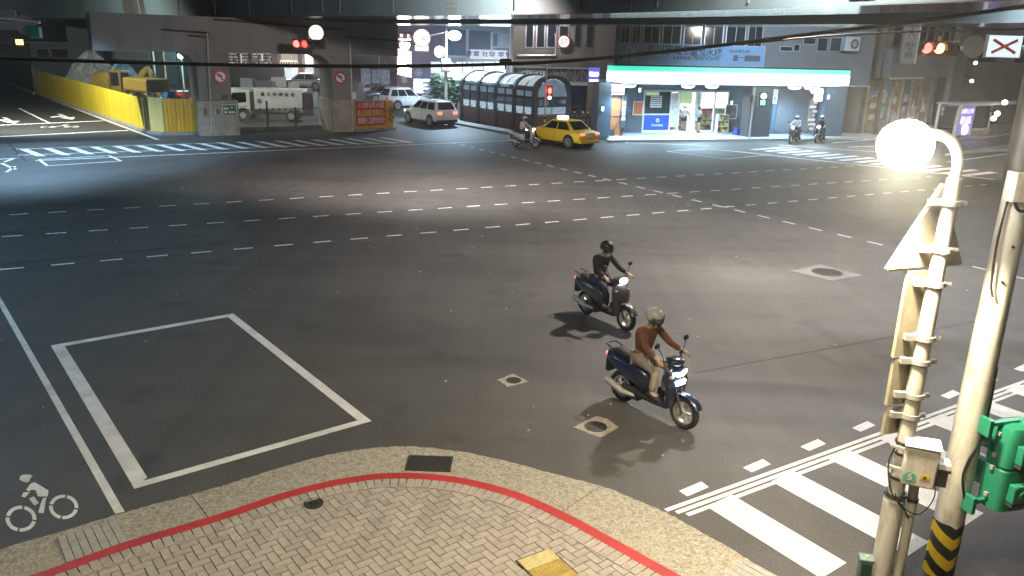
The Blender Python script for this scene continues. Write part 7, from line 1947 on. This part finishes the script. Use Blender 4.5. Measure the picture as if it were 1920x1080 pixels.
# ---------------------------------------------------------------- signals, mast arm, overhead cables
def hsignal(label, px, py, Y, r, lens, litk, rz=0, arm=None, body=None):
    c = D(px, py, Y)
    t = thing('traffic_light', label, 'traffic light', c, rz)
    n = len(lens); sp_ = r * 2.35
    bx('housing', body or M_GREENS, t, -r * 1.3, (n - 1) * sp_ + r * 1.3, 0, r * 1.1, -r * 1.35, r * 1.35, .03)
    for k, mt in enumerate(lens):
        m = MB(); m.sphere((k * sp_, -.01, 0), r, 16, 8, 1, .35, 1); m.build('lens', mt, t)
        m = MB(); rings = [[(k * sp_ + rr_ * math.cos(a), y, rr_ * math.sin(a)) for a in [R(-20 + 220 * j / 12) for j in range(13)]] for rr_, y in ((r * 1.08, 0), (r * 1.05, -r * 1.1))]
        m.loft(rings, cap=False, closed=False); m.build('visor', M_DARKP, t)
    bx('bracket', M_ZINC, t, (n - 1) * sp_ * .5 - .04, (n - 1) * sp_ * .5 + .04, r * .4, r * .6, r * 1.36, r * 2.2)
    return t
M_OFF = mk('dark_lens', (.04, .03, .03), .3, var=.1)
M_REDHOT = glow('red_lamp_hot', (1, .10, .08), 4.5); M_REDSOFT = glow('red_lamp_soft', (1, .03, .02), 2.2)
t = hsignal('horizontal red traffic light under the bridge crossbeam', 556, 82, 45.6, .19, [M_REDHOT, M_REDSOFT, M_OFF, M_OFF], 0, body=M_DARKP)
lamp('POINT', 'red_spill', (.1, -.5, 0), 14, (1, .08, .05), t, .2)
t = hsignal('horizontal red traffic light on the mast arm at upper right', 1738, 90, 20.8, .13, [M_REDHOT, M_AMB, M_OFF], 0, body=M_DARKP)
lamp('POINT', 'red_spill', (.1, -.4, 0), 8, (1, .08, .05), t, .15)
# mast arm with grey disc and white lane panel
FA = Fac((0, 21.2), 0)
p0 = D(1768, 92, 21.2); p1 = D(1925, 84, 21.2)
t = thing('mast_arm', 'pale horizontal mast arm reaching in from the right edge', 'mast arm', (15.4, 21.2, 0))
m = MB(); m.cyl((0, 0, 0), (0, 0, 7.5), .16, .13, n=14); m.build('post', M_ZINC, t)
m = MB(); m.cyl((p0.x - 15.4, 0, p0.z), (-.05, 0, D(1925, 84, 21.2).z + .05), .05, n=10); m.build('arm', M_WHITE, t)
c = D(1826, 87, 21.0); t = thing('disc_back', 'grey back of a round road sign on the right mast arm', 'road sign', c)
m = MB(); m.disc((0, 0, 0), .27, (0, 1, 0), .02, 28); m.build('plate', mk('disc_teal_grey', (.55, .66, .64), .5, var=.15), t); m = MB(); m.box(-.2, .2, .015, .05, -.03, .03); m.build('bracket', M_ZINC, t, smooth=False)
a, b, z0, z1 = FA.rect(1843, 67, 1906, 107)
t = thing('lane_panel', 'lit white lane panel with a dark red cross at the upper right', 'road sign', (a, 21.0, z0)); w, h = b - a, z1 - z0
bx('panel', glow('lane_panel_white', (.72, .87, 1), 1.1), t, 0, w, 0, .09, 0, h); m = MB(); m.box(-.02, 0, -.01, .1, -.02, h + .02); m.box(w, w + .02, -.01, .1, -.02, h + .02); m.box(0, w, -.01, .1, h, h + .02); m.box(0, w, -.01, .1, -.02, 0); m.build('frame', M_ZINC, t, smooth=False)
m = MB(); ca = math.atan2(h * .62, w * .72)
m.obox((w / 2, -.006, h / 2), (math.hypot(w * .72, h * .62), .006, .075), 0, 0, ca); m.obox((w / 2, -.012, h / 2), (math.hypot(w * .72, h * .62), .004, .075), 0, 0, -ca); m.build('cross', mk('cross_red', (.30, .04, .03), .6, var=.1, emit=(1, .12, .1), es=.16), t, smooth=False)
# slim pedestrian signal pole in front of the kiosk
g = G(1021, 262, .0); g = Vector((D(1021, 240, 51.3).x, 51.3, .13))
t = thing('pedestrian_signal', 'slim pole with a red standing man signal in front of the kiosk', 'traffic light', g)
zt_ = D(1022, 118, 51.3).z - .13
m = MB(); m.cyl((0, 0, 0), (0, 0, zt_), .055, n=10); m.build('post', M_ZINC, t)
for k in range(5): m = MB(); m.cyl((0, 0, .05 + .2 * k), (0, 0, .245 + .2 * k), .062, n=10); m.build('hazard_band', M_YELP if k % 2 else M_BLACK, t)
zr = D(1027, 170, 51.3).z - .13
bx('housing', M_DARKP, t, .06, .42, -.1, .12, zr - .62, zr + .3)
m = MB(); m.sphere((.24, -.11, zr), .15, 12, 7, .75, .35, 1.3); m.build('lens', M_REDHOT, t)
m = MB(); m.sphere((.24, -.11, zr - .42), .12, 12, 7, 1, .35, 1); m.build('countdown', glow('countdown_white', (.95, .97, 1), 3), t)
lamp('POINT', 'red_spill', (.24, -.5, zr), 25, (1, .06, .04), t, .1)
# amber / green pedestrian signal on the dark store pillar
g = D(1408, 230, 51.2)
t = thing('pedestrian_signal', 'pole with an amber and green signal beside the dark store pillar', 'traffic light', (g.x, 51.2, .13))
zz = D(1425, 180, 51.2).z - .13
m = MB(); m.cyl((0, 0, 0), (0, 0, zz + .5), .06, n=10); m.build('post', M_ZINC, t)
bx('housing', M_DARKP, t, .35, .85, .02, .2, zz - .65, zz + .25); bx('bracket', M_DARKP, t, .06, .349, .05, .12, zz - .1, zz - .03)
m = MB(); m.sphere((.62, .0, zz), .19, 12, 7, 1, .35, 1); m.build('lens', glow('signal_warm', (1, .82, .5), 3), t)
m = MB(); m.box(.45, .75, -.01, .018, zz - .55, zz - .25); m.build('countdown', glow('countdown_green', (.15, .8, .6), 1.3), t, smooth=False)
bx('button_box', M_DARKP, t, -.25, -.065, -.1, .12, zz - .4, zz + .05)
# overhead cables
def cable(label, pts, r, Yc):
    P = spline([D(x, y, Y) for (x, y, Y) in pts], 8); c = P[0]
    t = thing('overhead_cable', label, 'cable', c)
    m = MB(); m.tube([p - c for p in P], r, 8); m.build('strand', M_CABLE, t)
    return t
cable('thick black cable sagging across the whole far side below the bridge', [(-120, 100, 15), (0, 109, 15), (240, 117, 15.3), (480, 122.5, 15.6), (700, 124, 15.8), (900, 121.5, 16), (1080, 113, 15.5), (1300, 91, 15), (1500, 66, 14.5), (1720, 40, 14), (1960, 6, 13.5)], .032, 15)
cable('second thin cable rising to the right just above the thick one', [(1380, 84, 17), (1520, 70, 17), (1650, 62, 16.5), (1800, 57, 16), (1960, 54, 15.5)], .018, 16)
c = D(948, 116, 16); t = thing('cable_clamp', 'dark splice clamp hanging on the thick cable above the kiosk', 'cable clamp', c); m = MB(); m.tube([(-.12, 0, 0), (-.1, 0, 0), (.1, 0, .005), (.12, 0, .005)], [.03, .06, .06, .03], 10); m.build('sleeve', M_BLACK, t); m = MB(); m.bar((0, 0, -.04), (0, 0, -.14), .03); m.build('tie', M_BLACK, t, smooth=False)
# ---------------------------------------------------------------- unseen lamps above or beside the view: some inferred, some added as fill
def unseen_lamp(label, loc, P, col, out, spot=150, aim=None):
    t = thing('unseen_lamp', label, 'street lamp', loc)
    m = MB(); m.loft([ell(x, hy, 0, hz, 10, 4) for x, hy, hz in ((-.4, .1, .04), (-.3, .16, .07), (.3, .16, .07), (.4, .1, .04))]); m.build('lamp_head', M_ZINC, t)
    bx('lens', glow('unseen_lamp_lens_%d' % len(MATS), col, 6), t, -.3, .3, -.13, .13, -.09, -.071)
    o = Vector(out); m = MB(); m.tube([(0, 0, .07), (o.x * .5, o.y * .5, .35), (o.x, o.y, .3)], .04, 8); m.build('bracket', M_ZINC, t)
    lamp('SPOT', 'lamp_beam', (0, 0, -.2), P, col, t, .25, R(spot), .45, aim or (0, 0, -1))
# camera-side mast lamp, warm
t = thing('near_street_lamp', 'tall warm street lamp mast standing behind the viewpoint over the near corner', 'street lamp', (-3.4, -1.4, KZ))
m = MB(); m.cyl((0, 0, 0), (0, 0, 9.4), .13, .08, n=14); m.build('post', M_ZINC, t)
m = MB(); m.tube(spline([(0, 0, 9.4), (.5, .8, 9.9), (1.6, 3.0, 10.0), (2.0, 3.9, 9.95)], 6), .05, 8); m.build('arm', M_ZINC, t)
m = MB(); m.loft([ell(x, hy, 9.93, hz, 10, 4) for x, hy, hz in ((1.6, .1, .04), (1.75, .17, .08), (2.35, .17, .08), (2.5, .1, .04))]); 
hd_ = m.build('lamp_head', M_ZINC, t); hd_.location = (0, 4.2, 0)
lamp('SPOT', 'lamp_beam', (2.05, 4.2, 9.7), 2700, (1, .86, .58), t, .3, R(165), .6, (0.05, .1, -1))
rr = random.Random(21); m = MB()
for k in range(150):
    x, y = rr.uniform(-14, 12), rr.uniform(9.5, 34)
    s_ = rr.uniform(.006, .02); m.obox((x, y, .008), (s_ * 2, s_, .012), rr.uniform(0, 3))
tag(m.build('debris', M_PALE, None, smooth=False), kind='stuff')
m = MB()
for k in range(16):
    x, y = rr.uniform(-12, 9), rr.uniform(11, 30); a = R(27) + rr.uniform(-.5, .5); p = Vector((x, y, 0)); d = Vector((math.cos(a), math.sin(a), 0)); P = []
    for j in range(9): P.append(p + d * (j * .22) + Vector((-d.y, d.x, 0)) * rr.uniform(-.05, .05))
    for j in range(8): line(m, P[j], P[j + 1], .012, .0022)
tag(m.build('road_crack', M_ASPH2, road, smooth=False), kind='stuff')
unseen_lamp('cold street lamp reaching out over the left of the junction', (-22.5, 36.8, 9.2), 12000, (.42, .70, 1), (-2.5, 4.5), 122, (-.10, .02, -1))
unseen_lamp('unseen cold fill lamp added over the near left road', (-17.0, 17.0, 10.5), 4200, (.36, .68, 1), (-2.0, .5), 150, (.15, .15, -1))  # added to fill the dark left band of the road
unseen_lamp('warm lamp on a long bracket over the far lanes', (-3.0, 30.2, 7.45), 5600, (1, .91, .84), (2.8, 4.0), 176, (.15, .75, -.75))
unseen_lamp('warm lamp on a long bracket over mid junction', (6.0, 19.5, 9.0), 12500, (1, .90, .80), (2.8, 4.0), 145, (.10, .15, -1))
unseen_lamp('unseen fill lamp added under the deck between the girders', (14.6, 24.0, 8.3), 4600, (.92, .95, 1), (0, .5), 165, (.1, -.1, -1))  # added to brighten the right side of the road
unseen_lamp('unseen fill lamp added behind the far girder facing the store', (16.5, 45.5, 7.4), 3200, (.42, .70, 1), (-.6, -.7), 170, (.3, .6, -.6))  # added as fill for the store facade
unseen_lamp('unseen fill lamp added behind the far girder facing the corner block', (27.5, 36.0, 7.4), 4800, (1, .84, .74), (-.6, -.7), 172, (.35, .75, -.45))  # added as fill for the corner block facade
unseen_lamp('unseen fill lamp added behind the far girder facing the brown building', (1.5, 55.5, 7.6), 900, (.95, .93, 1), (-.6, -.7), 170, (.1, .7, -.6))  # added as fill for the brown facade
unseen_lamp('lamp under the deck over the yellow hoarding', (-29.5, 47.5, 8.2), 12500, (.95, .95, .80), (.6, .8), 165, (-.1, .8, -.8))
unseen_lamp('lamp under the deck over the parked truck', (-14.0, 53.5, 6.35), 300, (.9, .98, 1), (.6, .8), 165, (-.1, .4, -1))
# ---------------------------------------------------------------- haze volume added to imitate lens bloom round the lamps
m = bpy.data.materials.new('bloom_haze'); m.use_nodes = True; nt = m.node_tree; nt.nodes.remove(nt.nodes['Principled BSDF'])
v = nt.nodes.new('ShaderNodeVolumePrincipled'); v.inputs['Density'].default_value = .0012; v.inputs['Anisotropy'].default_value = .85; v.inputs['Color'].default_value = (.92, .94, .96, 1)
nt.links.new(v.outputs[0], nt.nodes['Material Output'].inputs['Volume'])
tag(bx('haze', m, None, -440, 440, -220, 580, -1.1, 17.5), 'thin haze added round the whole junction for lamp bloom', kind='stuff')
